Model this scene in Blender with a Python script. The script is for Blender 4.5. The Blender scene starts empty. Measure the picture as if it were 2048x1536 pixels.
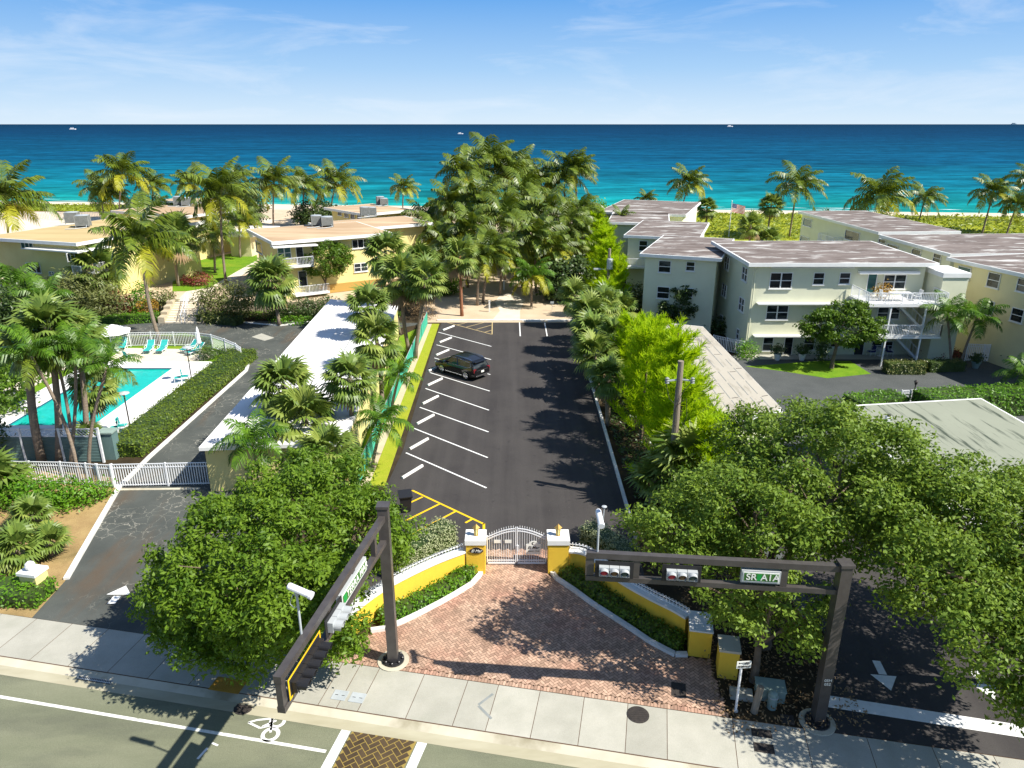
import bpy, math, random
import numpy as np
from mathutils import Vector, Matrix

# ------------------------------------------------------------------ camera, sky, sun, exposure
SC = bpy.context.scene
COL = SC.collection
H = 20.0                      # flying height of the camera above the pavement
FPX = 1450.0                  # focal length in pixels of a 2048 wide picture
PITCH = math.radians(19.73)
CP, SP = math.cos(PITCH), math.sin(PITCH)

cam = bpy.data.cameras.new('camera')
cam.sensor_width = 36.0
cam.lens = 36.0 * FPX / 2048.0
cam.clip_start = 0.5
cam.clip_end = 90000.0
camo = bpy.data.objects.new('camera', cam)
camo.location = (0, 0, H)
camo.rotation_euler = (math.radians(90) - PITCH, 0, 0)
COL.objects.link(camo)
SC.camera = camo

SUN_DIR = Vector((0.865, -0.345, 1.0)).normalized()
sun = bpy.data.lights.new('sun', 'SUN')
sun.energy = 4.7
sun.angle = math.radians(0.5)
sun.color = (1.0, 0.955, 0.87)
suno = bpy.data.objects.new('sun', sun)
suno.rotation_euler = (-SUN_DIR).to_track_quat('-Z', 'Y').to_euler()
suno.location = (60, -30, 90)
COL.objects.link(suno)

W = bpy.data.worlds.new('World')
SC.world = W
W.use_nodes = True
wn, wl = W.node_tree.nodes, W.node_tree.links
wn.clear()
wo = wn.new('ShaderNodeOutputWorld')
bg = wn.new('ShaderNodeBackground')
bg.inputs['Strength'].default_value = 0.085
sky = wn.new('ShaderNodeTexSky')
sky.sky_type = 'NISHITA'
sky.sun_disc = False
sky.sun_elevation = math.asin(SUN_DIR.z)
sky.sun_rotation = math.atan2(SUN_DIR.x, SUN_DIR.y)
sky.altitude = 0
sky.air_density = 1.0
sky.dust_density = 0.3
sky.ozone_density = 3.0
tc = wn.new('ShaderNodeTexCoord')
sep = wn.new('ShaderNodeSeparateXYZ')
wl.new(tc.outputs['Generated'], sep.inputs[0])
# deep blue upwards, pale at the horizon
ramp = wn.new('ShaderNodeValToRGB')
wl.new(sep.outputs['Z'], ramp.inputs[0])
cr = ramp.color_ramp
SKY = [(0.0, (4.5, 5.4, 6.2)), (0.02, (3.9, 5.05, 6.2)), (0.065, (2.55, 4.1, 6.0)), (0.145, (0.98, 2.65, 5.5)), (0.4, (0.6, 1.7, 4.4))]
while len(cr.elements) < len(SKY):
    cr.elements.new(0.5)
for e_, (p_, c_) in zip(cr.elements, SKY):
    e_.position = p_; e_.color = (*(x / 10 for x in c_), 1)
rs_ = wn.new('ShaderNodeVectorMath'); rs_.operation = 'SCALE'; rs_.inputs['Scale'].default_value = 10.0
wl.new(ramp.outputs[0], rs_.inputs[0])
low = wn.new('ShaderNodeMapRange')
low.inputs[1].default_value = 0.2; low.inputs[2].default_value = 0.6; low.inputs[3].default_value = 1.0; low.inputs[4].default_value = 0.0
wl.new(sep.outputs['Z'], low.inputs[0])
mul = wn.new('ShaderNodeMix'); mul.data_type = 'RGBA'
wl.new(low.outputs[0], mul.inputs[0])
wl.new(sky.outputs[0], mul.inputs[6]); wl.new(rs_.outputs[0], mul.inputs[7])
# thin wisps of cloud
mp = wn.new('ShaderNodeMapping')
mp.inputs['Scale'].default_value = (3.4, 3.4, 17.0)
mp.inputs['Location'].default_value = (2.35, 0.4, 0.65)
wl.new(tc.outputs['Generated'], mp.inputs[0])
n1 = wn.new('ShaderNodeTexNoise')
n1.inputs['Scale'].default_value = 1.25
n1.inputs['Detail'].default_value = 8
n1.inputs['Roughness'].default_value = 0.6
n1.inputs['Distortion'].default_value = 0.5
wl.new(mp.outputs[0], n1.inputs['Vector'])
cramp = wn.new('ShaderNodeValToRGB')
cramp.color_ramp.elements[0].position = 0.52
cramp.color_ramp.elements[1].position = 0.95
cramp.color_ramp.elements[1].color = (0.75, 0.75, 0.75, 1)
wl.new(n1.outputs[0], cramp.inputs[0])
cmix = wn.new('ShaderNodeMix'); cmix.data_type = 'RGBA'
wl.new(cramp.outputs[0], cmix.inputs[0])
wl.new(mul.outputs[2], cmix.inputs[6])
cmix.inputs[7].default_value = (5.9, 6.2, 6.6, 1)
wl.new(cmix.outputs[2], bg.inputs[0])
wl.new(bg.outputs[0], wo.inputs[0])

SC.view_settings.view_transform = 'Standard'
SC.view_settings.look = 'None'
SC.view_settings.exposure = 0.90
SC.view_settings.gamma = 1.0
SC.cycles.max_bounces = 6
SC.cycles.transparent_max_bounces = 8
SC.cycles.caustics_reflective = False
SC.cycles.caustics_refractive = False

R = random.Random(7)
NP = np.random.default_rng(11)

# ------------------------------------------------------------------ survey: where a seen point lies in the world
def ray(px, py):
    v = py - 768.0
    return (px - 1024.0, FPX * CP - v * SP, -(FPX * SP + v * CP))

def P(px, py, z=0.0):
    r = ray(px, py)
    t = (z - H) / r[2]
    return Vector((r[0] * t, r[1] * t, z))

def HT(Y, py):
    v = py - 768.0
    return H - Y * (v * CP + FPX * SP) / (FPX * CP - v * SP)

def PY(px, py, Y):
    """the point seen at a pixel that stands Y metres ahead"""
    r = ray(px, py)
    t = Y / r[1]
    return Vector((r[0] * t, Y, H + r[2] * t))

def proj(p):
    d = H - p[2]
    dep = p[1] * CP + d * SP
    return (1024 + FPX * p[0] / dep, 768 + FPX * (d * CP - p[1] * SP) / dep, dep)

SA = math.radians(-11.1)
SU = Vector((math.cos(SA), math.sin(SA), 0))
SN = Vector((math.sin(SA), -math.cos(SA), 0))
S0 = Vector((0, 21.9, 0))
def ST(s, n, z=0.0):
    """street frame: s along the pavement, n towards the carriageway"""
    p = S0 + SU * s + SN * n
    return Vector((p.x, p.y, z))

# ------------------------------------------------------------------ materials
MATS = {}
def _noise(nt, coord, scale, detail=4, rough=0.6, dist=0.0):
    n = nt.nodes.new('ShaderNodeTexNoise')
    n.inputs['Scale'].default_value = scale
    n.inputs['Detail'].default_value = detail
    n.inputs['Roughness'].default_value = rough
    n.inputs['Distortion'].default_value = dist
    nt.links.new(coord, n.inputs['Vector'])
    return n.outputs[0]

def _ramp(nt, fac, stops):
    r = nt.nodes.new('ShaderNodeValToRGB')
    nt.links.new(fac, r.inputs[0])
    el = r.color_ramp.elements
    while len(el) < len(stops):
        el.new(0.5)
    for e_, (p_, c_) in zip(el, stops):
        e_.position = p_
        e_.color = (c_, c_, c_, 1) if not hasattr(c_, '__len__') else (*c_, 1)
    return r.outputs[0]

def _mix(nt, fac, a, b, mode='MIX'):
    m = nt.nodes.new('ShaderNodeMix'); m.data_type = 'RGBA'; m.blend_type = mode
    for idx, val in ((0, fac), (6, a), (7, b)):
        if isinstance(val, (int, float)):
            m.inputs[idx].default_value = val if idx == 0 else (val, val, val, 1)
        elif isinstance(val, tuple):
            m.inputs[idx].default_value = (*val, 1)
        else:
            nt.links.new(val, m.inputs[idx])
    return m.outputs[2]

def _math(nt, op, a, b=0.0):
    m = nt.nodes.new('ShaderNodeMath'); m.operation = op
    for i, val in enumerate((a, b)):
        if isinstance(val, (int, float)):
            m.inputs[i].default_value = val
        else:
            nt.links.new(val, m.inputs[i])
    return m.outputs[0]

def newmat(name):
    m = bpy.data.materials.new(name)
    m.use_nodes = True
    nt = m.node_tree
    b = nt.nodes['Principled BSDF']
    MATS[name] = m
    return m, nt, b

def coords(nt, kind='pos', scale=(1, 1, 1), rot=0.0):
    if kind == 'pos':
        g = nt.nodes.new('ShaderNodeNewGeometry'); o = g.outputs['Position']
    else:
        g = nt.nodes.new('ShaderNodeTexCoord'); o = g.outputs['Object']
    mp_ = nt.nodes.new('ShaderNodeMapping')
    mp_.inputs['Scale'].default_value = scale
    mp_.inputs['Rotation'].default_value = (0, 0, rot)
    nt.links.new(o, mp_.inputs[0])
    return mp_.outputs[0]

def mat(name, c, c2=None, scale=1.0, rough=0.6, bump=0.0, bscale=20.0, spec=0.3, metal=0.0, island=0.0,
        lo=0.35, hi=0.7, stretch=(1, 1, 1), c3=None, scale3=0.3, lo3=0.5, hi3=0.7, speck=0.0):
    m, nt, b = newmat(name)
    col = None
    cc = coords(nt, 'pos', stretch)
    if c2 is not None:
        f = _ramp(nt, _noise(nt, cc, scale), [(lo, 0.0), (hi, 1.0)])
        col = _mix(nt, f, c, c2)
    if c3 is not None:
        f = _ramp(nt, _noise(nt, cc, scale3, 5), [(lo3, 0.0), (hi3, 1.0)])
        col = _mix(nt, f, col if col is not None else c, c3)
    if speck:
        f = _noise(nt, coords(nt), 60.0, 2)
        g = _ramp(nt, f, [(0.3, 1 - speck), (0.7, 1 + speck)])
        col = _mix(nt, 1.0, col if col is not None else c, g, 'MULTIPLY')
    if island:
        g = nt.nodes.new('ShaderNodeNewGeometry')
        f = _ramp(nt, g.outputs['Random Per Island'], [(0, 1 - island), (1, 1 + island)])
        col = _mix(nt, 1.0, col if col is not None else c, f, 'MULTIPLY')
    if col is None:
        b.inputs['Base Color'].default_value = (*c, 1)
    else:
        nt.links.new(col, b.inputs['Base Color'])
    b.inputs['Roughness'].default_value = rough
    b.inputs['Specular IOR Level'].default_value = spec
    b.inputs['Metallic'].default_value = metal
    if bump:
        bn = nt.nodes.new('ShaderNodeBump')
        bn.inputs['Strength'].default_value = bump
        bn.inputs['Distance'].default_value = 0.05
        nt.links.new(_noise(nt, coords(nt), bscale, 3), bn.inputs['Height'])
        nt.links.new(bn.outputs[0], b.inputs['Normal'])
    return m

def leafmat(name, a, b_, trans=None, tw=0.35, rough=0.45, spec=0.3, clump=0.7):
    m, nt, b = newmat(name)
    g = nt.nodes.new('ShaderNodeNewGeometry')
    f1 = g.outputs['Random Per Island']
    f2 = _ramp(nt, _noise(nt, coords(nt), clump, 3), [(0.35, 0.0), (0.65, 1.0)])
    f = _math(nt, 'ADD', _math(nt, 'MULTIPLY', f1, 0.55), _math(nt, 'MULTIPLY', f2, 0.45))
    col = _mix(nt, f, a, b_)
    nt.links.new(col, b.inputs['Base Color'])
    b.inputs['Roughness'].default_value = rough
    b.inputs['Specular IOR Level'].default_value = spec
    t = nt.nodes.new('ShaderNodeBsdfTranslucent')
    if trans:
        t.inputs[0].default_value = (*trans, 1)
    else:
        nt.links.new(col, t.inputs[0])
    ms = nt.nodes.new('ShaderNodeMixShader')
    ms.inputs[0].default_value = tw
    nt.links.new(b.outputs[0], ms.inputs[1]); nt.links.new(t.outputs[0], ms.inputs[2])
    nt.links.new(ms.outputs[0], nt.nodes['Material Output'].inputs[0])
    return m

mat('asphalt_grey', (0.068, 0.074, 0.072), (0.09, 0.096, 0.093), 0.4, 0.85, 0.3, 60, 0.2, speck=0.25)
mat('road_old', (0.155, 0.165, 0.105), (0.20, 0.205, 0.135), 0.5, 0.85, 0.4, 50, 0.2, stretch=(0.5, 1.6, 1), c3=(0.115, 0.12, 0.085), scale3=0.35, lo3=0.5, hi3=0.75, speck=0.3)
mat('concrete', (0.345, 0.335, 0.28), (0.41, 0.395, 0.335), 0.8, 0.8, 0.2, 40, 0.2, island=0.08, c3=(0.31, 0.31, 0.25), scale3=0.5, lo3=0.55, hi3=0.8, speck=0.1)
mat('kerb_concrete', (0.46, 0.42, 0.32), (0.54, 0.50, 0.39), 1.0, 0.8, 0.2, 40, 0.2, c3=(0.26, 0.23, 0.15), scale3=0.4, lo3=0.5, hi3=0.7)
mat('kerb_white', (0.72, 0.71, 0.68), (0.60, 0.58, 0.53), 1.5, 0.7, 0.1, 30, 0.2)
mat('paint_white', (0.74, 0.74, 0.72), (0.60, 0.60, 0.57), 3.0, 0.7, 0, 1, 0.2, lo=0.5, hi=0.8)
mat('paint_worn', (0.72, 0.72, 0.66), (0.30, 0.31, 0.25), 5.0, 0.8, 0, 1, 0.2, lo=0.52, hi=0.75)
mat('paint_yellow', (0.78, 0.50, 0.015), (0.70, 0.42, 0.01), 2.0, 0.7, 0, 1, 0.2)
mat('paint_tan', (0.52, 0.40, 0.20), (0.42, 0.32, 0.16), 2.0, 0.8, 0, 1, 0.2)
mat('brick', (0.37, 0.235, 0.165), (0.45, 0.305, 0.22), 0.7, 0.85, 0.2, 80, 0.2, island=0.28, c3=(0.40, 0.215, 0.155), scale3=0.45, lo3=0.5, hi3=0.7)
mat('brick_joint', (0.10, 0.062, 0.038), (0.14, 0.085, 0.052), 2.0, 0.9)
mat('crosswalk_brick', (0.075, 0.05, 0.025), (0.055, 0.037, 0.02), 2.0, 0.85, island=0.25)
mat('crosswalk_joint', (0.28, 0.20, 0.05), None, 1, 0.9)
mat('yellow_stucco', (0.80, 0.53, 0.055), (0.74, 0.47, 0.05), 1.2, 0.8, 0.25, 90, 0.15, c3=(0.60, 0.36, 0.06), scale3=0.9, lo3=0.6, hi3=0.9)
mat('stucco_pale', (0.68, 0.68, 0.50), (0.63, 0.63, 0.46), 0.6, 0.85, 0.15, 60, 0.1)
mat('stucco_cream', (0.70, 0.64, 0.38), (0.64, 0.58, 0.34), 0.6, 0.85, 0.15, 60, 0.1)
mat('stucco_yellow', (0.72, 0.62, 0.27), (0.65, 0.55, 0.23), 0.6, 0.85, 0.15, 60, 0.1)
mat('white_trim', (0.76, 0.76, 0.73), (0.68, 0.68, 0.65), 1.0, 0.6, 0, 1, 0.3)
mat('white_metal', (0.74, 0.75, 0.76), None, 1, 0.4, 0, 1, 0.4)
mat('roof_white', (0.80, 0.79, 0.78), (0.72, 0.69, 0.68), 0.5, 0.8, 0.1, 30, 0.1, stretch=(1, 0.2, 1), c3=(0.60, 0.55, 0.55), scale3=0.35, lo3=0.55, hi3=0.85)
mat('roof_tan', (0.38, 0.26, 0.155), (0.45, 0.33, 0.21), 0.35, 0.9, 0.1, 30, 0.1, stretch=(0.4, 1.4, 1), c3=(0.62, 0.47, 0.30), scale3=0.18, lo3=0.5, hi3=0.8)
mat('roof_sand', (0.42, 0.32, 0.155), (0.50, 0.39, 0.20), 0.35, 0.9, 0.1, 30, 0.1, stretch=(0.4, 1.4, 1))
mat('roof_stained', (0.125, 0.100, 0.088), (0.23, 0.195, 0.175), 0.8, 0.9, 0.1, 20, 0.1, stretch=(0.5, 1.3, 1), c3=(0.50, 0.49, 0.46), scale3=0.6, lo3=0.54, hi3=0.66)
mat('mast_bronze', (0.055, 0.048, 0.045), (0.075, 0.067, 0.062), 3.0, 0.38, 0, 1, 0.5, metal=0.0)
mat('black_plastic', (0.018, 0.018, 0.02), None, 1, 0.4, 0, 1, 0.4)
mat('backplate_black', (0.02, 0.02, 0.021), None, 1, 0.6)
mat('signal_grey', (0.40, 0.42, 0.42), None, 1, 0.35, 0, 1, 0.5)
mat('lens_red', (0.42, 0.01, 0.035), None, 1, 0.2, 0, 1, 0.5)
mat('lens_amber', (0.12, 0.06, 0.02), None, 1, 0.2, 0, 1, 0.5)
mat('lens_green', (0.015, 0.05, 0.05), None, 1, 0.2, 0, 1, 0.5)
mat('sign_green', (0.055, 0.16, 0.035), None, 1, 0.4)
mat('sign_green_bright', (0.01, 0.27, 0.05), None, 1, 0.4)
mat('sign_white', (0.76, 0.76, 0.70), None, 1, 0.5)
mat('ink', (0.015, 0.015, 0.015), None, 1, 0.6)
mat('gold', (0.55, 0.35, 0.10), None, 1, 0.4, metal=0.4)
mat('lawn', (0.10, 0.21, 0.012), (0.15, 0.26, 0.015), 1.2, 0.9, 0.6, 14, 0.1, c3=(0.20, 0.26, 0.02), scale3=0.25, lo3=0.5, hi3=0.75, speck=0.25)
mat('lawn_yellow', (0.26, 0.30, 0.02), (0.32, 0.33, 0.03), 2.0, 0.9, 0.6, 14, 0.1, speck=0.3)
mat('sand', (0.48, 0.37, 0.25), (0.55, 0.44, 0.31), 0.4, 0.95, 0.2, 8, 0.1, speck=0.12)
mat('beach', (0.58, 0.49, 0.36), (0.66, 0.57, 0.44), 0.06, 0.95, 0.0, 8, 0.1, stretch=(0.3, 1, 1))
mat('soil', (0.035, 0.026, 0.015), (0.06, 0.045, 0.025), 0.8, 0.95, 0.4, 10, 0.1)
mat('mulch', (0.30, 0.20, 0.09), (0.38, 0.27, 0.12), 1.2, 0.95, 0.5, 25, 0.1, c3=(0.15, 0.12, 0.05), scale3=0.5, lo3=0.5, hi3=0.75, speck=0.25)
mat('path_pale', (0.60, 0.52, 0.40), (0.66, 0.58, 0.46), 1.0, 0.9)
mat('deck_white', (0.76, 0.75, 0.73), (0.68, 0.66, 0.63), 0.8, 0.8, 0.1, 30, 0.1)
mat('deck_cream', (0.62, 0.53, 0.40), (0.68, 0.60, 0.46), 0.8, 0.85)
mat('pool_tile', (0.03, 0.10, 0.16), None, 1, 0.3)
mat('teal_fabric', (0.03, 0.36, 0.33), None, 1, 0.7, island=0.12)
mat('umbrella_cloth', (0.78, 0.77, 0.76), None, 1, 0.8)
mat('mesh_green', (0.035, 0.34, 0.22), (0.05, 0.42, 0.30), 1.5, 0.7)
mat('louver_teal', (0.10, 0.17, 0.165), (0.13, 0.20, 0.19), 2, 0.6)
mat('timber_grey', (0.22, 0.18, 0.13), (0.30, 0.25, 0.19), 2.0, 0.85, 0.3, 30, stretch=(6, 6, 0.4))
mat('steel_grey', (0.42, 0.45, 0.46), (0.35, 0.38, 0.39), 2, 0.45, 0, 1, 0.5)
mat('ac_grey', (0.20, 0.22, 0.21), (0.27, 0.28, 0.27), 3, 0.6)
mat('iron', (0.030, 0.026, 0.024), (0.05, 0.042, 0.036), 8, 0.6, 0.4, 60)
mat('tactile', (0.48, 0.25, 0.02), (0.40, 0.20, 0.02), 3, 0.7, 0.5, 90)
mat('green_box', (0.26, 0.34, 0.30), (0.22, 0.29, 0.26), 2, 0.6)
mat('trunk_palm', (0.20, 0.155, 0.115), (0.29, 0.23, 0.175), 3.0, 0.9, 0.6, 12, 0.1, stretch=(1, 1, 5))
mat('trunk_red', (0.24, 0.10, 0.055), (0.30, 0.15, 0.085), 3.0, 0.9, 0.5, 12, 0.1, stretch=(1, 1, 5))
mat('bark', (0.12, 0.09, 0.065), (0.18, 0.14, 0.10), 3.0, 0.9, 0.6, 15, 0.1)
mat('car_black', (0.006, 0.006, 0.007), None, 1, 0.12, 0, 1, 0.6)
mat('chrome', (0.62, 0.63, 0.65), None, 1, 0.18, metal=1.0)
mat('tyre', (0.015, 0.015, 0.015), None, 1, 0.85)
mat('tail_red', (0.20, 0.01, 0.015), None, 1, 0.2, 0, 1, 0.5)
mat('terracotta_white', (0.70, 0.69, 0.66), None, 1, 0.7)
mat('flag_red', (0.50, 0.03, 0.04), None, 1, 0.8)
mat('flag_blue', (0.02, 0.03, 0.16), None, 1, 0.8)
mat('stone', (0.42, 0.35, 0.24), (0.55, 0.47, 0.33), 3, 0.9, 0.4, 10)
mat('boat', (0.7, 0.7, 0.7), None, 1, 0.5)
mat('ship_blue', (0.12, 0.20, 0.27), None, 1, 0.7)
mat('gutter', (0.34, 0.31, 0.21), (0.42, 0.39, 0.28), 0.8, 0.85, stretch=(0.5, 2, 1))
mat('foam', (0.80, 0.82, 0.82), None, 1, 0.8)

leafmat('leaf_tree', (0.040, 0.095, 0.008), (0.165, 0.255, 0.020), (0.28, 0.46, 0.02), 0.24, 0.5, 0.2)
leafmat('leaf_ficus', (0.060, 0.120, 0.012), (0.205, 0.290, 0.035), (0.30, 0.42, 0.04), 0.24, 0.5, 0.2)
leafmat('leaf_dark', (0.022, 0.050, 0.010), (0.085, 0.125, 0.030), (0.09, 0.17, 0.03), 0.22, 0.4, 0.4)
leafmat('leaf_hedge', (0.045, 0.105, 0.008), (0.130, 0.210, 0.016), (0.18, 0.30, 0.02), 0.25)
leafmat('leaf_bright', (0.060, 0.170, 0.008), (0.150, 0.300, 0.015), (0.18, 0.40, 0.02), 0.3)
leafmat('leaf_olive', (0.085, 0.105, 0.028), (0.200, 0.215, 0.065), (0.20, 0.22, 0.04), 0.25)
leafmat('leaf_hedgeflower', (0.055, 0.110, 0.010), (0.165, 0.220, 0.018), (0.20, 0.26, 0.02), 0.25, clump=0.5)
leafmat('leaf_silver', (0.22, 0.26, 0.12), (0.42, 0.44, 0.24), (0.25, 0.3, 0.12), 0.2, 0.6)
leafmat('leaf_red', (0.10, 0.012, 0.016), (0.28, 0.09, 0.05), (0.25, 0.05, 0.04), 0.25)
leafmat('leaf_orange', (0.30, 0.12, 0.02), (0.34, 0.24, 0.03), (0.35, 0.2, 0.02), 0.25)
leafmat('leaf_lime', (0.20, 0.34, 0.004), (0.46, 0.60, 0.010), (0.56, 0.74, 0.010), 0.42, 0.6, 0.15, clump=0.5)
leafmat('frond', (0.024, 0.058, 0.008), (0.180, 0.235, 0.022), (0.28, 0.36, 0.02), 0.16, 0.4, 0.35, clump=1.3)
leafmat('frond_old', (0.20, 0.22, 0.016), (0.40, 0.39, 0.025), (0.40, 0.40, 0.02), 0.3, 0.5)
leafmat('frond_brown', (0.20, 0.13, 0.06), (0.30, 0.20, 0.10), None, 0.15, 0.7)
leafmat('fan', (0.045, 0.095, 0.012), (0.200, 0.275, 0.050), (0.28, 0.36, 0.05), 0.16, 0.42, 0.35, clump=1.2)
leafmat('fan_light', (0.15, 0.21, 0.035), (0.30, 0.35, 0.075), (0.34, 0.42, 0.05), 0.25, 0.5)
leafmat('feather', (0.020, 0.070, 0.006), (0.125, 0.235, 0.016), (0.18, 0.38, 0.02), 0.2, 0.4)
leafmat('dune_blade', (0.13, 0.19, 0.012), (0.28, 0.32, 0.025), (0.3, 0.36, 0.02), 0.25, clump=0.12)

# old cracked asphalt of the drive: pale cracks and rusty stains
def cracked(name, base, base2, crack, amount, stain):
    m, nt, b = newmat(name)
    c = coords(nt)
    col = _mix(nt, _ramp(nt, _noise(nt, c, 0.4), [(0.35, 0.0), (0.7, 1.0)]), base, base2)
    st = _ramp(nt, _noise(nt, coords(nt, 'pos', (1.0, 0.22, 1)), 0.55, 5), [(0.52, 0.0), (0.72, 1.0)])
    col = _mix(nt, _math(nt, 'MULTIPLY', st, 0.8), col, stain)
    v = nt.nodes.new('ShaderNodeTexVoronoi')
    v.feature = 'DISTANCE_TO_EDGE'
    v.inputs['Scale'].default_value = 1.5
    warp = nt.nodes.new('ShaderNodeVectorMath'); warp.operation = 'ADD'
    nz = nt.nodes.new('ShaderNodeTexNoise'); nz.inputs['Scale'].default_value = 1.6; nz.inputs['Detail'].default_value = 4
    nt.links.new(c, nz.inputs['Vector'])
    sc = nt.nodes.new('ShaderNodeVectorMath'); sc.operation = 'SCALE'; sc.inputs['Scale'].default_value = 0.9
    nt.links.new(nz.outputs['Color'], sc.inputs[0])
    nt.links.new(c, warp.inputs[0]); nt.links.new(sc.outputs[0], warp.inputs[1])
    nt.links.new(warp.outputs[0], v.inputs['Vector'])
    line = _ramp(nt, v.outputs['Distance'], [(0.010, 1.0), (0.022, 0.0)])
    msk = _ramp(nt, _noise(nt, c, 0.28, 3), [(0.46, 0.0), (0.60, 1.0)])
    f = _math(nt, 'MULTIPLY', _math(nt, 'MULTIPLY', line, msk), amount)
    col = _mix(nt, f, col, crack)
    g = _ramp(nt, _noise(nt, coords(nt), 60.0, 2), [(0.3, 0.75), (0.7, 1.25)])
    col = _mix(nt, 1.0, col, g, 'MULTIPLY')
    nt.links.new(col, b.inputs['Base Color'])
    b.inputs['Roughness'].default_value = 0.85
    b.inputs['Specular IOR Level'].default_value = 0.2
cracked('asphalt_cracked', (0.060, 0.066, 0.060), (0.092, 0.098, 0.088), (0.36, 0.34, 0.28), 0.7, (0.10, 0.07, 0.045))

def lot_asphalt():
    m, nt, b = newmat('asphalt_new')
    c = coords(nt)
    col = _mix(nt, _ramp(nt, _noise(nt, c, 0.35), [(0.35, 0.0), (0.7, 1.0)]), (0.038, 0.034, 0.033), (0.052, 0.047, 0.044))
    lane = _ramp(nt, _noise(nt, coords(nt, 'pos', (1.0, 0.035, 1)), 0.75, 4), [(0.40, 0.0), (0.62, 1.0)])
    col = _mix(nt, _math(nt, 'MULTIPLY', lane, 0.6), col, (0.066, 0.060, 0.056))
    sp = _ramp(nt, _noise(nt, c, 1.7, 3, 0.5), [(0.66, 0.0), (0.74, 1.0)])
    col = _mix(nt, _math(nt, 'MULTIPLY', sp, 0.55), col, (0.022, 0.020, 0.020))
    dust = _ramp(nt, _noise(nt, c, 9.0, 2, 0.5), [(0.70, 0.0), (0.74, 1.0)])
    col = _mix(nt, _math(nt, 'MULTIPLY', dust, 0.35), col, (0.14, 0.12, 0.10))
    g = _ramp(nt, _noise(nt, c, 60.0, 2), [(0.3, 0.72), (0.7, 1.28)])
    nt.links.new(_mix(nt, 1.0, col, g, 'MULTIPLY'), b.inputs['Base Color'])
    b.inputs['Roughness'].default_value = 0.8
    b.inputs['Specular IOR Level'].default_value = 0.25
lot_asphalt()

# the sea: colour goes with the depth of the water, from sandbar to deep
def glass(name, dark, light, rough):
    m, nt, b = newmat(name)
    oi = nt.nodes.new('ShaderNodeObjectInfo')
    g = nt.nodes.new('ShaderNodeNewGeometry')
    sp = nt.nodes.new('ShaderNodeSeparateXYZ'); nt.links.new(g.outputs['Position'], sp.inputs[0])
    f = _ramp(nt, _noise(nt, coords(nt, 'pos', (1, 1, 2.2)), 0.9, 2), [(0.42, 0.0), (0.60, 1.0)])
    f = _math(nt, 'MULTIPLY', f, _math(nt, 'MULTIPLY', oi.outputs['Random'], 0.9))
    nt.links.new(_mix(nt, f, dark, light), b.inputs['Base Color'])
    b.inputs['Roughness'].default_value = rough
    b.inputs['Specular IOR Level'].default_value = 0.4
glass('glass_dark', (0.008, 0.012, 0.016), (0.09, 0.10, 0.10), 0.1)
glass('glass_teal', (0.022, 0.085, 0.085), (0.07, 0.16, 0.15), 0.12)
def sea_material():
    m, nt, b = newmat('sea_water')
    g = nt.nodes.new('ShaderNodeNewGeometry')
    s = nt.nodes.new('ShaderNodeSeparateXYZ'); nt.links.new(g.outputs['Position'], s.inputs[0])
    shore = _math(nt, 'SUBTRACT', s.outputs['Y'], _math(nt, 'MULTIPLY', s.outputs['X'], -0.113))
    d = _math(nt, 'SUBTRACT', shore, 186.0)
    wob = _math(nt, 'MULTIPLY', _math(nt, 'SUBTRACT', _noise(nt, coords(nt, 'pos', (0.25, 1, 1)), 0.02, 4), 0.5), 1.0)
    ld = _math(nt, 'LOGARITHM', _math(nt, 'MAXIMUM', _math(nt, 'ADD', d, 1.0), 1.0), 10.0)
    x = _math(nt, 'DIVIDE', _math(nt, 'ADD', ld, _math(nt, 'MULTIPLY', wob, 0.55)), 4.0)
    col = _ramp(nt, x, [(0.0, (0.13, 0.38, 0.30)), (0.22, (0.014, 0.265, 0.225)), (0.38, (0.005, 0.205, 0.21)),
                        (0.50, (0.003, 0.130, 0.185)), (0.62, (0.002, 0.070, 0.140)), (0.80, (0.002, 0.036, 0.090)), (1.0, (0.002, 0.026, 0.062))])
    # wave chop: stretched darker and lighter streaks at three sizes
    w1 = _noise(nt, coords(nt, 'pos', (0.42, 0.8, 1)), 0.16, 7, 0.72)
    w2 = _noise(nt, coords(nt, 'pos', (0.22, 1.0, 1)), 0.035, 5, 0.6)
    f1 = _ramp(nt, w1, [(0.36, 0.58), (0.64, 1.36)])
    f2 = _ramp(nt, w2, [(0.34, 0.70), (0.66, 1.24)])
    col = _mix(nt, 1.0, col, f1, 'MULTIPLY')
    col = _mix(nt, 1.0, col, f2, 'MULTIPLY')
    nt.nodes.remove(b)
    b = nt.nodes.new('ShaderNodeBsdfDiffuse')
    nt.links.new(col, b.inputs['Color'])
    gl = nt.nodes.new('ShaderNodeBsdfGlossy'); gl.inputs['Roughness'].default_value = 0.3
    ms = nt.nodes.new('ShaderNodeMixShader'); ms.inputs[0].default_value = 0.03
    nt.links.new(b.outputs[0], ms.inputs[1]); nt.links.new(gl.outputs[0], ms.inputs[2]); nt.links.new(ms.outputs[0], nt.nodes['Material Output'].inputs[0])
    bn = nt.nodes.new('ShaderNodeBump'); bn.inputs['Strength'].default_value = 0.25; bn.inputs['Distance'].default_value = 1.0
    nt.links.new(w1, bn.inputs['Height']); nt.links.new(bn.outputs[0], b.inputs['Normal']); nt.links.new(bn.outputs[0], gl.inputs['Normal'])
sea_material()

def pool_material():
    m, nt, b = newmat('pool_water')
    f = _ramp(nt, _noise(nt, coords(nt), 1.4, 3, 0.5, 1.5), [(0.3, 0.0), (0.7, 1.0)])
    nt.links.new(_mix(nt, f, (0.005, 0.36, 0.29), (0.010, 0.45, 0.36)), b.inputs['Base Color'])
    b.inputs['Roughness'].default_value = 0.08
    b.inputs['Specular IOR Level'].default_value = 0.25
pool_material()

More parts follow.
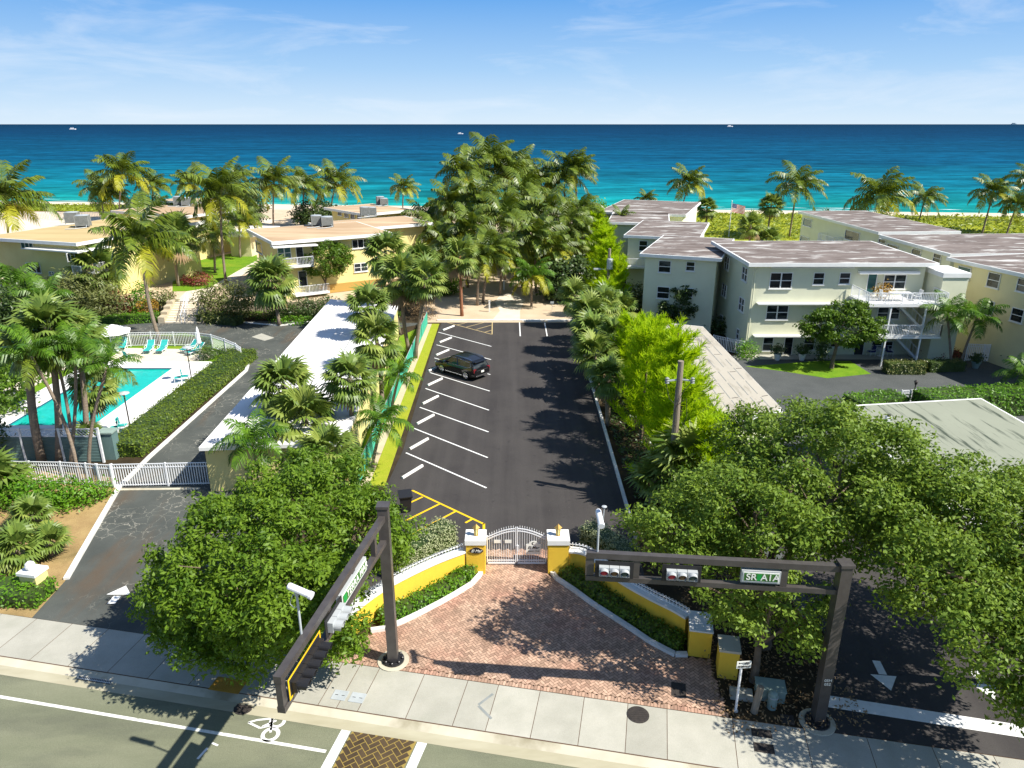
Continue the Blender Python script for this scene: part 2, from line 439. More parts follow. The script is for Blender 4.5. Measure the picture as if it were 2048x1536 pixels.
# streaked flat roofs: grimy streaks run along X
def streaked(name, base, dark, sx, sy, lo, hi, rot=0.0):
    m, nt, b = newmat(name)
    f = _ramp(nt, _noise(nt, coords(nt, 'pos', (sx, sy, 1), rot), 1.0, 5, 0.65), [(lo, 0.0), (hi, 1.0)])
    f2 = _ramp(nt, _noise(nt, coords(nt), 0.4, 4), [(0.35, 0.0), (0.7, 1.0)])
    col = _mix(nt, _math(nt, 'MULTIPLY', f2, 0.35), base, tuple(x * 0.75 for x in base))
    nt.links.new(_mix(nt, f, col, dark), b.inputs['Base Color'])
    b.inputs['Roughness'].default_value = 0.9
    b.inputs['Specular IOR Level'].default_value = 0.1
streaked('roof_felt_green', (0.265, 0.28, 0.215), (0.06, 0.075, 0.055), 2.1, 0.20, 0.54, 0.66)
streaked('roof_felt_grey', (0.42, 0.385, 0.32), (0.20, 0.18, 0.145), 1.3, 0.25, 0.52, 0.72)

# ------------------------------------------------------------------ mesh building
class MB:
    def __init__(self):
        self.v, self.f, self.m, self.names = [], [], [], []
    def mi(self, name):
        if name not in self.names:
            self.names.append(name)
        return self.names.index(name)
    def poly(self, pts, mt):
        n = len(self.v)
        self.v += [tuple(p) for p in pts]
        self.f.append(tuple(range(n, n + len(pts)))); self.m.append(self.mi(mt))
        return self
    def box(self, a, b, mt):
        (x0, y0, z0), (x1, y1, z1) = a, b
        return self.prism([(x0, y0), (x1, y0), (x1, y1), (x0, y1)], z0, z1, mt)
    def prism(self, pl, z0, z1, mt, top=None, bottom=True):
        n = len(self.v); k = len(pl)
        a = sum(pl[i][0] * pl[(i + 1) % k][1] - pl[(i + 1) % k][0] * pl[i][1] for i in range(k))
        if a < 0:
            pl = list(reversed(pl))
        self.v += [(p[0], p[1], z0) for p in pl] + [(p[0], p[1], z1) for p in pl]
        mi_ = self.mi(mt); mt_ = self.mi(top or mt)
        for i in range(k):
            j = (i + 1) % k
            self.f.append((n + i, n + j, n + k + j, n + k + i)); self.m.append(mi_)
        self.f.append(tuple(n + k + i for i in range(k))); self.m.append(mt_)
        if bottom:
            self.f.append(tuple(n + k - 1 - i for i in range(k))); self.m.append(mi_)
        return self
    def obox(self, c, ax, ay, az, mt):
        """box centred on c with half-axis vectors"""
        c, ax, ay, az = Vector(c), Vector(ax), Vector(ay), Vector(az)
        n = len(self.v)
        for sz in (-1, 1):
            for sx, sy in ((-1, -1), (1, -1), (1, 1), (-1, 1)):
                self.v.append(tuple(c + ax * sx + ay * sy + az * sz))
        k = self.mi(mt)
        for q in ((3, 2, 1, 0), (4, 5, 6, 7), (0, 1, 5, 4), (1, 2, 6, 5), (2, 3, 7, 6), (3, 0, 4, 7)):
            self.f.append(tuple(n + i for i in q)); self.m.append(k)
        return self
    def bar(self, p, q, w, h, mt, up=(0, 0, 1)):
        p, q = Vector(p), Vector(q)
        d = q - p
        L = d.length
        if L < 1e-6:
            return self
        d /= L
        s = d.cross(Vector(up))
        if s.length < 1e-3:
            s = d.cross(Vector((1, 0, 0)))
        s.normalize()
        u = s.cross(d).normalized()
        return self.obox((p + q) / 2, d * (L / 2), s * (w / 2), u * (h / 2), mt)
    def tube(self, pts, rad, mt, n=8, cap=True):
        pts = [Vector(p) for p in pts]
        if not hasattr(rad, '__len__'):
            rad = [rad] * len(pts)
        base = len(self.v); k = self.mi(mt)
        prev = None
        for i, p in enumerate(pts):
            d = (pts[min(i + 1, len(pts) - 1)] - pts[max(i - 1, 0)]).normalized()
            if prev is None:
                s = d.cross(Vector((0, 0, 1)))
                if s.length < 1e-2:
                    s = d.cross(Vector((0, 1, 0)))
            else:
                s = prev - d * prev.dot(d)
            s.normalize(); prev = s
            t = d.cross(s)
            for j in range(n):
                a = 2 * math.pi * j / n
                self.v.append(tuple(p + (s * math.cos(a) + t * math.sin(a)) * rad[i]))
        for i in range(len(pts) - 1):
            for j in range(n):
                a, b = base + i * n + j, base + i * n + (j + 1) % n
                self.f.append((a, b, b + n, a + n)); self.m.append(k)
        if cap:
            self.f.append(tuple(base + n - 1 - j for j in range(n))); self.m.append(k)
            e_ = base + (len(pts) - 1) * n
            self.f.append(tuple(e_ + j for j in range(n))); self.m.append(k)
        return self
    def lathe(self, prof, c, mt, n=16, axis=(0, 0, 1)):
        ax = Vector(axis).normalized()
        s = ax.cross(Vector((0, 1, 0)))
        if s.length < 1e-2:
            s = ax.cross(Vector((1, 0, 0)))
        s.normalize(); t = ax.cross(s)
        base = len(self.v); k = self.mi(mt); c = Vector(c)
        for r, h in prof:
            for j in range(n):
                a = 2 * math.pi * j / n
                self.v.append(tuple(c + ax * h + (s * math.cos(a) + t * math.sin(a)) * max(r, 1e-4)))
        for i in range(len(prof) - 1):
            for j in range(n):
                a, b = base + i * n + j, base + i * n + (j + 1) % n
                self.f.append((a, b, b + n, a + n)); self.m.append(k)
        self.f.append(tuple(base + n - 1 - j for j in range(n))); self.m.append(k)
        e_ = base + (len(prof) - 1) * n
        self.f.append(tuple(e_ + j for j in range(n))); self.m.append(k)
        return self
    def mesh(self, name, off=(0, 0, 0), smooth=False):
        me = bpy.data.meshes.new(name)
        vs = self.v if off == (0, 0, 0) else [(a - off[0], b - off[1], c - off[2]) for a, b, c in self.v]
        me.from_pydata(vs, [], self.f)
        for nm in self.names:
            me.materials.append(MATS[nm])
        me.polygons.foreach_set('material_index', self.m)
        if smooth:
            me.polygons.foreach_set('use_smooth', [True] * len(self.f))
        me.update()
        return me
    def child(self, name, parent, world=False, smooth=False, label=None):
        """ONE mesh object that is a part of parent; world=True when the points are given in the world"""
        off = (0, 0, 0)
        if world:
            o = parent
            x = Vector((0, 0, 0))
            while o is not None:
                x += o.location; o = o.parent
            off = tuple(x)
        ob = bpy.data.objects.new(name, self.mesh(name, off, smooth))
        COL.objects.link(ob)
        ob.parent = parent
        if label:
            ob['label'] = label
        return ob
    def thing(self, name, label, cat, loc=(0, 0, 0), group=None, world=True, smooth=False):
        ob = bpy.data.objects.new(name, self.mesh(name, tuple(loc) if world else (0, 0, 0), smooth))
        COL.objects.link(ob)
        ob.location = loc
        ob['label'] = label; ob['category'] = cat
        if group:
            ob['group'] = group
        return ob
    def structure(self, name, kind='structure', smooth=False):
        ob = bpy.data.objects.new(name, self.mesh(name, (0, 0, 0), smooth))
        COL.objects.link(ob)
        ob['kind'] = kind
        return ob

def thing(name, label, cat, loc=(0, 0, 0), rz=0.0, group=None):
    o = bpy.data.objects.new(name, None)
    o.empty_display_size = 0.3
    COL.objects.link(o)
    o.location = loc; o.rotation_euler = (0, 0, rz)
    o['label'] = label; o['category'] = cat
    if group:
        o['group'] = group
    return o

def dup(root, loc, rz, label, scale=None):
    r = root.copy(); COL.objects.link(r)
    r.location = loc; r.rotation_euler = (0, 0, rz); r['label'] = label
    if scale:
        r.scale = (scale,) * 3
    for ch in root.children:
        c = ch.copy(); COL.objects.link(c); c.parent = r
        for g in ch.children:
            d = g.copy(); COL.objects.link(d); d.parent = c
    return r

def text(body, parent, loc, x, up, size, mt, name='lettering', shear=0.0, ext=0.004, sx=1.0):
    """letters standing on a sign: x along the line, up up the letters"""
    cu = bpy.data.curves.new(name, 'FONT')
    cu.body = body; cu.size = size; cu.align_x = 'CENTER'; cu.align_y = 'CENTER'
    cu.extrude = ext; cu.shear = shear; cu.offset = size * 0.012
    cu.materials.append(MATS[mt])
    tmp = bpy.data.objects.new(name, cu)
    me = bpy.data.meshes.new_from_object(tmp)
    bpy.data.objects.remove(tmp); bpy.data.curves.remove(cu)
    if not me.materials:
        me.materials.append(MATS[mt])
    o = bpy.data.objects.new(name, me)
    COL.objects.link(o)
    x, up = Vector(x).normalized(), Vector(up).normalized()
    M = Matrix((x * sx, up, x.cross(up))).transposed().to_4x4()
    M.translation = Vector(loc)
    o.parent = parent
    o.matrix_local = M
    return o

def quads_mesh(name, V, mt):
    """mesh from an array of quads (n,4,3); several arrays with several materials allowed"""
    if not isinstance(V, list):
        V, mt = [V], [mt]
    A = np.concatenate(V).astype(np.float32)
    n = len(A)
    me = bpy.data.meshes.new(name)
    me.vertices.add(n * 4); me.loops.add(n * 4); me.polygons.add(n)
    me.vertices.foreach_set('co', A.reshape(-1))
    me.loops.foreach_set('vertex_index', np.arange(n * 4, dtype=np.int32))
    me.polygons.foreach_set('loop_start', np.arange(n, dtype=np.int32) * 4)
    me.polygons.foreach_set('loop_total', np.full(n, 4, dtype=np.int32))
    for k in mt:
        me.materials.append(MATS[k])
    idx = np.concatenate([np.full(len(v), i, dtype=np.int32) for i, v in enumerate(V)])
    me.polygons.foreach_set('material_index', idx)
    me.update(calc_edges=True)
    me.validate()
    return me

def mesh_child(name, me, parent):
    o = bpy.data.objects.new(name, me); COL.objects.link(o); o.parent = parent
    return o

# ------------------------------------------------------------------ leaves
def unit(a):
    return a / np.maximum(np.linalg.norm(a, axis=-1, keepdims=True), 1e-9)

def leaf_quads(c, nrm, length, width, rng):
    n = len(c)
    a = unit(np.cross(nrm, rng.normal(size=(n, 3))))
    b = np.cross(nrm, a)
    l = (length * rng.uniform(0.7, 1.25, n))[:, None] * 0.5
    w = (width * rng.uniform(0.7, 1.25, n))[:, None] * 0.5
    return np.stack([c - a * l, c + b * w, c + a * l, c - b * w], 1)

def cloud(lobes, per_m2, k, size, seed, spread=0.32, fill=0.25, up=0.55, aspect=0.5):
    """leaf clusters through the volume of ellipsoid lobes (x,y,z,rx,ry,rz), denser near the outside"""
    rng = np.random.default_rng(seed)
    out = []
    L = np.array(lobes, float)
    for i, (x, y, z, rx, ry, rz) in enumerate(L):
        area = 4 * math.pi * (((rx * ry) ** 1.6 + (rx * rz) ** 1.6 + (ry * rz) ** 1.6) / 3) ** (1 / 1.6)
        nc = max(6, int(area * per_m2))
        d = unit(rng.normal(size=(nc, 3)))
        bump = 1 + 0.13 * np.sin(d[:, 0] * 5 + seed) * np.cos(d[:, 1] * 6 + i) + 0.10 * np.sin(d[:, 2] * 9 + i * 2)
        r = np.where(rng.random(nc) < fill, rng.uniform(0.35, 0.85, nc), rng.uniform(0.84, 1.06, nc)) * bump
        c = np.array([x, y, z]) + d * r[:, None] * np.array([rx, ry, rz])
        # drop the clusters well inside another lobe
        keep = np.ones(nc, bool)
        for j, (a, b, e_, p, q, s) in enumerate(L):
            if j != i:
                dd = (((c - [a, b, e_]) / [p, q, s]) ** 2).sum(1)
                keep &= dd > 0.5
        keep &= c[:, 2] > 0.05
        c, d = c[keep], d[keep]
        cc = np.repeat(c, k, 0) + rng.normal(size=(len(c) * k, 3)) * spread * np.array([1, 1, 0.7])
        dn = unit(np.repeat(d, k, 0) * 0.6 + rng.normal(size=(len(cc), 3)) * 0.55 + np.array([0, 0, up]))
        out.append(leaf_quads(cc, dn, size, size * aspect, rng))
    return np.concatenate(out)

def clumps(lobes, per_m2, k, size, seed, rs=0.75, aspect=0.5, fill=0.2):
    """crown of leafy boughs: each bough a small dome of leaves, with dark gaps between the boughs"""
    rng = np.random.default_rng(seed)
    out = []
    L = np.array(lobes, float)
    for i, (x, y, z, rx, ry, rz) in enumerate(L):
        area = 4 * math.pi * (((rx * ry) ** 1.6 + (rx * rz) ** 1.6 + (ry * rz) ** 1.6) / 3) ** (1 / 1.6)
        nc = max(8, int(area * per_m2))
        d = unit(rng.normal(size=(nc, 3)))
        r = np.where(rng.random(nc) < fill, rng.uniform(0.45, 0.8, nc), rng.uniform(0.82, 1.05, nc))
        c = np.array([x, y, z]) + d * r[:, None] * np.array([rx, ry, rz])
        keep = c[:, 2] > 0.4
        for j, (a, b, e_, p, q, s_) in enumerate(L):
            if j != i:
                keep &= (((c - [a, b, e_]) / [p, q, s_]) ** 2).sum(1) > 0.45
        c, d = c[keep], d[keep]
        for cc, dd in zip(c, d):
            r_ = rs * rng.choice([0.5, 0.7, 0.9, 1.15, 1.4])
            n = int(k * (r_ / rs) ** 2)
            u = unit(rng.normal(size=(n, 3)) + dd * 0.55 + np.array([0, 0, 0.5]))
            rad = r_ * rng.uniform(0.05, 1.15, n) ** 0.55 * (1 + 0.25 * np.sin(u[:, 0] * 4 + u[:, 1] * 5 + seed))
            p = cc + u * rad[:, None] * np.array([1, 1, 0.70])
            nn = unit(u * 0.45 + rng.normal(size=(n, 3)) * 0.55 + np.array([0, 0, 0.45]))
            out.append(leaf_quads(p, nn, size, size * aspect, rng))
    return np.concatenate(out)

def branches(mb, base, lobes, r0, mt='bark', seed=1):
    rr = random.Random(seed)
    base = Vector(base)
    cx = sum(l[0] for l in lobes) / len(lobes); cy = sum(l[1] for l in lobes) / len(lobes)
    fz = min(l[2] for l in lobes) * 0.55
    fork = base + Vector(((cx - base.x) * 0.3, (cy - base.y) * 0.3, max(fz - base.z, 0.3)))
    mb.tube([base, base.lerp(fork, 0.5) + Vector((rr.uniform(-.1, .1), rr.uniform(-.1, .1), 0)), fork], [r0 * 1.25, r0, r0 * 0.85], mt, 9)
    for (x, y, z, rx, ry, rz) in lobes:
        e_ = Vector((x, y, z))
        m_ = fork.lerp(e_, 0.5) + Vector((rr.uniform(-.4, .4), rr.uniform(-.4, .4), rr.uniform(-.1, .4)))
        mb.tube([fork, m_, e_], [r0 * 0.6, r0 * 0.42, r0 * 0.25], mt, 7)
        for q in range(5):
            t_ = e_ + Vector((rr.uniform(-1, 1) * rx, rr.uniform(-1, 1) * ry, rr.uniform(-.3, .9) * rz)) * 0.75
            mb.tube([m_.lerp(e_, rr.uniform(0.3, 1)), t_], [r0 * 0.2, r0 * 0.07], mt, 5)

def tree(name, label, cat, base, lobes, leaf, per_m2=9, k=9, size=0.2, r0=0.18, seed=1, group=None, spread=0.3, fill=0.25, aspect=0.5, rs=None):
    t = thing(name, label, cat, base, 0, group)
    mb = MB(); branches(mb, base, lobes, r0, seed=seed)
    mb.child('trunk', t, world=True)
    q = (clumps(lobes, per_m2, k, size, seed, rs, aspect, fill) if rs else cloud(lobes, per_m2, k, size, seed, spread, fill, aspect=aspect)) - np.array(base, dtype=float)
    mesh_child('crown', quads_mesh('crown', q, leaf), t)
    return t

def bush(name, label, base, lobes, leaf, per_m2=12, k=8, size=0.16, seed=1, group=None, cat='shrub', spread=0.2, aspect=0.5):
    q = cloud(lobes, per_m2, k, size, seed, spread, 0.35, aspect=aspect) - np.array(base, dtype=float)
    o = bpy.data.objects.new(name, quads_mesh(name, q, leaf)); COL.objects.link(o)
    o.location = base; o['label'] = label; o['category'] = cat
    if group:
        o['group'] = group
    return o

def hedge(name, label, pts, width, z0, z1, leaf, dens=90, size=0.12, seed=3, group=None, cat='hedge', core='leaf_dark', rough=0.05):
    """a clipped hedge that follows a polyline"""
    rng = np.random.default_rng(seed)
    pts = [Vector((p[0], p[1], 0)) for p in pts]
    base = (pts[0].x, pts[0].y, z0)
    mb = MB(); Q = []
    h = z1 - z0
    for a, b in zip(pts, pts[1:]):
        d = b - a; L = d.length; d /= L
        s = Vector((-d.y, d.x, 0))
        mb.obox((a + b) / 2 + Vector((0, 0, (z0 + z1) / 2 - 0.03)), d * (L / 2 - 0.05), s * (width / 2 - 0.08), Vector((0, 0, h / 2 - 0.05)), core)
        n = int((L + 0.3) * (width + 2 * h) * dens)
        u = rng.uniform(0, L, n); w = rng.uniform(-(width / 2 + h), width / 2 + h, n)
        side = np.clip(w, -width / 2, width / 2)
        zz = z1 - np.maximum(np.abs(w) - width / 2, 0)
        lump = (np.sin(u * 3.1 + seed) * 0.5 + np.sin(u * 7.3 + w * 4) * 0.5) * rough
        c = np.stack([a.x + d.x * u + s.x * side, a.y + d.y * u + s.y * side, zz + lump], 1) + rng.normal(size=(n, 3)) * 0.045
        top = np.abs(w) < width / 2
        nrm = np.where(top[:, None], np.array([0, 0, 1.0]), np.stack([s.x * np.sign(w), s.y * np.sign(w), np.full(n, 0.5)], 1))
        Q.append(leaf_quads(c, unit(nrm + rng.normal(size=(n, 3)) * 0.5), size, size * 0.55, rng))
        for e_, sg in ((a, -1), (b, 1)):
            n2 = int(width * h * dens)
            w = rng.uniform(-width / 2, width / 2, n2); zz = rng.uniform(z0, z1, n2)
            c = np.stack([e_.x + s.x * w, e_.y + s.y * w, zz], 1) + rng.normal(size=(n2, 3)) * 0.05
            nrm = unit(np.tile(np.array([d.x * sg, d.y * sg, 0.3]), (n2, 1)) + rng.normal(size=(n2, 3)) * 0.5)
            Q.append(leaf_quads(c, nrm, size, size * 0.55, rng))
    me_core = np.array(mb.v).reshape(-1, 3)
    core_q = np.array([[me_core[i] for i in f] for f in mb.f])
    off = np.array(base, dtype=float)
    me = quads_mesh(name, [np.concatenate(Q) - off, core_q - off], [leaf, core])
    o = bpy.data.objects.new(name, me); COL.objects.link(o)
    o.location = base; o['label'] = label; o['category'] = cat
    if group:
        o['group'] = group
    return o

# ------------------------------------------------------------------ palm crowns (shared between palms of a kind)
def frond_quads(rng, az, el, L, bend, pairs, leaflet, droop, lw, wind=(0, 0)):
    n = 9
    t = np.linspace(0, 1, n)
    els = el - bend * t ** 1.25
    seg = L / (n - 1)
    dirs = np.stack([np.cos(els) * math.cos(az) + wind[0] * t, np.cos(els) * math.sin(az) + wind[1] * t, np.sin(els)], 1)
    dirs = unit(dirs)
    pts = np.concatenate([[[0, 0, 0]], np.cumsum(dirs[:-1] * seg, 0)])
    Q = []
    side0 = unit(np.cross(dirs, np.array([0, 0, 1.0]) + 1e-3))
    w = 0.035 * L / 3 * (1 - 0.8 * t)[:, None]
    for i in range(n - 1):
        Q.append([pts[i] - side0[i] * w[i], pts[i] + side0[i] * w[i], pts[i + 1] + side0[i + 1] * w[i + 1], pts[i + 1] - side0[i + 1] * w[i + 1]])
    tt = np.linspace(0.14, 1.0, pairs)
    fi = tt * (n - 1)
    i0 = np.minimum(fi.astype(int), n - 2); fr = (fi - i0)[:, None]
    pos = pts[i0] * (1 - fr) + pts[i0 + 1] * fr
    dr = unit(dirs[i0] * (1 - fr) + dirs[i0 + 1] * fr)
    sd = unit(np.cross(dr, np.array([0, 0, 1.0]) + 1e-3))
    upv = np.cross(sd, dr)
    ll = leaflet * (0.35 + 0.75 * np.sin(np.pi * np.clip(tt * 0.86 + 0.12, 0, 1)))
    for sg in (-1, 1):
        jit = rng.normal(size=(pairs, 3)) * 0.10
        d1 = unit(sd * sg * 0.8 + dr * 0.6 + upv * 0.05 + jit)
        d2 = unit(d1 - np.array([0, 0, droop]) + np.array([wind[0], wind[1], 0]) * 0.8)
        a = pos; m_ = pos + d1 * (ll * 0.45)[:, None]; e_ = m_ + d2 * (ll * 0.6)[:, None]
        wv = dr * (lw * 0.5)
        Q += list(np.stack([a - wv * 0.7, a + wv * 0.7, m_ + wv, m_ - wv], 1))
        Q += list(np.stack([m_ - wv, m_ + wv, e_ + wv * 0.15, e_ - wv * 0.15], 1))
    return np.array(Q)

def coconut_crown(seed, n=21, wind=(0.25, 0.0), L=3.1, leaf=0.95, pairs=30, bend=(1.25, 2.0), mt=('frond', 'frond_old'), old=0.12):
    rng = np.random.default_rng(seed)
    A, B = [], []
    for i in range(n):
        f = i / (n - 1)
        el = math.radians(80 - 88 * f ** 0.9) + rng.normal() * 0.1
        q = frond_quads(rng, i * 2.39996 + rng.normal() * 0.15, el, L * rng.uniform(0.85, 1.1), rng.uniform(*bend) * (0.75 + 0.35 * f), pairs, leaf, 0.9 + 0.7 * f, 0.105 * L / 3, wind)
        (B if (f > 1 - old and rng.random() < 0.8) else A).append(q)
    arr, ms = [np.concatenate(A)], [mt[0]]
    if B:
        arr.append(np.concatenate(B)); ms.append(mt[1])
    return quads_mesh('crown', arr, ms)

def fan_crown(seed, n=38, L=1.0, R_=1.0, mt=('fan', 'fan_light', 'frond_brown'), dead=0.08, light=0.22, lowest=-62):
    rng = np.random.default_rng(seed)
    packs = [[], [], []]
    for i in range(n):
        f = (i + 0.5) / n
        el = math.radians(82 + (lowest - 82) * f) + rng.normal() * 0.12
        az = i * 2.39996 + rng.normal() * 0.2
        d = np.array([math.cos(el) * math.cos(az), math.cos(el) * math.sin(az), math.sin(el)])
        s = unit(np.cross(d, [0, 0, 1.0]) + 1e-6)
        up = np.cross(s, d)
        pl = L * rng.uniform(0.75, 1.1)
        tip = d * pl + np.array([0, 0, -0.12 * pl])
        Q = [[-s * 0.02, s * 0.02, tip + s * 0.02, tip - s * 0.02]]
        nb = 17
        rr = R_ * rng.uniform(0.8, 1.1)
        for j in range(nb):
            a = math.radians(-112 + 224 * j / (nb - 1))
            v = d * math.cos(a) + s * math.sin(a) - up * (0.10 + 0.25 * abs(math.sin(a)))
            v = v / np.linalg.norm(v)
            r1 = rr * (0.62 + 0.38 * math.cos(a * 0.7)) * rng.uniform(0.9, 1.08)
            w = unit(np.cross(v, up) + 1e-6) * (0.075 * R_)
            m_ = tip + v * r1 * 0.58
            v2 = v + np.array([0, 0, -0.55 - 0.25 * f]); v2 /= np.linalg.norm(v2)
            e_ = m_ + v2 * r1 * 0.45
            Q.append([tip - w * 0.25, tip + w * 0.25, m_ + w, m_ - w])
            Q.append([m_ - w, m_ + w, e_ + w * 0.1, e_ - w * 0.1])
        k = 2 if f > 1 - dead else (1 if rng.random() < light else 0)
        packs[k].append(np.array(Q))
    arr, ms = [], []
    for k in range(3):
        if packs[k]:
            arr.append(np.concatenate(packs[k])); ms.append(mt[k])
    return quads_mesh('crown', arr, ms)

CROWNS = {
    'coconut': [coconut_crown(21, wind=(0.22, 0.05)), coconut_crown(22, 19, wind=(0.34, 0.0)), coconut_crown(23, 22, wind=(0.18, -0.05), old=0.28)],
    'golden': [coconut_crown(31, 20, wind=(0.1, 0), old=0.5, mt=('feather', 'frond_old'))],
    'feather': [coconut_crown(41, 15, (0.05, 0), 2.2, 0.75, 26, (1.1, 1.6), ('feather', 'feather')), coconut_crown(42, 13, (0.08, 0), 2.3, 0.75, 26, (1.2, 1.7), ('feather', 'frond'))],
    'sabal': [fan_crown(51, 44), fan_crown(52, 50), fan_crown(53, 42, light=0.35, dead=0.12)],
    'pale': [fan_crown(57, 46, light=0.85, dead=0.1, lowest=-40)],
    'young': [fan_crown(61, 22, 0.75, 1.0, lowest=-5, dead=0), fan_crown(62, 26, 0.8, 1.0, lowest=-15, dead=0)],
}
NATURAL = {'coconut': 2.55, 'golden': 2.4, 'feather': 1.85, 'sabal': 1.66, 'young': 1.45, 'pale': 1.5}
PALMS = 0
def palm(kind, bx, by, cx, cy, rpx, label, group=None, z0=0.0, trunk='trunk_palm', tr=None, name=None, bow=0.0, lateral=None):
    """base and crown as seen; the crown stands over the base's distance"""
    global PALMS
    PALMS += 1
    b = P(bx, by, z0)
    top = PY(cx, cy, b.y)
    dep = proj(top)[2]
    s = rpx * dep / FPX / NATURAL[kind]
    rr = random.Random(PALMS * 13 + 5)
    nm = name or {'coconut': 'coconut_palm', 'golden': 'coconut_palm', 'feather': 'feather_palm', 'sabal': 'fan_palm', 'pale': 'fan_palm', 'young': 'palmetto'}[kind]
    cat = 'palm'
    t = thing(nm, label, cat, b, 0, group)
    v = Vector((top.x - b.x, 0, top.z - b.z))
    tr = tr or {'coconut': 0.15, 'golden': 0.13, 'feather': 0.10, 'sabal': 0.17, 'pale': 0.17, 'young': 0.12}[kind]
    if v.z > 0.5:
        N = 9
        pts, rad = [], []
        bw = bow or rr.uniform(-0.05, 0.05) * v.z
        for i in range(N):
            f = i / (N - 1)
            off = math.sin(f * math.pi) * bw
            lean = f if kind in ('sabal', 'young') else f ** 1.25
            pts.append((v.x * lean + off * 0.3, off, v.z * f - (0.25 if i == 0 else 0)))
            rad.append(tr * (1.35 if i == 0 else (1.12 - 0.30 * f)))
        mb = MB(); mb.tube(pts, rad, trunk, 9)
        mb.child('trunk', t, smooth=True)
    me = CROWNS[kind][PALMS % len(CROWNS[kind])]
    c = mesh_child('crown', me, t)
    c.location = v
    c.scale = (s, s, s)
    c.rotation_euler = (rr.uniform(-.12, .12), rr.uniform(-.12, .12), rr.uniform(-0.5, 0.5) if kind == 'coconut' else rr.uniform(0, 6.28))
    return t

# ------------------------------------------------------------------ the setting
def shore(x):
    return 197.5 - 0.113 * x

def sheet(name, pts, mt, z=None, kind='structure'):
    mb = MB()
    pts = [(p[0], p[1]) for p in pts]
    k = len(pts)
    a = sum(pts[i][0] * pts[(i + 1) % k][1] - pts[(i + 1) % k][0] * pts[i][1] for i in range(k))
    if a < 0:
        pts.reverse()
    mb.poly([(p[0], p[1], z) for p in pts], mt)
    return mb.structure(name, kind)

def px_sheet(name, pxs, mt, z=0.004):
    return sheet(name, [P(x, y) for x, y in pxs], mt, z)

FAR = 900
g0, g1 = ST(-FAR, 2.2), ST(FAR, 2.2)
sheet('ground', [g0, g1, (FAR, shore(FAR) - 24), (-FAR, shore(-FAR) - 24)], 'soil', 0.0)
mb = MB()
xs = [-FAR, -400, -200, -100, 0, 100, 200, 400, FAR]
prof = [(-24, 0.0), (-14, 0.15), (-8, 0.0), (-3.5, -0.55), (0, -1.0), (6, -1.8)]
for i in range(len(xs) - 1):
    for (d0, z0), (d1, z1) in zip(prof, prof[1:]):
        a, b = xs[i], xs[i + 1]
        mb.poly([(a, shore(a) + d0, z0), (b, shore(b) + d0, z0), (b, shore(b) + d1, z1), (a, shore(a) + d1, z1)], 'beach')
mb.structure('beach')
mb = MB()
BIG = 45000
mb.poly([(-BIG, shore(-600) - 5 + 0, -1.0), (-600, shore(-600) - 2, -1.0), (600, shore(600) - 2, -1.0), (BIG, shore(600) - 5, -1.0), (BIG, 60000, -1.0), (-BIG, 60000, -1.0)], 'sea_water')
mb.structure('sea')
# a line of small breakers where the sea meets the sand
mb = MB()
rr = random.Random(5)
for row, (d, w) in enumerate(((0.3, 0.9), (3.8, 0.55), (8.5, 0.45))):
    x = -260.0
    while x < 260:
        L = rr.uniform(4, 16)
        if row == 0 or rr.random() < 0.45:
            y0 = shore(x) + d + rr.uniform(-.5, .5); y1 = shore(x + L) + d + rr.uniform(-.5, .5)
            ww = w * rr.uniform(0.4, 1.2)
            mb.poly([(x, y0, -0.985), (x + L * .5, (y0 + y1) / 2 - ww * .5, -0.985), (x + L, y1, -0.985), (x + L * .5, (y0 + y1) / 2 + ww, -0.96)], 'foam')
        x += L
mb.structure('surf', 'stuff')

# carriageway, kerb and pavement along the street frame
sheet('road', [ST(-400, 2.9), ST(400, 2.9), ST(400, 40), ST(-400, 40)], 'road_old', -0.13)
mb = MB()
for a, b in ((-400, 400),):
    mb.poly([ST(a, 2.28, 0.0), ST(a, 2.62, -0.10), ST(b, 2.62, -0.10), ST(b, 2.28, 0.0)], 'kerb_concrete')
    mb.poly([ST(a, 2.62, -0.10), ST(a, 3.05, -0.122), ST(b, 3.05, -0.122), ST(b, 2.62, -0.10)], 'gutter')
mb.structure('kerb')
sheet('far_verge', [ST(-400, 40), ST(400, 40), ST(400, 400), ST(-400, 400)], 'mulch', -0.10)
def s_of(px, py):
    return (P(px, py) - S0).dot(SU)
joints = [s_of(x, y) for x, y in ((687, 1324), (722, 1328), (761, 1334), (850, 1347), (937, 1359), (998, 1368), (1081, 1380), (1169, 1393), (1256, 1406), (1334, 1418), (1465, 1440), (1608, 1461), (1735, 1481), (1866, 1500))]
while joints[0] > -60:
    joints.insert(0, joints[0] - 1.75)
while joints[-1] < 60:
    joints.append(joints[-1] + 1.9)
joints = [-400] + joints + [400]
mb = MB()
mb.poly([ST(-400, -0.02, 0.002), ST(-400, 2.30, 0.002), ST(400, 2.30, 0.002), ST(400, -0.02, 0.002)], 'brick_joint')
for a, b in zip(joints, joints[1:]):
    mb.poly([ST(a + .012, 0.01, 0.008), ST(a + .012, 2.26, 0.008), ST(b - .012, 2.26, 0.008), ST(b - .012, 0.01, 0.008)], 'concrete')
# wide flared slab where the left drive meets the street
mb.structure('pavement')

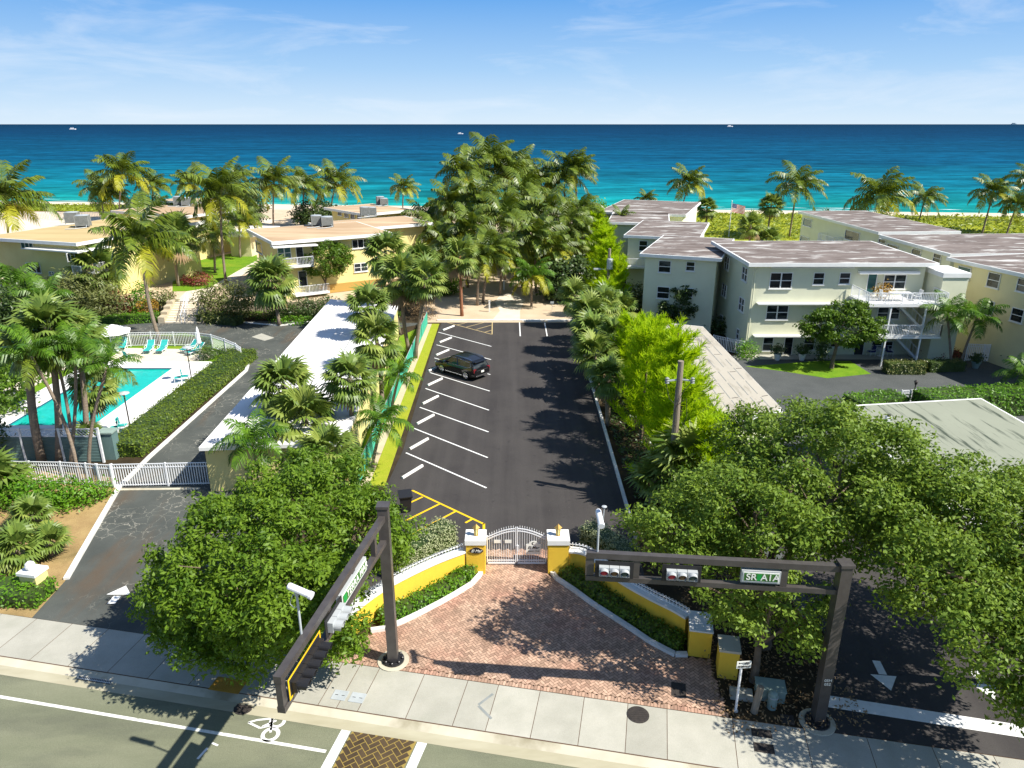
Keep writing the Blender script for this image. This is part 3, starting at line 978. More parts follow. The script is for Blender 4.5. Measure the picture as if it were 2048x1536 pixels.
# markings on the carriageway
RZ = -0.126
def st_bar(mb, a, b, w, mt, z):
    a, b = Vector((a[0], a[1], 0)), Vector((b[0], b[1], 0))
    d = (b - a).normalized(); s = Vector((-d.y, d.x, 0)) * (w / 2)
    mb.poly([(*(a - s).xy, z), (*(b - s).xy, z), (*(b + s).xy, z), (*(a + s).xy, z)], mt)
mb = MB()
zr = -0.13
a, b = P(0, 1393, zr), P(652, 1503, zr)
st_bar(mb, ST(-60, (a - S0).dot(SN)), b, 0.13, 'paint_worn', RZ)
# stripes at the sides of the brick crossing
for (p0, p1) in (((697, 1452), (652, 1536)), ((848, 1478), (822, 1536))):
    q0, q1 = P(*p0, zr), P(*p1, zr)
    st_bar(mb, q0, q0 + (q1 - q0) * 6, 0.34, 'paint_white', RZ)
# the bicycle painted in the cycle lane
def ring(mb, c, r0, r1, mt, z, n=22):
    for i in range(n):
        a, b = 2 * math.pi * i / n, 2 * math.pi * (i + 1) / n
        mb.poly([(c.x + math.cos(a) * r0, c.y + math.sin(a) * r0, z), (c.x + math.cos(a) * r1, c.y + math.sin(a) * r1, z),
                 (c.x + math.cos(b) * r1, c.y + math.sin(b) * r1, z), (c.x + math.cos(b) * r0, c.y + math.sin(b) * r0, z)], mt)
w1, w2 = P(541, 1469, zr), P(555, 1443, zr)
ring(mb, w1, 0.20, 0.33, 'paint_white', RZ); ring(mb, w2, 0.18, 0.30, 'paint_white', RZ)
for p0, p1 in (((497, 1445), (520, 1456)), ((520, 1456), (545, 1450)), ((497, 1445), (515, 1440)), ((515, 1440), (545, 1437)), ((545, 1437), (541, 1465)), ((525, 1453), (553, 1441))):
    st_bar(mb, P(*p0, zr), P(*p1, zr), 0.08, 'paint_white', RZ)
st_bar(mb, P(395, 1518, zr), P(415, 1496, zr), 0.09, 'paint_white', RZ)
st_bar(mb, P(424, 1486, zr), P(436, 1491, zr), 0.07, 'paint_white', RZ)
mb.structure('road_markings')

def herringbone(mb, poly, mt, z, L, gap, ang, border=None):
    """bricks two by one laid in herringbone inside a polygon"""
    pts = [Vector((p[0], p[1])) for p in poly]
    def inside(x, y):
        c = False; j = len(pts) - 1
        for i in range(len(pts)):
            if (pts[i].y > y) != (pts[j].y > y) and x < (pts[j].x - pts[i].x) * (y - pts[i].y) / (pts[j].y - pts[i].y) + pts[i].x:
                c = not c
            j = i
        return c
    cx = sum(p.x for p in pts) / len(pts); cy = sum(p.y for p in pts) / len(pts)
    ca, sa = math.cos(ang), math.sin(ang)
    w = L / 2
    rad = max((p - Vector((cx, cy))).length for p in pts)
    N = int(rad / w) + 4
    for m_ in range(-N // 2, N // 2 + 1):
        for k in range(-N * 2, N * 2 + 1):
            for (x, y, dx, dy) in ((k + 4 * m_, k, 2, 1), (k + 4 * m_, k + 1, 1, 2)):
                mx, my = (x + dx / 2) * w, (y + dy / 2) * w
                if abs(mx) > rad or abs(my) > rad:
                    continue
                X, Y = cx + mx * ca - my * sa, cy + mx * sa + my * ca
                if not inside(X, Y):
                    continue
                hx, hy = dx * w / 2 - gap / 2, dy * w / 2 - gap / 2
                mb.poly([(X + p * hx * ca - q * hy * sa, Y + p * hx * sa + q * hy * ca, z) for p, q in ((-1, -1), (1, -1), (1, 1), (-1, 1))], mt)

cw = [P(708, 1456, zr), P(836, 1477, zr)]
cwd = (P(665, 1536, zr) - cw[0]).normalized()
cwd2 = (P(808, 1536, zr) - cw[1]).normalized()
cwp = [cw[0], cw[1], cw[1] + cwd2 * 14, cw[0] + cwd * 14]
sheet('crossing_bed', cwp, 'crosswalk_joint', -0.127)
mb = MB(); herringbone(mb, cwp, 'crosswalk_brick', -0.123, 0.40, 0.028, SA + math.radians(45)); mb.structure('crossing')

# the car park
LOT = [P(884, 643), P(1146, 643), P(1264, 1062), P(1300, 1190), P(1200, 1150), P(1140, 1118), P(1096, 1104), P(966, 1104), P(930, 1118), P(869, 1142), P(780, 1185), P(690, 1215), P(775, 968), P(806, 900), P(845, 765), P(874, 668)]
sheet('car_park', LOT, 'asphalt_new', 0.012)
mb = MB()
Z1 = 0.017
def zb(x, y, ox, oy, k):
    return P(ox + x / k, oy + y / k)
K1 = 2048 / 540.0
STALLS = [((442, 245), (845, 353)), ((428, 340), (842, 453)), ((412, 440), (837, 567)), ((380, 552), (832, 692)), ((345, 672), (826, 837)),
          ((302, 815), (823, 1002)), ((258, 975), (817, 1197)), ((197, 1160), (808, 1427))]
for a, b in STALLS:
    st_bar(mb, zb(*a, 760, 600, K1), zb(*b, 760, 600, K1), 0.11, 'paint_white', Z1)
for a, b in (((1058, 165), (1064, 275)), ((1248, 165), (1268, 275))):
    st_bar(mb, zb(*a, 760, 600, K1), zb(*b, 760, 600, K1), 0.11, 'paint_white', Z1)
for a, b in (((475, 162), (850, 262)), ((850, 262), (852, 155)), ((585, 190), (705, 160)), ((655, 207), (832, 160)), ((730, 224), (850, 190)), ((795, 245), (850, 229))):
    st_bar(mb, zb(*a, 760, 600, K1), zb(*b, 760, 600, K1), 0.10, 'paint_tan', Z1)
K2 = 2048 / 560.0
for a, b in (((235, 150), (762, 398)), ((760, 392), (760, 465)), ((205, 248), (312, 198)), ((190, 372), (435, 250)), ((200, 490), (555, 303)), ((625, 388), (672, 362)), ((100, 668), (360, 540))):
    st_bar(mb, zb(*a, 760, 940, K2), zb(*b, 760, 940, K2), 0.13, 'paint_yellow', Z1 + (0.002 if a[0] < 230 and a[1] > 200 else 0))
mb.structure('parking_lines')
# concrete edge at the far end, and the pale kerb along the right side
mb = MB()
a, b = P(874, 642), P(1146, 642)
mb.prism([a, b, b + Vector((0, .28, 0)), a + Vector((0, .28, 0))], 0.0, 0.13, 'kerb_white')
mb.structure('lot_end_kerb')
mb = MB()
a, b = P(1146, 645), P(1268, 1078)
mb.prism([a, b, b + Vector((.16, 0, 0)), a + Vector((.16, 0, 0))], 0.0, 0.22, 'kerb_white')
mb.structure('lot_side_kerb')
# verge left of the lot and bare strip along the green fence
E0, E1 = P(880, 648), P(772, 972)
sheet('verge', [E0 + Vector((-.06, 0, 0)), E1 + Vector((-.06, 0, 0)), E1 + Vector((-1.0, 0, 0)), E0 + Vector((-.85, 0, 0))], 'lawn_yellow', 0.03)
sheet('verge_strip', [E0 + Vector((-.85, 0, 0)), E1 + Vector((-1.0, 0, 0)), E1 + Vector((-1.55, 0, 0)), E0 + Vector((-1.3, 0, 0))], 'sand', 0.02)
sheet('lawn', [E0 + Vector((-1.3, 0, 0)), E1 + Vector((-1.55, 0, 0)), (-10.6, 36), (-11.2, 70)], 'lawn', 0.016)
# sandy garden behind the lot, with its path
sheet('sand_garden', [(-9.5, 75.2), (8, 75.2), (10, 100), (8, 150), (-12, 150), (-12, 95)], 'sand', 0.018)
px_sheet('garden_path', [(985, 640), (1040, 640), (1040, 622), (1050, 600), (1030, 585), (1000, 590), (990, 605), (1000, 622)], 'path_pale', 0.024)
# brick forecourt
AP = [P(660, 1322), P(745, 1266), P(800, 1247), P(880, 1207), P(945, 1167), P(966, 1143), P(970, 1100), P(1096, 1100), P(1100, 1150), P(1125, 1165), P(1180, 1207), P(1260, 1257), P(1330, 1302), P(1372, 1316), P(1417, 1318), P(1455, 1432)]
fr0, fr1 = ST(s_of(660, 1322), 0), ST(s_of(1455, 1432), 0)
AP[0], AP[-1] = fr0, fr1
sheet('forecourt_bed', AP, 'brick_joint', 0.014)
mb = MB()
inner = [ST(s_of(660, 1322), -0.24)] + AP[1:-1] + [ST(s_of(1452, 1425), -0.24)]
herringbone(mb, inner, 'brick', 0.019, 0.24, 0.016, SA + math.radians(45))
s = s_of(660, 1322)
while s < s_of(1452, 1432):
    mb.poly([ST(s + .008, -0.23, 0.019), ST(s + .008, -0.01, 0.019), ST(s + .112, -0.01, 0.019), ST(s + .112, -0.23, 0.019)], 'brick')
    s += 0.12
mb.structure('brick_forecourt')

# left drive
sheet('drive', [ST(s_of(72, 1230), 0), ST(-7.4, 0), P(500, 1100), P(560, 900), (-11, 40), (-13, 72), (-9, 75), P(560, 643), P(430, 642), P(310, 643), P(200, 656), P(0, 672), P(0, 700), P(240, 690), P(480, 705), P(497, 735), P(237, 975), P(130, 1163)], 'asphalt_cracked', 0.014)
sheet('mulch_bed', [ST(s_of(72, 1230), 0), P(130, 1163), P(237, 975), P(225, 955), P(-60, 925), P(-500, 1050), P(-500, 1160)], 'mulch', 0.018)
mb = MB()
for a, b in (((133, 1160), (239, 976)), ((239, 976), (300, 915)), ((300, 915), (493, 742)), ((493, 742), (499, 722)), ((499, 722), (487, 700))):
    p, q = P(*a), P(*b)
    mb.bar(p + Vector((0, 0, .07)), q + Vector((0, 0, .07)), 0.24, 0.14, 'kerb_white')
p, q = P(236, 980), P(400, 978)
mb.bar(p + Vector((0, 0, .02)), q + Vector((0, 0, .02)), 0.2, 0.05, 'kerb_concrete')
for a, b in (((215, 650), (310, 640)), ((310, 640), (395, 638)), ((420, 640), (560, 652)), ((560, 652), (640, 642))):
    p, q = P(*a), P(*b)
    mb.bar(p + Vector((0, 0, .06)), q + Vector((0, 0, .06)), 0.22, 0.12, 'kerb_white')
mb.structure('drive_kerb')
mb = MB()
# white arrow on the left drive, and the pale hatch in the turning area
c = P(222, 1208); tip = P(252, 1172); d = (tip - c); d.z = 0; L = d.length; d.normalize(); s = Vector((-d.y, d.x, 0))
st_bar(mb, c, c + d * (L * 0.42), 0.34, 'paint_white', 0.019)
mb.poly([(*(c + d * L * 0.5 - s * .55).xy, .019), (*(tip).xy, .019), (*(c + d * L * 0.5 + s * .55).xy, .019)][::1], 'paint_white')
q = [P(503, 674), P(523, 667), P(549, 676), P(529, 682)]
mb.poly([(*p.xy, 0.019) for p in reversed(q)], 'concrete')
mb.structure('drive_markings')

# right hand yard and drive
sheet('yard', [(12.5, 35), (12.5, 62), (17, 63.2), (64, 62.2), (64, 46), (26, 44.2), (20, 43.6), (18, 20), (12.5, 26)], 'asphalt_grey', 0.010)
sheet('side_drive', [ST(s_of(1655, 1468), -0.02), P(1645, 1400), P(1665, 1300), (13.5, 34), (19, 34), (34, 34), ST(34, -0.02)], 'asphalt_new', 0.013)
mb = MB()
def arrow(mb, tail, tip, w, mt, z, head=0.5):
    c, t = P(*tail), P(*tip)
    d = t - c; d.z = 0; L = d.length; d.normalize(); s = Vector((-d.y, d.x, 0))
    st_bar(mb, c, c + d * (L * (1 - head) - 0.04), w, mt, z)
    q = [c + d * L * (1 - head) - s * w * 1.6, t, c + d * L * (1 - head) + s * w * 1.6]
    mb.poly([(*p.xy, z) for p in q], mt)
arrow(mb, (1752, 1322), (1782, 1382), 0.30, 'paint_white', 0.018)
arrow(mb, (1945, 1340), (1990, 1400), 0.30, 'paint_white', 0.018)
a0, a1 = P(1648, 1402), P(2048, 1464)
a2 = a0 + (a1 - a0) * 2.2
st_bar(mb, a0, a2, 0.62, 'paint_white', 0.019)
mb.structure('side_drive_markings')
px_sheet('front_lawn', [(1490, 733), (1640, 722), (1700, 722), (1742, 748), (1655, 757), (1560, 742)], 'lawn', 0.02)
sheet('front_path', [(18.5, 62.3), (37.5, 62.3), (37.5, 63.9), (21.0, 63.9)], 'concrete', 0.016)
# seaward lawns
sheet('back_sand', [(-260, 150), (24, 150), (20, shore(20) - 16), (-260, shore(-260) - 16)], 'sand', 0.05)
sheet('seaside_lawn', [(20, 92), (75, 84), (80, 150), (12, 156)], 'lawn_yellow', 0.012)
sheet('seaside_terrace', [(24, 118), (46, 116), (46, 127), (25, 129)], 'path_pale', 0.018)
# raised garden court of the left flats
TZ = 1.25
TER = [(-120, 84), (-62, 80.5), (-38.4, 80.2), (-34.5, 80.2), (-27, 79.4), (-20, 79.6), (-13.5, 82), (-11.5, 100), (-10, 150), (-120, 166)]
mb = MB(); mb.prism([Vector((x, y)) for x, y in TER], 0.0, TZ, 'stone', 'sand', bottom=False); mb.structure('terrace')
sheet('court_lawn', [P(x, y, TZ) for x, y in ((345, 583), (420, 582), (470, 545), (515, 520), (512, 500), (470, 505), (400, 520), (345, 560))], 'lawn', TZ + 0.006)
sheet('court_path', [P(x, y, TZ) for x, y in ((352, 603), (398, 603), (440, 570), (500, 545), (512, 522), (470, 545), (420, 575), (372, 583))], 'path_pale', TZ + 0.010)
sheet('upper_court', [P(x, y, TZ) for x, y in ((0, 520), (0, 440), (240, 436), (420, 430), (560, 440), (480, 470), (240, 480), (40, 520))], 'deck_cream', TZ + 0.008)

# pool garden
PX0, PX1, PY0, PY1 = -35.2, -29.2, 46.6, 59.2
px_sheet('pool_lawn', [(0, 660), (200, 668), (262, 670), (372, 668), (425, 676), (474, 694), (495, 708), (490, 725), (240, 905), (0, 905)], 'lawn', 0.05)
mb = MB()
DX0, DX1, DY0, DY1 = -37.2, -26.0, 41.5, 61.0
for a, b in (((DX0, DY0), (DX1, PY0)), ((DX0, PY1), (DX1, DY1)), ((DX0, PY0), (PX0, PY1)), ((PX1, PY0), (DX1, PY1))):
    mb.box((a[0], a[1], 0.0), (b[0], b[1], 0.24), 'deck_white')
mb.structure('pool_deck')
mb = MB()
w = .14
mb.poly([(PX0, PY0, .10), (PX1, PY0, .10), (PX1, PY1, .10), (PX0, PY1, .10)], 'pool_water')
mb.structure('pool_water')
mb = MB()
for a, b in (((PX0, PY0), (PX1, PY0)), ((PX0, PY1), (PX1, PY1))):
    y = a[1]; sgn = 1 if y == PY0 else -1
    mb.poly([(a[0], y + .004 * sgn, .105), (b[0], y + .004 * sgn, .105), (b[0], y + .004 * sgn, .225), (a[0], y + .004 * sgn, .225)], 'pool_tile')
for x in (PX0 + .004, PX1 - .004):
    mb.poly([(x, PY0, .105), (x, PY1, .105), (x, PY1, .225), (x, PY0, .225)], 'pool_tile')
mb.structure('pool_edge_tiles')
px_sheet('sun_terrace', [(215, 720), (250, 697), (400, 700), (425, 712), (415, 721), (395, 723), (225, 727)], 'deck_cream', 0.06)
sheet('pool_side_path', [(-40.5, 44), (-38.6, 44), (-38.6, 62), (-40.5, 62)], 'deck_cream', 0.06)

# ------------------------------------------------------------------ signal masts
def box_pole(mb, p, q, w, mt, up=(0, 1, 0)):
    mb.bar(p, q, w, w, mt, up)

def mast(name, label, foot, top_z, tip, z_lo, z_hi, struts):
    t = thing(name, label, 'signal mast', foot)
    foot = Vector(foot); tip = Vector(tip)
    MT = 'mast_bronze'
    mb = MB()
    mb.obox((0, 0, top_z / 2 + 0.1), (0.19, 0, 0), (0, 0.19, 0), (0, 0, top_z / 2 - 0.1), MT)
    mb.child('pole', t)
    mb = MB()
    mb.lathe([(0.62, 0.0), (0.62, 0.05)], (0, 0, 0.0), 'kerb_concrete', 24)
    mb.lathe([(0.43, 0.05), (0.43, 0.12), (0.30, 0.14), (0.30, 0.22)], (0, 0, 0), 'black_plastic', 24)
    for i in range(8):
        a = i * math.pi / 4
        mb.lathe([(0.055, 0.12), (0.055, 0.2), (0.03, 0.22)], (math.cos(a) * .36, math.sin(a) * .36, 0), 'black_plastic', 7)
    mb.child('base_flange', t)
    mb = MB(); mb.obox((0, 0, top_z + 0.03), (0.23, 0, 0), (0, 0.23, 0), (0, 0, 0.05), MT); mb.child('cap', t)
    d = Vector((tip.x - foot.x, tip.y - foot.y, 0)); L = d.length; d /= L
    st = d * 0.16
    for z, nm in ((z_hi - 0.11, 'upper_beam'), (z_lo + 0.09, 'lower_beam')):
        mb = MB(); mb.bar(st + Vector((0, 0, z)), d * L + Vector((0, 0, z)), 0.22, 0.22 if nm == 'upper_beam' else 0.18, MT); mb.child(nm, t)
    for f, w in struts:
        mb = MB()
        c = d * (L * f) + Vector((0, 0, (z_lo + z_hi) / 2))
        mb.obox(c, d * (w / 2), Vector((-d.y, d.x, 0)) * 0.085, (0, 0, (z_hi - z_lo) / 2 - 0.19), MT)
        mb.child('strut', t)
    return t, d, L

RF = P(1634, 1445)
RTIP = Vector((2.50, 21.0, 0))
ZLO, ZHI = 5.44, 6.52
mastR, RD, RL = mast('signal_mast', 'brown signal mast whose arm carries the SR A1A sign, foot beside the right drive', (RF.x, RF.y, 0.0), 6.55, RTIP, ZLO, ZHI,
                     [(0.985, 0.28), (0.80, 0.22), (0.565, 0.20), (0.625, 0.1), (0.225, 0.22)])
LF = P(787, 1322)
LTIP = Vector((-6.05, 15.0, 0))
mastL, LD, LL = mast('signal_mast', 'brown signal mast on the brick forecourt with its arm reaching out over the road', (LF.x, LF.y, 0.0), 6.93, LTIP, ZLO, 6.62,
                     [(0.985, 0.24), (0.62, 0.2), (0.385, 0.22), (0.14, 0.2)])
mb = MB()
for k, s_ in enumerate(('05H', '052')):
    text(s_, mastR, (0.02, -0.195, 2.02 - 0.16 * k), (1, 0, 0), (0, 0, 1), 0.15, 'sign_white', 'number')

def arm_pt(foot, tip, py, z):
    """point of a mast arm that is seen at a picture height"""
    a, b = Vector((foot.x, foot.y, z)), Vector((tip.x, tip.y, z))
    lo, hi = 0.0, 1.0
    for _ in range(40):
        m_ = (lo + hi) / 2
        if proj(a.lerp(b, m_))[1] < py:
            lo = m_
        else:
            hi = m_
    return a.lerp(b, (lo + hi) / 2)

def signal(name, label, c, along, face, lenses, mt, plate=None, yellow=False, pitch=0.34, vis=0.17):
    """a horizontal signal head: housing, backplate, lens and visor for each light"""
    c, along, face = Vector(c), Vector(along).normalized(), Vector(face).normalized()
    n = len(lenses)
    t = thing(name, label, 'traffic light', c)
    up = Vector((0, 0, 1))
    mb = MB()
    for i in range(n):
        o = along * ((i - (n - 1) / 2) * pitch)
        mb.obox(o + face * 0.10, along * (pitch / 2 - 0.008), face * 0.10, up * 0.17, mt)
    mb.child('housing', t)
    mb = MB()
    hw = n * pitch / 2 + 0.13
    mb.obox(face * 0.02, along * hw, face * 0.012, up * 0.32, 'backplate_black')
    if yellow:
        for sg in (-1, 1):
            mb.obox(face * 0.036 + up * (0.30 * sg), along * hw, face * 0.004, up * 0.028, 'paint_yellow')
            mb.obox(face * 0.036 + along * ((hw - 0.03) * sg), along * 0.03, face * 0.004, up * 0.27, 'paint_yellow')
    mb.child('backplate', t)
    for i, lm in enumerate(lenses):
        o = along * ((i - (n - 1) / 2) * pitch) + face * 0.2
        mb = MB()
        mb.lathe([(0.135, 0.0), (0.12, 0.02), (0.06, 0.038), (0.0, 0.044)], o, lm, 16, face)
        mb.child('lens', t)
        mb = MB()
        N = 16
        P0 = []
        for j in range(N + 1):
            a = math.radians(-55 + 290 * j / N)
            P0.append((along * math.cos(a) + up * math.sin(a), vis - 0.08 * (1 - math.sin(a)) * 0.5))
        for rad_, flip in ((0.148, 0), (0.156, 1)):
            for j in range(N):
                (u0, l0), (u1, l1) = P0[j], P0[j + 1]
                q = [o + u0 * rad_, o + u1 * rad_, o + u1 * rad_ + face * l1, o + u0 * rad_ + face * l0]
                mb.poly(q if flip else q[::-1], mt)
        for j in range(N):
            (u0, l0), (u1, l1) = P0[j], P0[j + 1]
            mb.poly([o + u0 * .148 + face * l0, o + u0 * .156 + face * l0, o + u1 * .156 + face * l1, o + u1 * .148 + face * l1], mt)
        mb.child('visor', t)
    return t

# right arm: two grey heads that face the camera, and the lit street sign
RFACE = Vector((-RD.y, RD.x, 0))
if RFACE.y > 0:
    RFACE = -RFACE
RA = -RD          # from tip towards the pole, picture left to right
def rarm(px, z):
    lo, hi = 0.0, 1.0
    a, b = Vector((RTIP.x, RTIP.y, z)), Vector((RF.x, RF.y, z))
    for _ in range(40):
        m_ = (lo + hi) / 2
        if proj(a.lerp(b, m_))[0] < px:
            lo = m_
        else:
            hi = m_
    return a.lerp(b, (lo + hi) / 2)
signal('traffic_light', 'grey three lens signal at the tip of the right arm, set in a black panel', rarm(1228, 5.95) + RFACE * 0.13, RA, RFACE, ('lens_red', 'lens_amber', 'lens_green'), 'signal_grey')
signal('traffic_light', 'grey three lens signal midway along the right arm, left of the SR A1A sign', rarm(1362, 5.95) + RFACE * 0.13, RA, RFACE, ('lens_red', 'lens_amber', 'lens_green'), 'signal_grey')

def street_sign(label, c, along, face, w, h, body, gap):
    c, along, face = Vector(c), Vector(along).normalized(), Vector(face).normalized()
    up = Vector((0, 0, 1))
    t = thing('street_sign', label, 'street sign', c)
    mb = MB(); mb.obox(Vector((0, 0, 0)), along * (w / 2), face * 0.09, up * (h / 2), 'signal_grey'); mb.child('frame', t)
    mb = MB(); mb.obox(face * 0.095, along * (w / 2 - .05), face * 0.008, up * (h / 2 - .05), 'sign_white'); mb.child('border', t)
    mb = MB(); mb.obox(face * 0.105, along * (w / 2 - .085), face * 0.006, up * (h / 2 - .085), 'sign_green'); mb.child('face_panel', t)
    mb = MB(); mb.obox(face * 0.113 + along * gap[0], along * gap[1], face * 0.003, up * (h / 2 - .11), 'sign_green_bright'); mb.child('patch', t)
    return t, face, along, up
t, f, a, u = street_sign('green lit street sign reading SR A1A on the right arm', rarm(1520, 5.97) + RFACE * 0.05, RA, RFACE, 1.26, 0.46, '', (-0.06, 0.075))
text('SR', t, f * 0.118 + a * -0.31, a, u, 0.33, 'sign_white')
text('A1A', t, f * 0.118 + a * 0.29, a, u, 0.33, 'sign_white')

LFACE = Vector((-LD.y, LD.x, 0))
if LFACE.x < 0:
    LFACE = -LFACE
LA = LFACE.cross(Vector((0, 0, -1)))
c1, c2 = arm_pt(LF, LTIP, 1125, 6.05), arm_pt(LF, LTIP, 1205, 6.05)
t, f, a, u = street_sign('green lit street sign with long white name on the left arm', (c1 + c2) / 2 + LFACE * 0.06, LA, LFACE, (c1 - c2).length, 0.50, '', (-(c1 - c2).length / 2 + 0.26, 0.12))
text('TERRA MAR', t, f * 0.118 + a * 0.20, a, u, 0.34, 'sign_white')
gc = (arm_pt(LF, LTIP, 1217, 6.0) + arm_pt(LF, LTIP, 1250, 6.0)) / 2
signal('traffic_light', 'grey three lens signal on the left arm, next to the street sign', gc + LFACE * 0.13, LA, LFACE, ('lens_green', 'lens_amber', 'lens_red'), 'signal_grey', vis=0.28)
gc = (arm_pt(LF, LTIP, 1288, 6.0) + arm_pt(LF, LTIP, 1368, 6.0)) / 2
signal('traffic_light', 'long black five lens signal with yellow border at the end of the left arm', gc + LFACE * 0.13, LA, LFACE, ('lens_green', 'lens_green', 'lens_amber', 'lens_amber', 'lens_red'), 'black_plastic', yellow=True, pitch=0.36, vis=0.30)

# detector cameras on stalks above the arms
def detector(label, foot, h, aim, antenna=False):
    t = thing('traffic_camera', label, 'camera', foot)
    mb = MB(); mb.tube([(0, 0, 0), (0, 0, h)], 0.035, 'steel_grey', 8); mb.child('stalk', t)
    aim = Vector(aim).normalized()
    mb = MB(); mb.lathe([(0.085, -0.32), (0.10, -0.28), (0.10, 0.30), (0.115, 0.32), (0.115, 0.42)], Vector((0, 0, h + 0.12)) + aim * 0.08, 'white_metal', 14, aim)
    mb.lathe([(0.05, -0.1), (0.05, 0.06)], (0, 0, h), 'steel_grey', 10)
    mb.child('housing', t)
    if antenna:
        mb = MB()
        mb.tube([(0.1, 0.02, h - 0.25), (0.14, 0.02, h - 0.2), (0.16, 0.02, h + 0.42)], 0.014, 'steel_grey', 6)
        mb.lathe([(0.0, 0.0), (0.085, 0.01), (0.085, 0.03), (0.0, 0.05)], (0.16, 0.02, h + 0.42), 'signal_grey', 12)
        mb.child('aerial', t)
    else:
        mb = MB()
        mb.tube([(0, 0, h + .05), (-.12, 0, h - .1), (-.22, 0, h - .35), (-.1, 0, h - .5), (0, 0, h - .42)], 0.012, 'signal_grey', 6)
        mb.child('cable', t)
    return t
fx = rarm(1195, ZHI)
detector('white detector camera with disc aerial on a stalk at the tip of the right arm', fx, 1.25, (0.05, -1, -0.25), True)
fl = arm_pt(LF, LTIP, 1268, 6.62)
detector('white detector camera with looped cable on a stalk above the left arm', fl - LFACE * 0.1, 1.35, (0.95, -0.25, -0.28))

# ------------------------------------------------------------------ gate, pillars, curved yellow walls
GY = 29.95
GX0, GX1 = -1.22, 1.66
def pillar(label, x0, x1):
    t = thing('gate_pillar', label, 'pillar', ((x0 + x1) / 2, GY - 0.3, 0))
    mb = MB(); mb.box((x0, GY - 0.78, 0), (x1, GY + 0.14, 1.60), 'yellow_stucco'); mb.child('shaft', t, world=True)
    mb = MB(); mb.box((x0 - .05, GY - 0.83, 1.60), (x1 + .05, GY + 0.19, 1.84), 'white_trim'); mb.child('cap', t, world=True)
    return t
pillar('yellow gate pillar with the black oval plaque', GX0 - 0.92, GX0 - 0.04)
pillar('yellow gate pillar at the right of the gate, without a plaque', GX1 + 0.04, GX1 + 0.98)
def lantern(label, x):
    t = thing('lantern', label, 'lantern', (x, GY - 0.32, 1.84))
    mb = MB()
    mb.lathe([(0.11, 0.0), (0.11, 0.03), (0.05, 0.05)], (0, 0, 0), 'gold', 8)
    for i in range(4):
        a = math.pi / 4 + i * math.pi / 2
        mb.bar((math.cos(a) * .10, math.sin(a) * .10, 0.05), (math.cos(a) * .13, math.sin(a) * .13, 0.40), 0.022, 0.022, 'gold', (1, 0, 0))
    mb.child('frame', t)
    mb = MB(); mb.lathe([(0.10, 0.05), (0.125, 0.39)], (0, 0, 0), 'stucco_yellow', 4); mb.child('glass', t)
    mb = MB(); mb.lathe([(0.19, 0.40), (0.04, 0.56), (0.0, 0.62)], (0, 0, 0), 'gold', 4); mb.child('roof', t)
lantern('small brass lantern on the pillar with the plaque', GX0 - 0.46)
lantern('small brass lantern on the pillar right of the gate', GX1 + 0.5)
# oval plaque
t = thing('plaque', 'black oval plaque with gold rim on the left gate pillar', 'plaque', (GX0 - 0.44, GY - 0.79, 1.30))
mb = MB()
out = []
for i in range(28):
    a = 2 * math.pi * i / 28
    x, z = math.cos(a) * 0.34, math.sin(a) * 0.15
    if abs(x) < 0.2 and z > 0:
        z += 0.06 * (1 - (x / 0.2) ** 2)
    out.append((x, z))
def plate(mb, out, y0, y1, sc, mt):
    f = [(x * sc, y0, z * sc) for x, z in out]; b = [(x * sc, y1, z * sc) for x, z in out]
    n = len(f)
    mb.poly(f[::-1] if y0 > y1 else f, mt)
    for i in range(n):
        j = (i + 1) % n
        mb.poly([f[i], b[i], b[j], f[j]], mt)
mb = MB(); plate(mb, out, -0.03, 0.0, 1.0, 'gold'); mb.child('rim', t)
mb = MB(); plate(mb, out, -0.04, -0.03, 0.92, 'ink'); mb.child('panel', t)
text('El Mar', t, (0, -0.046, 0.0), (1, 0, 0), (0, 0, 1), 0.19, 'sign_white', shear=0.35)

gate = thing('entrance_gate', 'white arched double gate of metal bars across the brick forecourt', 'gate', ((GX0 + GX1) / 2, GY, 0))
mid = (GX0 + GX1) / 2
half = (GX1 - GX0) / 2
def arch(x):
    return 1.52 + 0.50 * math.cos(min(1.0, abs(x - mid) / half) * math.pi / 2 * 0.98)
for x0, x1 in ((GX0 + 0.01, mid - 0.012), (mid + 0.012, GX1 - 0.01)):
    mb = MB()
    nb = 13
    for i in range(nb):
        x = x0 + 0.03 + (x1 - x0 - 0.06) * i / (nb - 1)
        edge = i in (0, nb - 1)
        top = arch(x) + (0.10 if not edge else 0.06)
        mb.bar((x, GY, 0.08), (x, GY, top), 0.05 if edge else 0.021, 0.05 if edge else 0.021, 'white_metal', (1, 0, 0))
        if not edge:
            mb.lathe([(0.02, top), (0.0, top + 0.07)], (x, GY, 0), 'white_metal', 5)
    for k in range(10):
        xa, xb = x0 + (x1 - x0) * k / 10, x0 + (x1 - x0) * (k + 1) / 10
        for dz in (-0.02, -0.15):
            mb.bar((xa, GY, arch(xa) + dz), (xb, GY, arch(xb) + dz), 0.045, 0.045, 'white_metal')
    mb.bar((x0, GY, 0.11), (x1, GY, 0.11), 0.05, 0.09, 'white_metal')
    mb.bar((x0, GY, 0.26), (x1, GY, 0.26), 0.04, 0.04, 'white_metal')
    mb.child('gate_leaf', gate, world=True)
mb = MB(); mb.obox((mid + .05, GY - 0.05, 0.95), (0.045, 0, 0), (0, 0.03, 0), (0, 0, 0.16), 'white_metal'); mb.child('latch', gate, world=True)
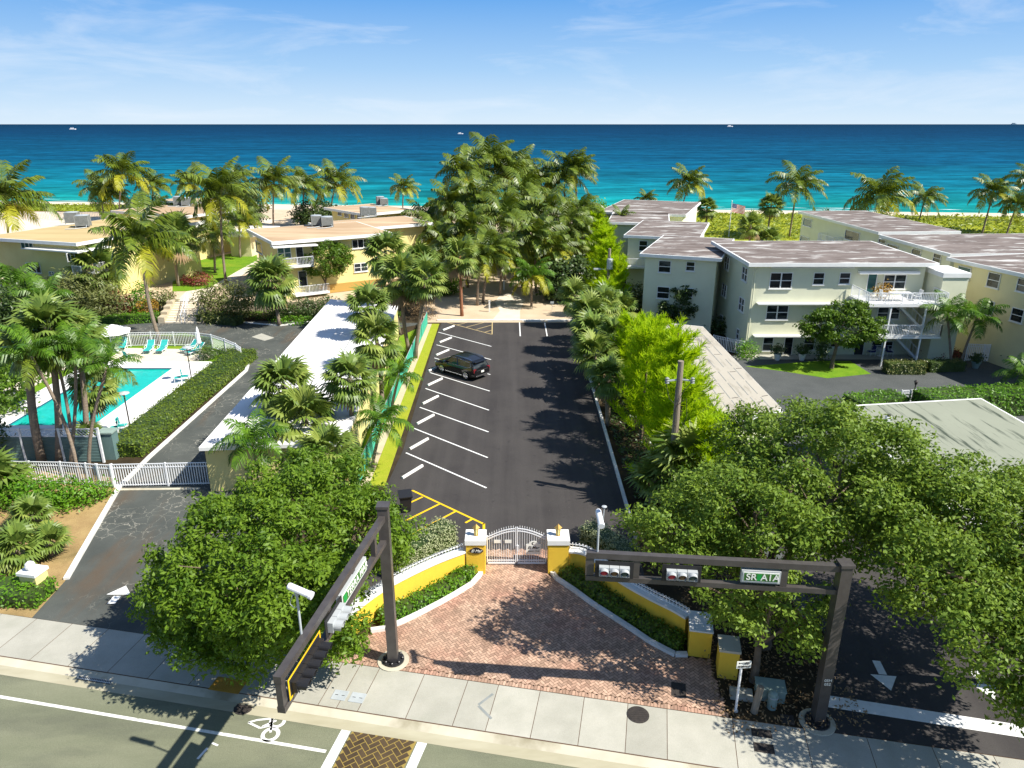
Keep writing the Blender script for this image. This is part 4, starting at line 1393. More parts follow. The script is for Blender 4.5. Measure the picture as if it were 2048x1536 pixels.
for x, lab in ((mid - 0.92, 'small white notice on the left gate leaf, further from the latch'), (mid - 0.40, 'small white notice on the left gate leaf, nearer the latch')):
    mb = MB(); mb.obox((x, GY - 0.04, 1.32), (0.16, 0, 0), (0, 0.008, 0), (0, 0, 0.085), 'sign_white'); mb.thing('notice', lab, 'sign', (x, GY - 0.04, 1.32), 'notices on the gate')
sx = mid + 0.80
t = thing('gate_sign', 'white shaped board with crescent and El Mar lettering on the right gate leaf', 'sign', (sx, GY - 0.05, 0.98))
out = [(-0.34, -0.36), (0.34, -0.36), (0.35, 0.20), (0.26, 0.22)]
for i in range(9):
    a = math.radians(10 + 160 * i / 8)
    out.append((math.cos(a) * 0.23, 0.21 + math.sin(a) * 0.17))
out += [(-0.26, 0.22), (-0.35, 0.20)]
mb = MB(); plate(mb, out, -0.02, 0.0, 1.0, 'sign_white'); mb.child('board', t)
text('El Mar', t, (0, -0.024, 0.02), (1, 0, 0), (0, 0, 1), 0.21, 'ink', shear=0.3)
text('Beach Club', t, (0, -0.024, -0.17), (1, 0, 0), (0, 0, 1), 0.12, 'timber_grey', shear=0.3)
mb = MB()
pts = []
for i in range(15):
    a = math.radians(50 + 260 * i / 14); pts.append((math.cos(a) * 0.085, math.sin(a) * 0.085))
for i in range(15):
    a = math.radians(300 - 240 * i / 14); pts.append((0.032 + math.cos(a) * 0.067, math.sin(a) * 0.067))
for i in range(14):
    q = [pts[i], pts[i + 1], pts[28 - i], pts[29 - i]]
    mb.poly([(x, -0.024, 0.25 + z) for x, z in q], 'ink')
mb.child('crescent', t)

def curved_wall(label, pts, h0, h1, end_box):
    pts = [Vector((p.x, p.y, 0)) for p in pts]
    # smooth the plan
    S = []
    n = len(pts)
    for i in range(n - 1):
        p0, p1, p2, p3 = pts[max(i - 1, 0)], pts[i], pts[i + 1], pts[min(i + 2, n - 1)]
        for k in range(6):
            t_ = k / 6
            S.append(0.5 * ((2 * p1) + (p2 - p0) * t_ + (2 * p0 - 5 * p1 + 4 * p2 - p3) * t_ ** 2 + (-p0 + 3 * p1 - 3 * p2 + p3) * t_ ** 3))
    S.append(pts[-1])
    t = thing('garden_wall', label, 'wall', S[0])
    N = len(S)
    nor = []
    for i in range(N):
        d = (S[min(i + 1, N - 1)] - S[max(i - 1, 0)]).normalized()
        nor.append(Vector((-d.y, d.x, 0)))
    if nor[0].y < 0:
        nor = [-q for q in nor]
    ht = [h0 + (h1 - h0) * i / (N - 1) for i in range(N)]
    def strip(mb, o0, o1, zf0, zf1, mt):
        for i in range(N - 1):
            A = [S[j] + nor[j] * o for j in (i, i + 1) for o in (o0, o1)]
            za0, za1, zb0, zb1 = zf0(i), zf0(i + 1), zf1(i), zf1(i + 1)
            a0, a1, b0, b1 = A[0], A[1], A[2], A[3]
            mb.poly([(*a0.xy, za0), (*b0.xy, za1), (*b0.xy, zb1), (*a0.xy, zb0)], mt)
            mb.poly([(*b1.xy, za1), (*a1.xy, za0), (*a1.xy, zb0), (*b1.xy, zb1)], mt)
            mb.poly([(*a0.xy, zb0), (*b0.xy, zb1), (*b1.xy, zb1), (*a1.xy, zb0)], mt)
            mb.poly([(*a1.xy, za0), (*b1.xy, za1), (*b0.xy, za1), (*a0.xy, za0)], mt)
    mb = MB(); strip(mb, 0.0, 0.34, lambda i: 0.0, lambda i: ht[i] - 0.09, 'yellow_stucco')
    mb.child('wall_body', t, world=True)
    mb = MB(); strip(mb, -0.045, 0.40, lambda i: ht[i] - 0.085, lambda i: ht[i] + 0.01, 'white_trim')
    mb.child('coping', t, world=True)
    mb = MB()
    acc = 0.0
    last = S[0]
    for i in range(N - 1):
        L = (S[i + 1] - S[i]).length
        while acc < L:
            f = acc / L
            p = S[i].lerp(S[i + 1], f) + nor[i] * 0.22; z = ht[i] + 0.01
            o = -nor[i]
            mb.tube([p + Vector((0, 0, z)), p + Vector((0, 0, z + .26)), p + o * 0.05 + Vector((0, 0, z + .36)), p + o * 0.15 + Vector((0, 0, z + .42)), p + o * 0.24 + Vector((0, 0, z + .42))], 0.014, 'white_metal', 5)
            acc += 0.155
        acc -= L
        for dz in (0.06, 0.24):
            mb.bar(S[i] + nor[i] * 0.22 + Vector((0, 0, ht[i] + dz)), S[i + 1] + nor[i + 1] * 0.22 + Vector((0, 0, ht[i + 1] + dz)), 0.03, 0.03, 'white_metal')
    mb.child('railing', t, world=True)
    mb = MB()
    c, w, d, hh = end_box
    mb.obox((c.x, c.y, hh / 2), SU * (w / 2), SN * (d / 2), (0, 0, hh / 2), 'yellow_stucco')
    mb.obox((c.x, c.y, hh + .035), SU * (w / 2 + .03), SN * (d / 2 + .03), (0, 0, .035), 'white_trim')
    mb.child('end_post', t, world=True)
    return t, S, nor
WL = [P(930, 1098, 1.2), P(869, 1128, 1.15), P(790, 1168, 1.1), P(735, 1203, 1.1), P(700, 1232, 1.1)]
WL[0] = Vector((GX0 - 0.95, GY - 0.72, 0))
curved_wall('curved yellow wall left of the gate, sunlit, with white coping and curved spikes', WL, 1.22, 1.12, (P(694, 1262) + SU * -.25 - SN * .35, 0.8, 0.8, 1.12))
WR = [Vector((GX1 + 1.0, GY - 0.70, 0)), P(1176, 1111, 1.22), P(1235, 1159, 1.22), P(1295, 1194, 1.22), P(1345, 1219, 1.22), P(1372, 1235, 1.22)]
ec = (P(1378, 1314) + P(1417, 1316)) / 2 - SN * 0.62
curved_wall('curved yellow wall right of the gate, running down to the pavement', WR, 1.22, 1.22, (ec, 0.86, 1.2, 1.2))
# planting beds edged with white kerbs, low hedges in them
def kerb_line(pts, mt, h=0.16, w=0.2, name='planter_kerb'):
    mb = MB()
    for a, b in zip(pts, pts[1:]):
        mb.bar(a + Vector((0, 0, h / 2)), b + Vector((0, 0, h / 2)), w, h, mt)
    return mb.structure(name)
KL = [P(x, y) for x, y in ((966, 1138), (960, 1152), (944, 1170), (912, 1190), (880, 1208), (838, 1230), (800, 1248), (770, 1260), (742, 1264))]
KR = [P(x, y) for x, y in ((1104, 1148), (1114, 1160), (1150, 1184), (1182, 1208), (1222, 1234), (1262, 1260), (1300, 1286), (1332, 1303), (1350, 1312), (1374, 1312))]
kerb_line(KL, 'kerb_white'); kerb_line(KR, 'kerb_white')
def along(pts, off):
    out = []
    for i, p in enumerate(pts):
        d = (pts[min(i + 1, len(pts) - 1)] - pts[max(i - 1, 0)]).normalized()
        n = Vector((-d.y, d.x, 0))
        if n.y < 0:
            n = -n
        out.append(p + n * off)
    return out
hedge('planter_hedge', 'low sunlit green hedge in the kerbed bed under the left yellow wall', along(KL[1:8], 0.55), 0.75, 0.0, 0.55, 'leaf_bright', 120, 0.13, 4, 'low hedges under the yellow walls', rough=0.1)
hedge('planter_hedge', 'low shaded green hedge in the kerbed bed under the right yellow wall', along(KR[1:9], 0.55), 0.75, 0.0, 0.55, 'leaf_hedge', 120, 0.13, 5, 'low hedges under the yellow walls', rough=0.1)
hedge('silver_hedge', 'silver green rounded hedge behind the railing of the left yellow wall', [P(900, 1088), P(868, 1105), P(820, 1136), P(785, 1158)], 1.2, 0.0, 1.35, 'leaf_silver', 170, 0.10, 6, 'silver hedges', rough=0.12)
hedge('silver_hedge', 'silver green hedge behind the railing of the right yellow wall', [P(1170, 1092), P(1196, 1105), P(1228, 1125), P(1260, 1150)], 1.1, 0.0, 1.35, 'leaf_silver', 170, 0.10, 7, 'silver hedges', rough=0.12)

# ------------------------------------------------------------------ small things along the pavement
c = (P(1436, 1358) + P(1472, 1360)) / 2
t = thing('sign_pillar', 'squat yellow pillar with pale flat cap right of the wall end', 'pillar', c - SN * 0.45)
mb = MB(); mb.obox((0, 0, .62), SU * .36, SN * .42, (0, 0, .62), 'yellow_stucco'); mb.child('shaft', t)
mb = MB(); mb.obox((0, 0, 1.28), SU * .40, SN * .46, (0, 0, .05), 'kerb_concrete'); mb.child('cap', t)
c = P(1471, 1422)
t = thing('crosswalk_sign', 'small white USE CROSSWALK sign with arrow on a white post', 'sign', c)
mb = MB(); mb.tube([(0, 0, 0), (0, 0, 2.05)], 0.045, 'white_metal', 10); mb.lathe([(.09, 0), (.09, .05)], (0, 0, 0), 'steel_grey', 10); mb.child('post', t)
mb = MB(); mb.obox((0.06, -0.06, 2.12), (0.26, 0.02, 0), (0, 0.008, 0), (0, 0, 0.15), 'sign_white'); mb.child('panel', t)
text('USE', t, (0.14, -0.076, 2.19), (1, 0.07, 0), (0, 0, 1), 0.13, 'ink')
text('CROSSWALK', t, (0.06, -0.08, 2.05), (1, 0.07, 0), (0, 0, 1), 0.105, 'ink', sx=0.72)
mb = MB(); mb.obox((-0.05, -0.079, 2.19), (0.06, 0.004, 0), (0, 0.003, 0), (0, 0, 0.012), 'ink')
mb.poly([(-0.17, -0.085, 2.19), (-0.10, -0.081, 2.15), (-0.10, -0.081, 2.23)], 'ink'); mb.child('arrow', t)
c = P(1508, 1424)
mb = MB(); mb.tube([c, c + Vector((0.05, 0.0, 0.55)), c + Vector((0.13, 0.02, 1.12))], [0.13, 0.125, 0.12], 'timber_grey', 12)
mb.thing('stub_post', 'short weathered round stub post with orange stain, beside the utility boxes', 'post', c)
c = P(1543, 1415)
t = thing('utility_pedestal', 'grey green round topped utility pedestal in front of the utility box', 'utility box', c)
mb = MB(); mb.lathe([(.17, 0), (.17, .62), (.15, .68), (.08, .73), (0, .74)], (0, 0, 0), 'green_box', 14); mb.child('body', t)
mb = MB(); mb.lathe([(.19, .50), (.19, .54)], (0, 0, 0), 'steel_grey', 14); mb.child('band', t)
c = P(1538, 1392)
t = thing('utility_box', 'low grey green utility box behind the stub post', 'utility box', c)
mb = MB(); mb.obox((0, 0, .24), SU * .50, SN * .30, (0, 0, .24), 'green_box'); mb.child('body', t)
mb = MB(); mb.obox((0, 0, .51), SU * .53, SN * .33, (0, 0, .03), 'green_box'); mb.child('lid', t)
c = P(1482, 1392)
mb = MB(); mb.obox(c + Vector((0, 0, .09)), SU * .40, SN * .25, (0, 0, .09), 'concrete'); mb.thing('concrete_slab', 'flat grey concrete slab lying on the soil behind the sign post', 'slab', c)
def cover_round(label, c, r, z=0.012):
    t = thing('manhole_cover', label, 'manhole cover', (c.x, c.y, z), 0, 'iron covers')
    mb = MB(); mb.lathe([(r, 0.0), (r, 0.012), (r * .93, 0.014)], (0, 0, 0), 'iron', 28); mb.child('rim', t)
    mb = MB(); mb.lathe([(r * .9, 0.014), (r * .88, 0.02)], (0, 0, 0), 'iron', 28)
    for i in range(-3, 4):
        L = math.sqrt(max(0.01, (r * .82) ** 2 - (i * r * .22) ** 2))
        mb.obox((0, i * r * .22, .024), (L, 0, 0), (0, r * .04, 0), (0, 0, .004), 'iron')
    mb.child('plate', t)
cover_round('round iron cover on the pavement in the tree shade, right of the forecourt', P(1276, 1430), 0.40)
cover_round('round iron cover in the road by the kerb, in the shadow of the left arm', P(488, 1415, -.13), 0.36, -0.123)
def cover_box(label, c, w, d, mt='iron', z=0.012, u=None):
    u = u or SU; n = Vector((-u.y, u.x, 0))
    t = thing('access_cover', label, 'access cover', (c.x, c.y, z), 0, 'access covers')
    mb = MB()
    for sg in (-1, 1):
        mb.obox(u * (w / 2 * sg) + Vector((0, 0, .006)), u * .03, n * (d / 2 + .03), (0, 0, .006), 'steel_grey' if mt == 'steel_grey' else 'iron')
        mb.obox(n * (d / 2 * sg) + Vector((0, 0, .006)), u * (w / 2 - .03), n * .03, (0, 0, .006), 'steel_grey' if mt == 'steel_grey' else 'iron')
    mb.child('rim', t)
    mb = MB(); mb.obox((0, 0, .004), u * (w / 2 - .03), n * (d / 2 - .03), (0, 0, .005), mt)
    for sg in (-1, 1):
        mb.obox(u * (w * .26 * sg) + Vector((0, 0, .010)), u * .06, n * .012, (0, 0, .002), 'ink')
    mb.child('plate', t)
cover_box('grey rectangular cover near the kerb, the left one of the pair', P(680, 1391), .50, .42, 'steel_grey')
cover_box('grey rectangular cover near the kerb, the right one of the pair', P(715, 1396), .50, .42, 'steel_grey')
cover_box('dark cover sunk in the brick paving near its right edge', P(1357, 1380), .48, .66)
cover_box('dark cover in the right pavement, the one nearer the flower soil', P(1523, 1467), .62, .30)
cover_box('dark cover in the right pavement, the one nearer the kerb', P(1528, 1497), .60, .34)
cover_box('small box cover beside the foot of the right mast', P(1575, 1440), .40, .40)
c = P(456, 1371)
mb = MB(); mb.obox(c + Vector((0, 0, .016)), SU * .62, SN * .34, (0, 0, .006), 'tactile')
for i in range(12):
    for j in range(6):
        mb.lathe([(.028, .022), (.018, .03)], c + SU * (-.56 + i * .102) + SN * (-.27 + j * .108), 'tactile', 6)
mb.thing('tactile_plate', 'yellow brown tactile plate set in the shaded pavement', 'tactile plate', c)
c = P(196, 1354, -.1)
t = thing('storm_grate', 'iron storm drain grate in the gutter at the left', 'drain grate', (c.x, c.y, -.10))
mb = MB(); mb.obox((0, 0, .004), SU * .72, SN * .26, (0, 0, .012), 'ink'); mb.child('shade_infill', t)  # solid black block paints the shade of the hollow below the bars
mb = MB()
for i in range(-9, 10):
    mb.bar(SU * (i * .074 - .1) + SN * -.26 + Vector((0, 0, .024)), SU * (i * .074 + .1) + SN * .26 + Vector((0, 0, .024)), .02, .012, 'steel_grey')
for j in (-1, 0, 1):
    mb.bar(SU * -.72 + SN * (.22 * j) + Vector((0, 0, .030)), SU * .72 + SN * (.22 * j) + Vector((0, 0, .030)), .03, .012, 'steel_grey')
mb.child('grate_bars', t)
mb = MB()
st_bar(mb, P(986, 1388), P(957, 1410), 0.10, 'ac_grey', .0125); st_bar(mb, P(957, 1412), P(983, 1438), 0.10, 'ac_grey', .0125)
mb.structure('pavement_groove')

# yellow post with white top at the left drive
c = P(76, 1185)
t = thing('drive_post', 'pale yellow gate post with white cap and round globe beside the left drive', 'post', c)
mb = MB(); mb.obox((0, 0, .55), SU * .42, SN * .34, (0, 0, .55), 'stucco_yellow'); mb.child('shaft', t)
mb = MB(); mb.obox((0, 0, 1.15), SU * .48, SN * .40, (0, 0, .07), 'white_trim'); mb.child('cap', t)
mb = MB(); mb.lathe([(0, .0), (.12, .02), (.20, .12), (.22, .22), (.18, .34), (.08, .42), (0, .43)], (-.05, 0, 1.21), 'white_trim', 14); mb.child('globe', t)

# ------------------------------------------------------------------ buildings
def hit(A, n, px, py):
    """the point of a wall plane that is seen at a pixel"""
    r = Vector(ray(px, py)); C = Vector((0, 0, H))
    t = (A - C).dot(n) / r.dot(n)
    return C + r * t

class Building:
    def __init__(self, name, label, poly, z0, z1, wall, roof, cat='building', over=0.6, thick=0.32, group=None, fascia='white_trim', rise=0.0):
        pts = [Vector((p[0], p[1], 0)) for p in poly]
        k = len(pts)
        if sum(pts[i].x * pts[(i + 1) % k].y - pts[(i + 1) % k].x * pts[i].y for i in range(k)) < 0:
            pts.reverse()
        self.pts = pts; self.z0 = z0; self.z1 = z1
        self.t = thing(name, label, cat, (pts[0].x, pts[0].y, z0), 0, group)
        mb = MB(); mb.prism(pts, z0, z1, wall); mb.child('wall', self.t, world=True)
        out = []
        for i in range(k):
            a, b, c = pts[i - 1], pts[i], pts[(i + 1) % k]
            d1, d2 = (b - a).normalized(), (c - b).normalized()
            n1, n2 = Vector((d1.y, -d1.x, 0)), Vector((d2.y, -d2.x, 0))
            m_ = (n1 + n2); m_ /= max(0.3, m_.length_squared / 2)
            out.append(b + m_ * over)
        self.roofpoly = out
        mb = MB(); mb.prism(out, z1, z1 + thick, fascia)
        inn = [o + (sum(out, Vector()) / k - o).normalized() * 0.22 for o in out]
        mb.poly([(p.x, p.y, z1 + thick + .006) for p in inn], roof)
        self.roof = mb.child('roof', self.t, world=True)
    def edge(self, i):
        A, B = self.pts[i], self.pts[(i + 1) % len(self.pts)]
        d = (B - A).normalized()
        return A, B, d, Vector((d.y, -d.x, 0))
    def window(self, i, x0, y0, x1, y1, kind='double', glass='glass_dark', plane_off=0.0, size=None):
        A, B, d, n = self.edge(i)
        A = A + n * plane_off
        c = hit(A, n, (x0 + x1) / 2, (y0 + y1) / 2)
        a_, b_ = hit(A, n, x0, (y0 + y1) / 2), hit(A, n, x1, (y0 + y1) / 2)
        w = abs((b_ - a_).dot(d)); h = abs(hit(A, n, (x0 + x1) / 2, y0).z - hit(A, n, (x0 + x1) / 2, y1).z)
        if size:
            w, h = size
        self.win(c, d, n, w, h, kind, glass)
    def win(self, c, d, n, w, h, kind='double', glass='glass_dark'):
        up = Vector((0, 0, 1)); f = 0.055
        door = kind == 'door'
        mb = MB()
        for sg in (-1, 1):
            mb.obox(c + d * ((w / 2 - f / 2) * sg) + n * .04, d * (f / 2), n * .05, up * (h / 2), 'white_trim')
            mb.obox(c + up * ((h / 2 - f / 2) * sg) + n * .04, d * (w / 2 - f), n * .05, up * (f / 2), 'white_trim')
        if kind in ('double', 'single'):
            mb.obox(c + n * .038, d * (w / 2 - f), n * .042, up * .028, 'white_trim')
        if kind == 'double':
            mb.obox(c + n * .036, d * .05, n * .046, up * (h / 2 - f), 'white_trim')
        if kind == 'triple':
            for sg in (-1, 1):
                mb.obox(c + n * .036 + d * (w / 6 * sg), d * .04, n * .046, up * (h / 2 - f), 'white_trim')
        if not door:
            mb.obox(c - up * (h / 2 + .045) + n * .06, d * (w / 2 + .06), n * .08, up * .04, 'white_trim')
        wo_ = mb.child('door' if door else 'window', self.t, world=True)
        mb = MB(); mb.obox(c + n * .012, d * (w / 2 - f * .9), n * .012, up * (h / 2 - f * .9), glass)
        pz = mb.child('pane', self.t, world=True)
        off = Vector((0, 0, 0))
        pz.parent = wo_
    def part(self, name, mb):
        return mb.child(name, self.t, world=True)

def rail(mb, pts, z, h, mt='white_metal', gap=0.13, w=0.035):
    for a, b in zip(pts, pts[1:]):
        a, b = Vector((a[0], a[1], 0)), Vector((b[0], b[1], 0))
        L = (b - a).length; n = max(1, int(L / gap))
        for i in range(n + 1):
            p = a.lerp(b, i / n)
            ww = w * (1.8 if i % 10 == 0 else 0.8)
            mb.bar(p + Vector((0, 0, z)), p + Vector((0, 0, z + h)), ww, ww, mt, (1, 0, 0))
        for zz in (z + h, z + .08):
            mb.bar(a + Vector((0, 0, zz)), b + Vector((0, 0, zz)), w * 1.4, w * 1.4, mt)

# --- three storey flats on the right
B = Building('apartment_building', 'pale three storey flats with stained flat roof and corner balconies beside the yard', [(21.4, 63.8), (36.6, 63.8), (36.6, 75.2), (21.4, 75.2)], 0, 8.25, 'stucco_pale', 'roof_stained', over=0.72)
A0 = B.edge(0)
for r in ((1539, 545, 1584, 577),):
    B.window(0, *r)
for r in ((1626, 545, 1648, 569), (1678, 545, 1700, 568)):
    B.window(0, *r, 'single')
B.window(0, 1766, 549, 1811, 578)
B.window(0, 1532, 610, 1576, 639)
B.window(0, 1754, 614, 1799, 638)
B.window(0, 1726, 609, 1740, 628, 'single')
for r in ((1525, 674, 1546, 701), (1607, 674, 1629, 700), (1660, 674, 1680, 694)):
    B.window(0, *r, 'single')
B.window(0, 1742, 682, 1785, 700)
for r in ((1567, 674, 1585, 712), (1707, 682, 1727, 716)):
    B.window(0, *r, 'door')
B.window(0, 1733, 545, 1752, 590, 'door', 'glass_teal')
for r in ((1448, 514, 1461, 538), (1483, 534, 1498, 562), (1443, 569, 1455, 592), (1477, 595, 1491, 623)):
    B.window(3, *r, size=(1.55, 1.25))
for r in ((1440, 629, 1446, 649), (1473, 659, 1480, 677)):
    B.window(3, *r, 'single', size=(0.8, 1.0))
for (xa, xb, py) in ((1527, 1700, 609), (1518, 1702, 673)):
    a, b = hit(A0[0], A0[3], xa, py), hit(A0[0], A0[3], xb, py)
    mb = MB(); mb.box((21.95, 63.8 - .62, a.z + .10), (30.6, 63.8, a.z + .20), 'white_trim'); B.part('sun_ledge', mb)
mb = MB(); mb.box((22.9, 63.55, 8.02), (30.2, 63.8, 8.12), 'white_trim'); B.part('shutter_rail', mb)
mb = MB(); mb.box((30.6, 63.3, 7.55), (35.9, 63.72, 7.80), 'white_trim'); B.part('roller_box', mb)
mb = MB()
mb.tube([(21.75, 63.62, 8.1), (21.55, 63.66, 7.7), (21.5, 63.68, 0.1)], .05, 'stucco_pale', 8)
B.part('downpipe', mb)
BX0, BX1, BYF = 30.2, 37.0, 60.2
for z, xa in ((5.55, BX0), (2.75, BX0 + 1.0)):
    mb = MB(); mb.box((xa, BYF, z - .2), (BX1, 63.8, z), 'white_trim'); B.part('balcony_slab', mb)
    mb = MB(); rail(mb, [(xa + .06, 63.6), (xa + .06, BYF + .06), (BX1 - .06, BYF + .06), (BX1 - .06, 62.6)], z, 1.0, gap=.14); B.part('balcony_railing', mb)
for x in (32.3, 35.3):
    for za, zc in ((0, 2.55), (2.75, 5.35)):
        mb = MB(); mb.bar((x, BYF + .12, za), (x, BYF + .12, zc), .12, .12, 'white_metal', (1, 0, 0)); B.part('post', mb)
# stair tower and stair
mb = MB(); mb.prism([(37.0, 61.6), (39.2, 61.6), (39.2, 65.0), (37.0, 65.0)], 0, 7.6, 'stucco_pale'); B.part('stair_tower', mb)
mb = MB(); mb.box((36.9, 61.5, 7.6), (39.3, 65.1, 8.0), 'white_trim'); B.part('tower_roof', mb)
for z in (2.75, 0.0):
    mb = MB()
    for i in range(12):
        mb.box((36.4 - i * .26, 62.6, z + i * .23), (36.66 - i * .26, 63.7, z + i * .23 + .06), 'white_trim')
    mb.bar((36.6, 62.6, z + .9), (33.6, 62.6, z + 3.6), .06, .06, 'white_metal'); mb.bar((36.6, 62.6, z), (33.6, 62.6, z + 2.7), .06, .2, 'white_metal')
    for i in range(9):
        mb.bar((36.5 - i * .34, 62.6, z + i * .3), (36.5 - i * .34, 62.6, z + .95 + i * .3), .03, .03, 'white_metal', (0, 1, 0))
    B.part('outside_stair', mb)

# --- lower wings that step back towards the sea (centre right)
def wing_px(label, front_l, front_r, back_l, z_roof, wall, roof, back_len=None, over=0.5, name='apartment_wing', z0=0.0):
    a, b, c = P(*front_l, z_roof), P(*front_r, z_roof), P(*back_l, z_roof)
    d = (b - a); e_ = (c - a)
    dn = d.normalized(); perp = Vector((-dn.y, dn.x, 0))
    depth = back_len or e_.dot(perp)
    poly = [a, b, b + perp * depth, a + perp * depth]
    # roof edge was surveyed: bring the walls in by the overhang
    cc = sum(poly, Vector()) / 4
    poly = [p + dn * (over if (p - cc).dot(dn) < 0 else -over) + perp * (over if (p - cc).dot(perp) < 0 else -over) for p in poly]
    return Building(name, label, poly, z0, z_roof - 0.32, wall, roof, over=over)
W1 = wing_px('pale two storey wing left of the three storey flats, with four windows facing the trees', (1279, 507), (1444, 517), (1305, 469), 7.9, 'stucco_pale', 'roof_stained')
for r in ((1317, 521, 1342, 545), (1372, 523, 1390, 542)):
    W1.window(0, *r, 'single')
for r in ((1314, 573, 1339, 597), (1368, 576, 1386, 594)):
    W1.window(0, *r, 'single')
W2 = wing_px('pale wing with a small balcony, second step behind the wing with four windows', (1247, 470), (1400, 477), (1266, 447), 7.7, 'stucco_pale', 'roof_stained', 15)
W2.window(0, 1278, 481, 1295, 502, 'single')
mb = MB()
p = hit(W2.edge(0)[0], W2.edge(0)[3], 1262, 531)
mb.box((p.x - 1.3, p.y - 1.4, p.z - .12), (p.x + 1.5, p.y + .2, p.z + .06), 'white_trim'); W2.part('balcony_slab', mb)
mb = MB(); rail(mb, [(p.x - 1.25, p.y + .1), (p.x - 1.25, p.y - 1.35), (p.x + 1.45, p.y - 1.35)], p.z + .06, 1.0, gap=.16); W2.part('balcony_railing', mb)
W3 = wing_px('pale wing nearest the beach on the centre right, with a shaded balcony', (1215, 444), (1340, 447), (1225, 430), 7.4, 'stucco_pale', 'roof_stained', 12)
W4 = wing_px('furthest low flat wing of the right hand flats, its roof edge against the beach', (1195, 423), (1372, 430), (1218, 409), 7.4, 'stucco_pale', 'roof_stained', 20)
mb = MB()
p = hit(W4.edge(0)[0], W4.edge(0)[3], 1212, 452)
mb.box((p.x - 1.2, p.y - 1.6, p.z - 1.3), (p.x + 3.4, p.y + .2, p.z - 1.1), 'white_trim'); W4.part('balcony_slab', mb)
mb = MB(); rail(mb, [(p.x - 1.1, p.y), (p.x - 1.1, p.y - 1.5), (p.x + 3.3, p.y - 1.5)], p.z - 1.1, 1.0, gap=.2); W4.part('balcony_railing', mb)

# --- yellow flats on the far right, three staggered blocks facing left
def side_block(label, near, far, z_roof, depth, wall, roof, wins, over=0.5):
    a, b = P(*near, z_roof), P(*far, z_roof)      # left roof edge: nearer end, further end
    d = (b - a).normalized(); perp = Vector((d.y, -d.x, 0))
    poly = [a, a + perp * depth, b + perp * depth, b]
    cc = sum(poly, Vector()) / 4
    poly = [p + d * (over if (p - cc).dot(d) < 0 else -over) + perp * (over if (p - cc).dot(perp) < 0 else -over) for p in poly]
    bb = Building('apartment_wing', label, poly, 0, z_roof - .32, wall, roof, over=over)
    # the wall that looks left is the one from far to near
    best = min(range(4), key=lambda i: bb.edge(i)[3].x)
    for w in wins:
        bb.window(best, *w)
    return bb, best
far_a = P(1893, 514, 8.3); near_a = P(2048, 548, 8.3); near_a = far_a + (near_a - far_a) * 2.2
q = proj(near_a)
SB1, e1 = side_block('pale yellow flats nearest on the right edge, with two rows of windows', q[:2], (1893, 514), 8.3, 16, 'stucco_cream', 'roof_stained',
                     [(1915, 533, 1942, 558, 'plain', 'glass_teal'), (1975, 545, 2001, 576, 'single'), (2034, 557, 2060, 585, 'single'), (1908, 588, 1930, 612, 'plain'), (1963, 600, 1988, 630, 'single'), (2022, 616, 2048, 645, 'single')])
SB2, e2 = side_block('cream flats block in the middle of the right row, partly behind the stained roof', (1901, 508), (1758, 469), 8.2, 18, 'stucco_pale', 'roof_stained',
                     [(1757, 478, 1772, 494, 'single'), (1774, 489, 1797, 505, 'plain'), (1823, 498, 1842, 521, 'single'), (1867, 507, 1883, 526, 'single')])
SB3, e3 = side_block('cream flats block furthest along the right row, nearest the dune grass', (1757, 464), (1596, 422), 8.2, 10, 'stucco_pale', 'roof_stained',
                     [(1607, 437, 1624, 453, 'plain', 'glass_teal'), (1601, 473, 1618, 487, 'plain', 'glass_teal'), (1690, 462, 1720, 482, 'plain'), (1637, 480, 1652, 487, 'plain')])
p = hit(SB3.edge(e3)[0], SB3.edge(e3)[3], 1668, 487)
mb = MB(); n_ = SB3.edge(e3)[3]; d_ = SB3.edge(e3)[2]
mb.obox(p + n_ * .6, d_ * 2.2, n_ * .7, (0, 0, .08), 'white_trim'); SB3.part('balcony_slab', mb)
mb = MB(); rail(mb, [(p + d_ * 2.1 + n_ * .1), (p + d_ * 2.1 + n_ * 1.25), (p - d_ * 2.1 + n_ * 1.25), (p - d_ * 2.1 + n_ * .1)], p.z + .08, 1.0, gap=.2); SB3.part('balcony_railing', mb)

# --- flats round the garden court on the left
def court_block(label, corner, left, right, z_roof, wall, roof, over=0.9, depth_l=None, depth_r=None, z0=TZ):
    """corner: nearest roof corner; left and right: the ends of the two roof edges that meet there"""
    c, l, r = P(*corner, z_roof), P(*left, z_roof), P(*right, z_roof)
    d = (r - c).normalized(); e_ = Vector((-d.y, d.x, 0))
    if (l - c).dot(e_) < 0:
        e_ = -e_
    wr = depth_r or (r - c).length; wl = depth_l or (l - c).dot(e_)
    poly = [c, c + d * wr, c + d * wr + e_ * wl, c + e_ * wl]
    cc = sum(poly, Vector()) / 4
    poly = [p + d * (over if (p - cc).dot(d) < 0 else -over) + e_ * (over if (p - cc).dot(e_) < 0 else -over) for p in poly]
    bb = Building('apartment_building', label, poly, z0, z_roof - .35, wall, roof, over=over, thick=.35)
    fr = max(range(4), key=lambda i: bb.edge(i)[3].dot(Vector((d.y, -d.x, 0)) if d.y * 0 + -d.x < 0 else -Vector((d.y, -d.x, 0))))
    lf = min(range(4), key=lambda i: bb.edge(i)[3].dot(d))
    return bb, fr, lf
L2, f2, l2 = court_block('yellow two storey flats with pinkish tan roof facing the turning circle', (543, 484), (494, 458), (785, 465), 7.85, 'stucco_yellow', 'roof_tan')
for r in ((704, 478, 738, 496, 'triple'), (708, 526, 735, 543, 'double')):
    L2.window(f2, *r)
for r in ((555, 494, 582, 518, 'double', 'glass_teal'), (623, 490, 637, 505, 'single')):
    L2.window(f2, *r)
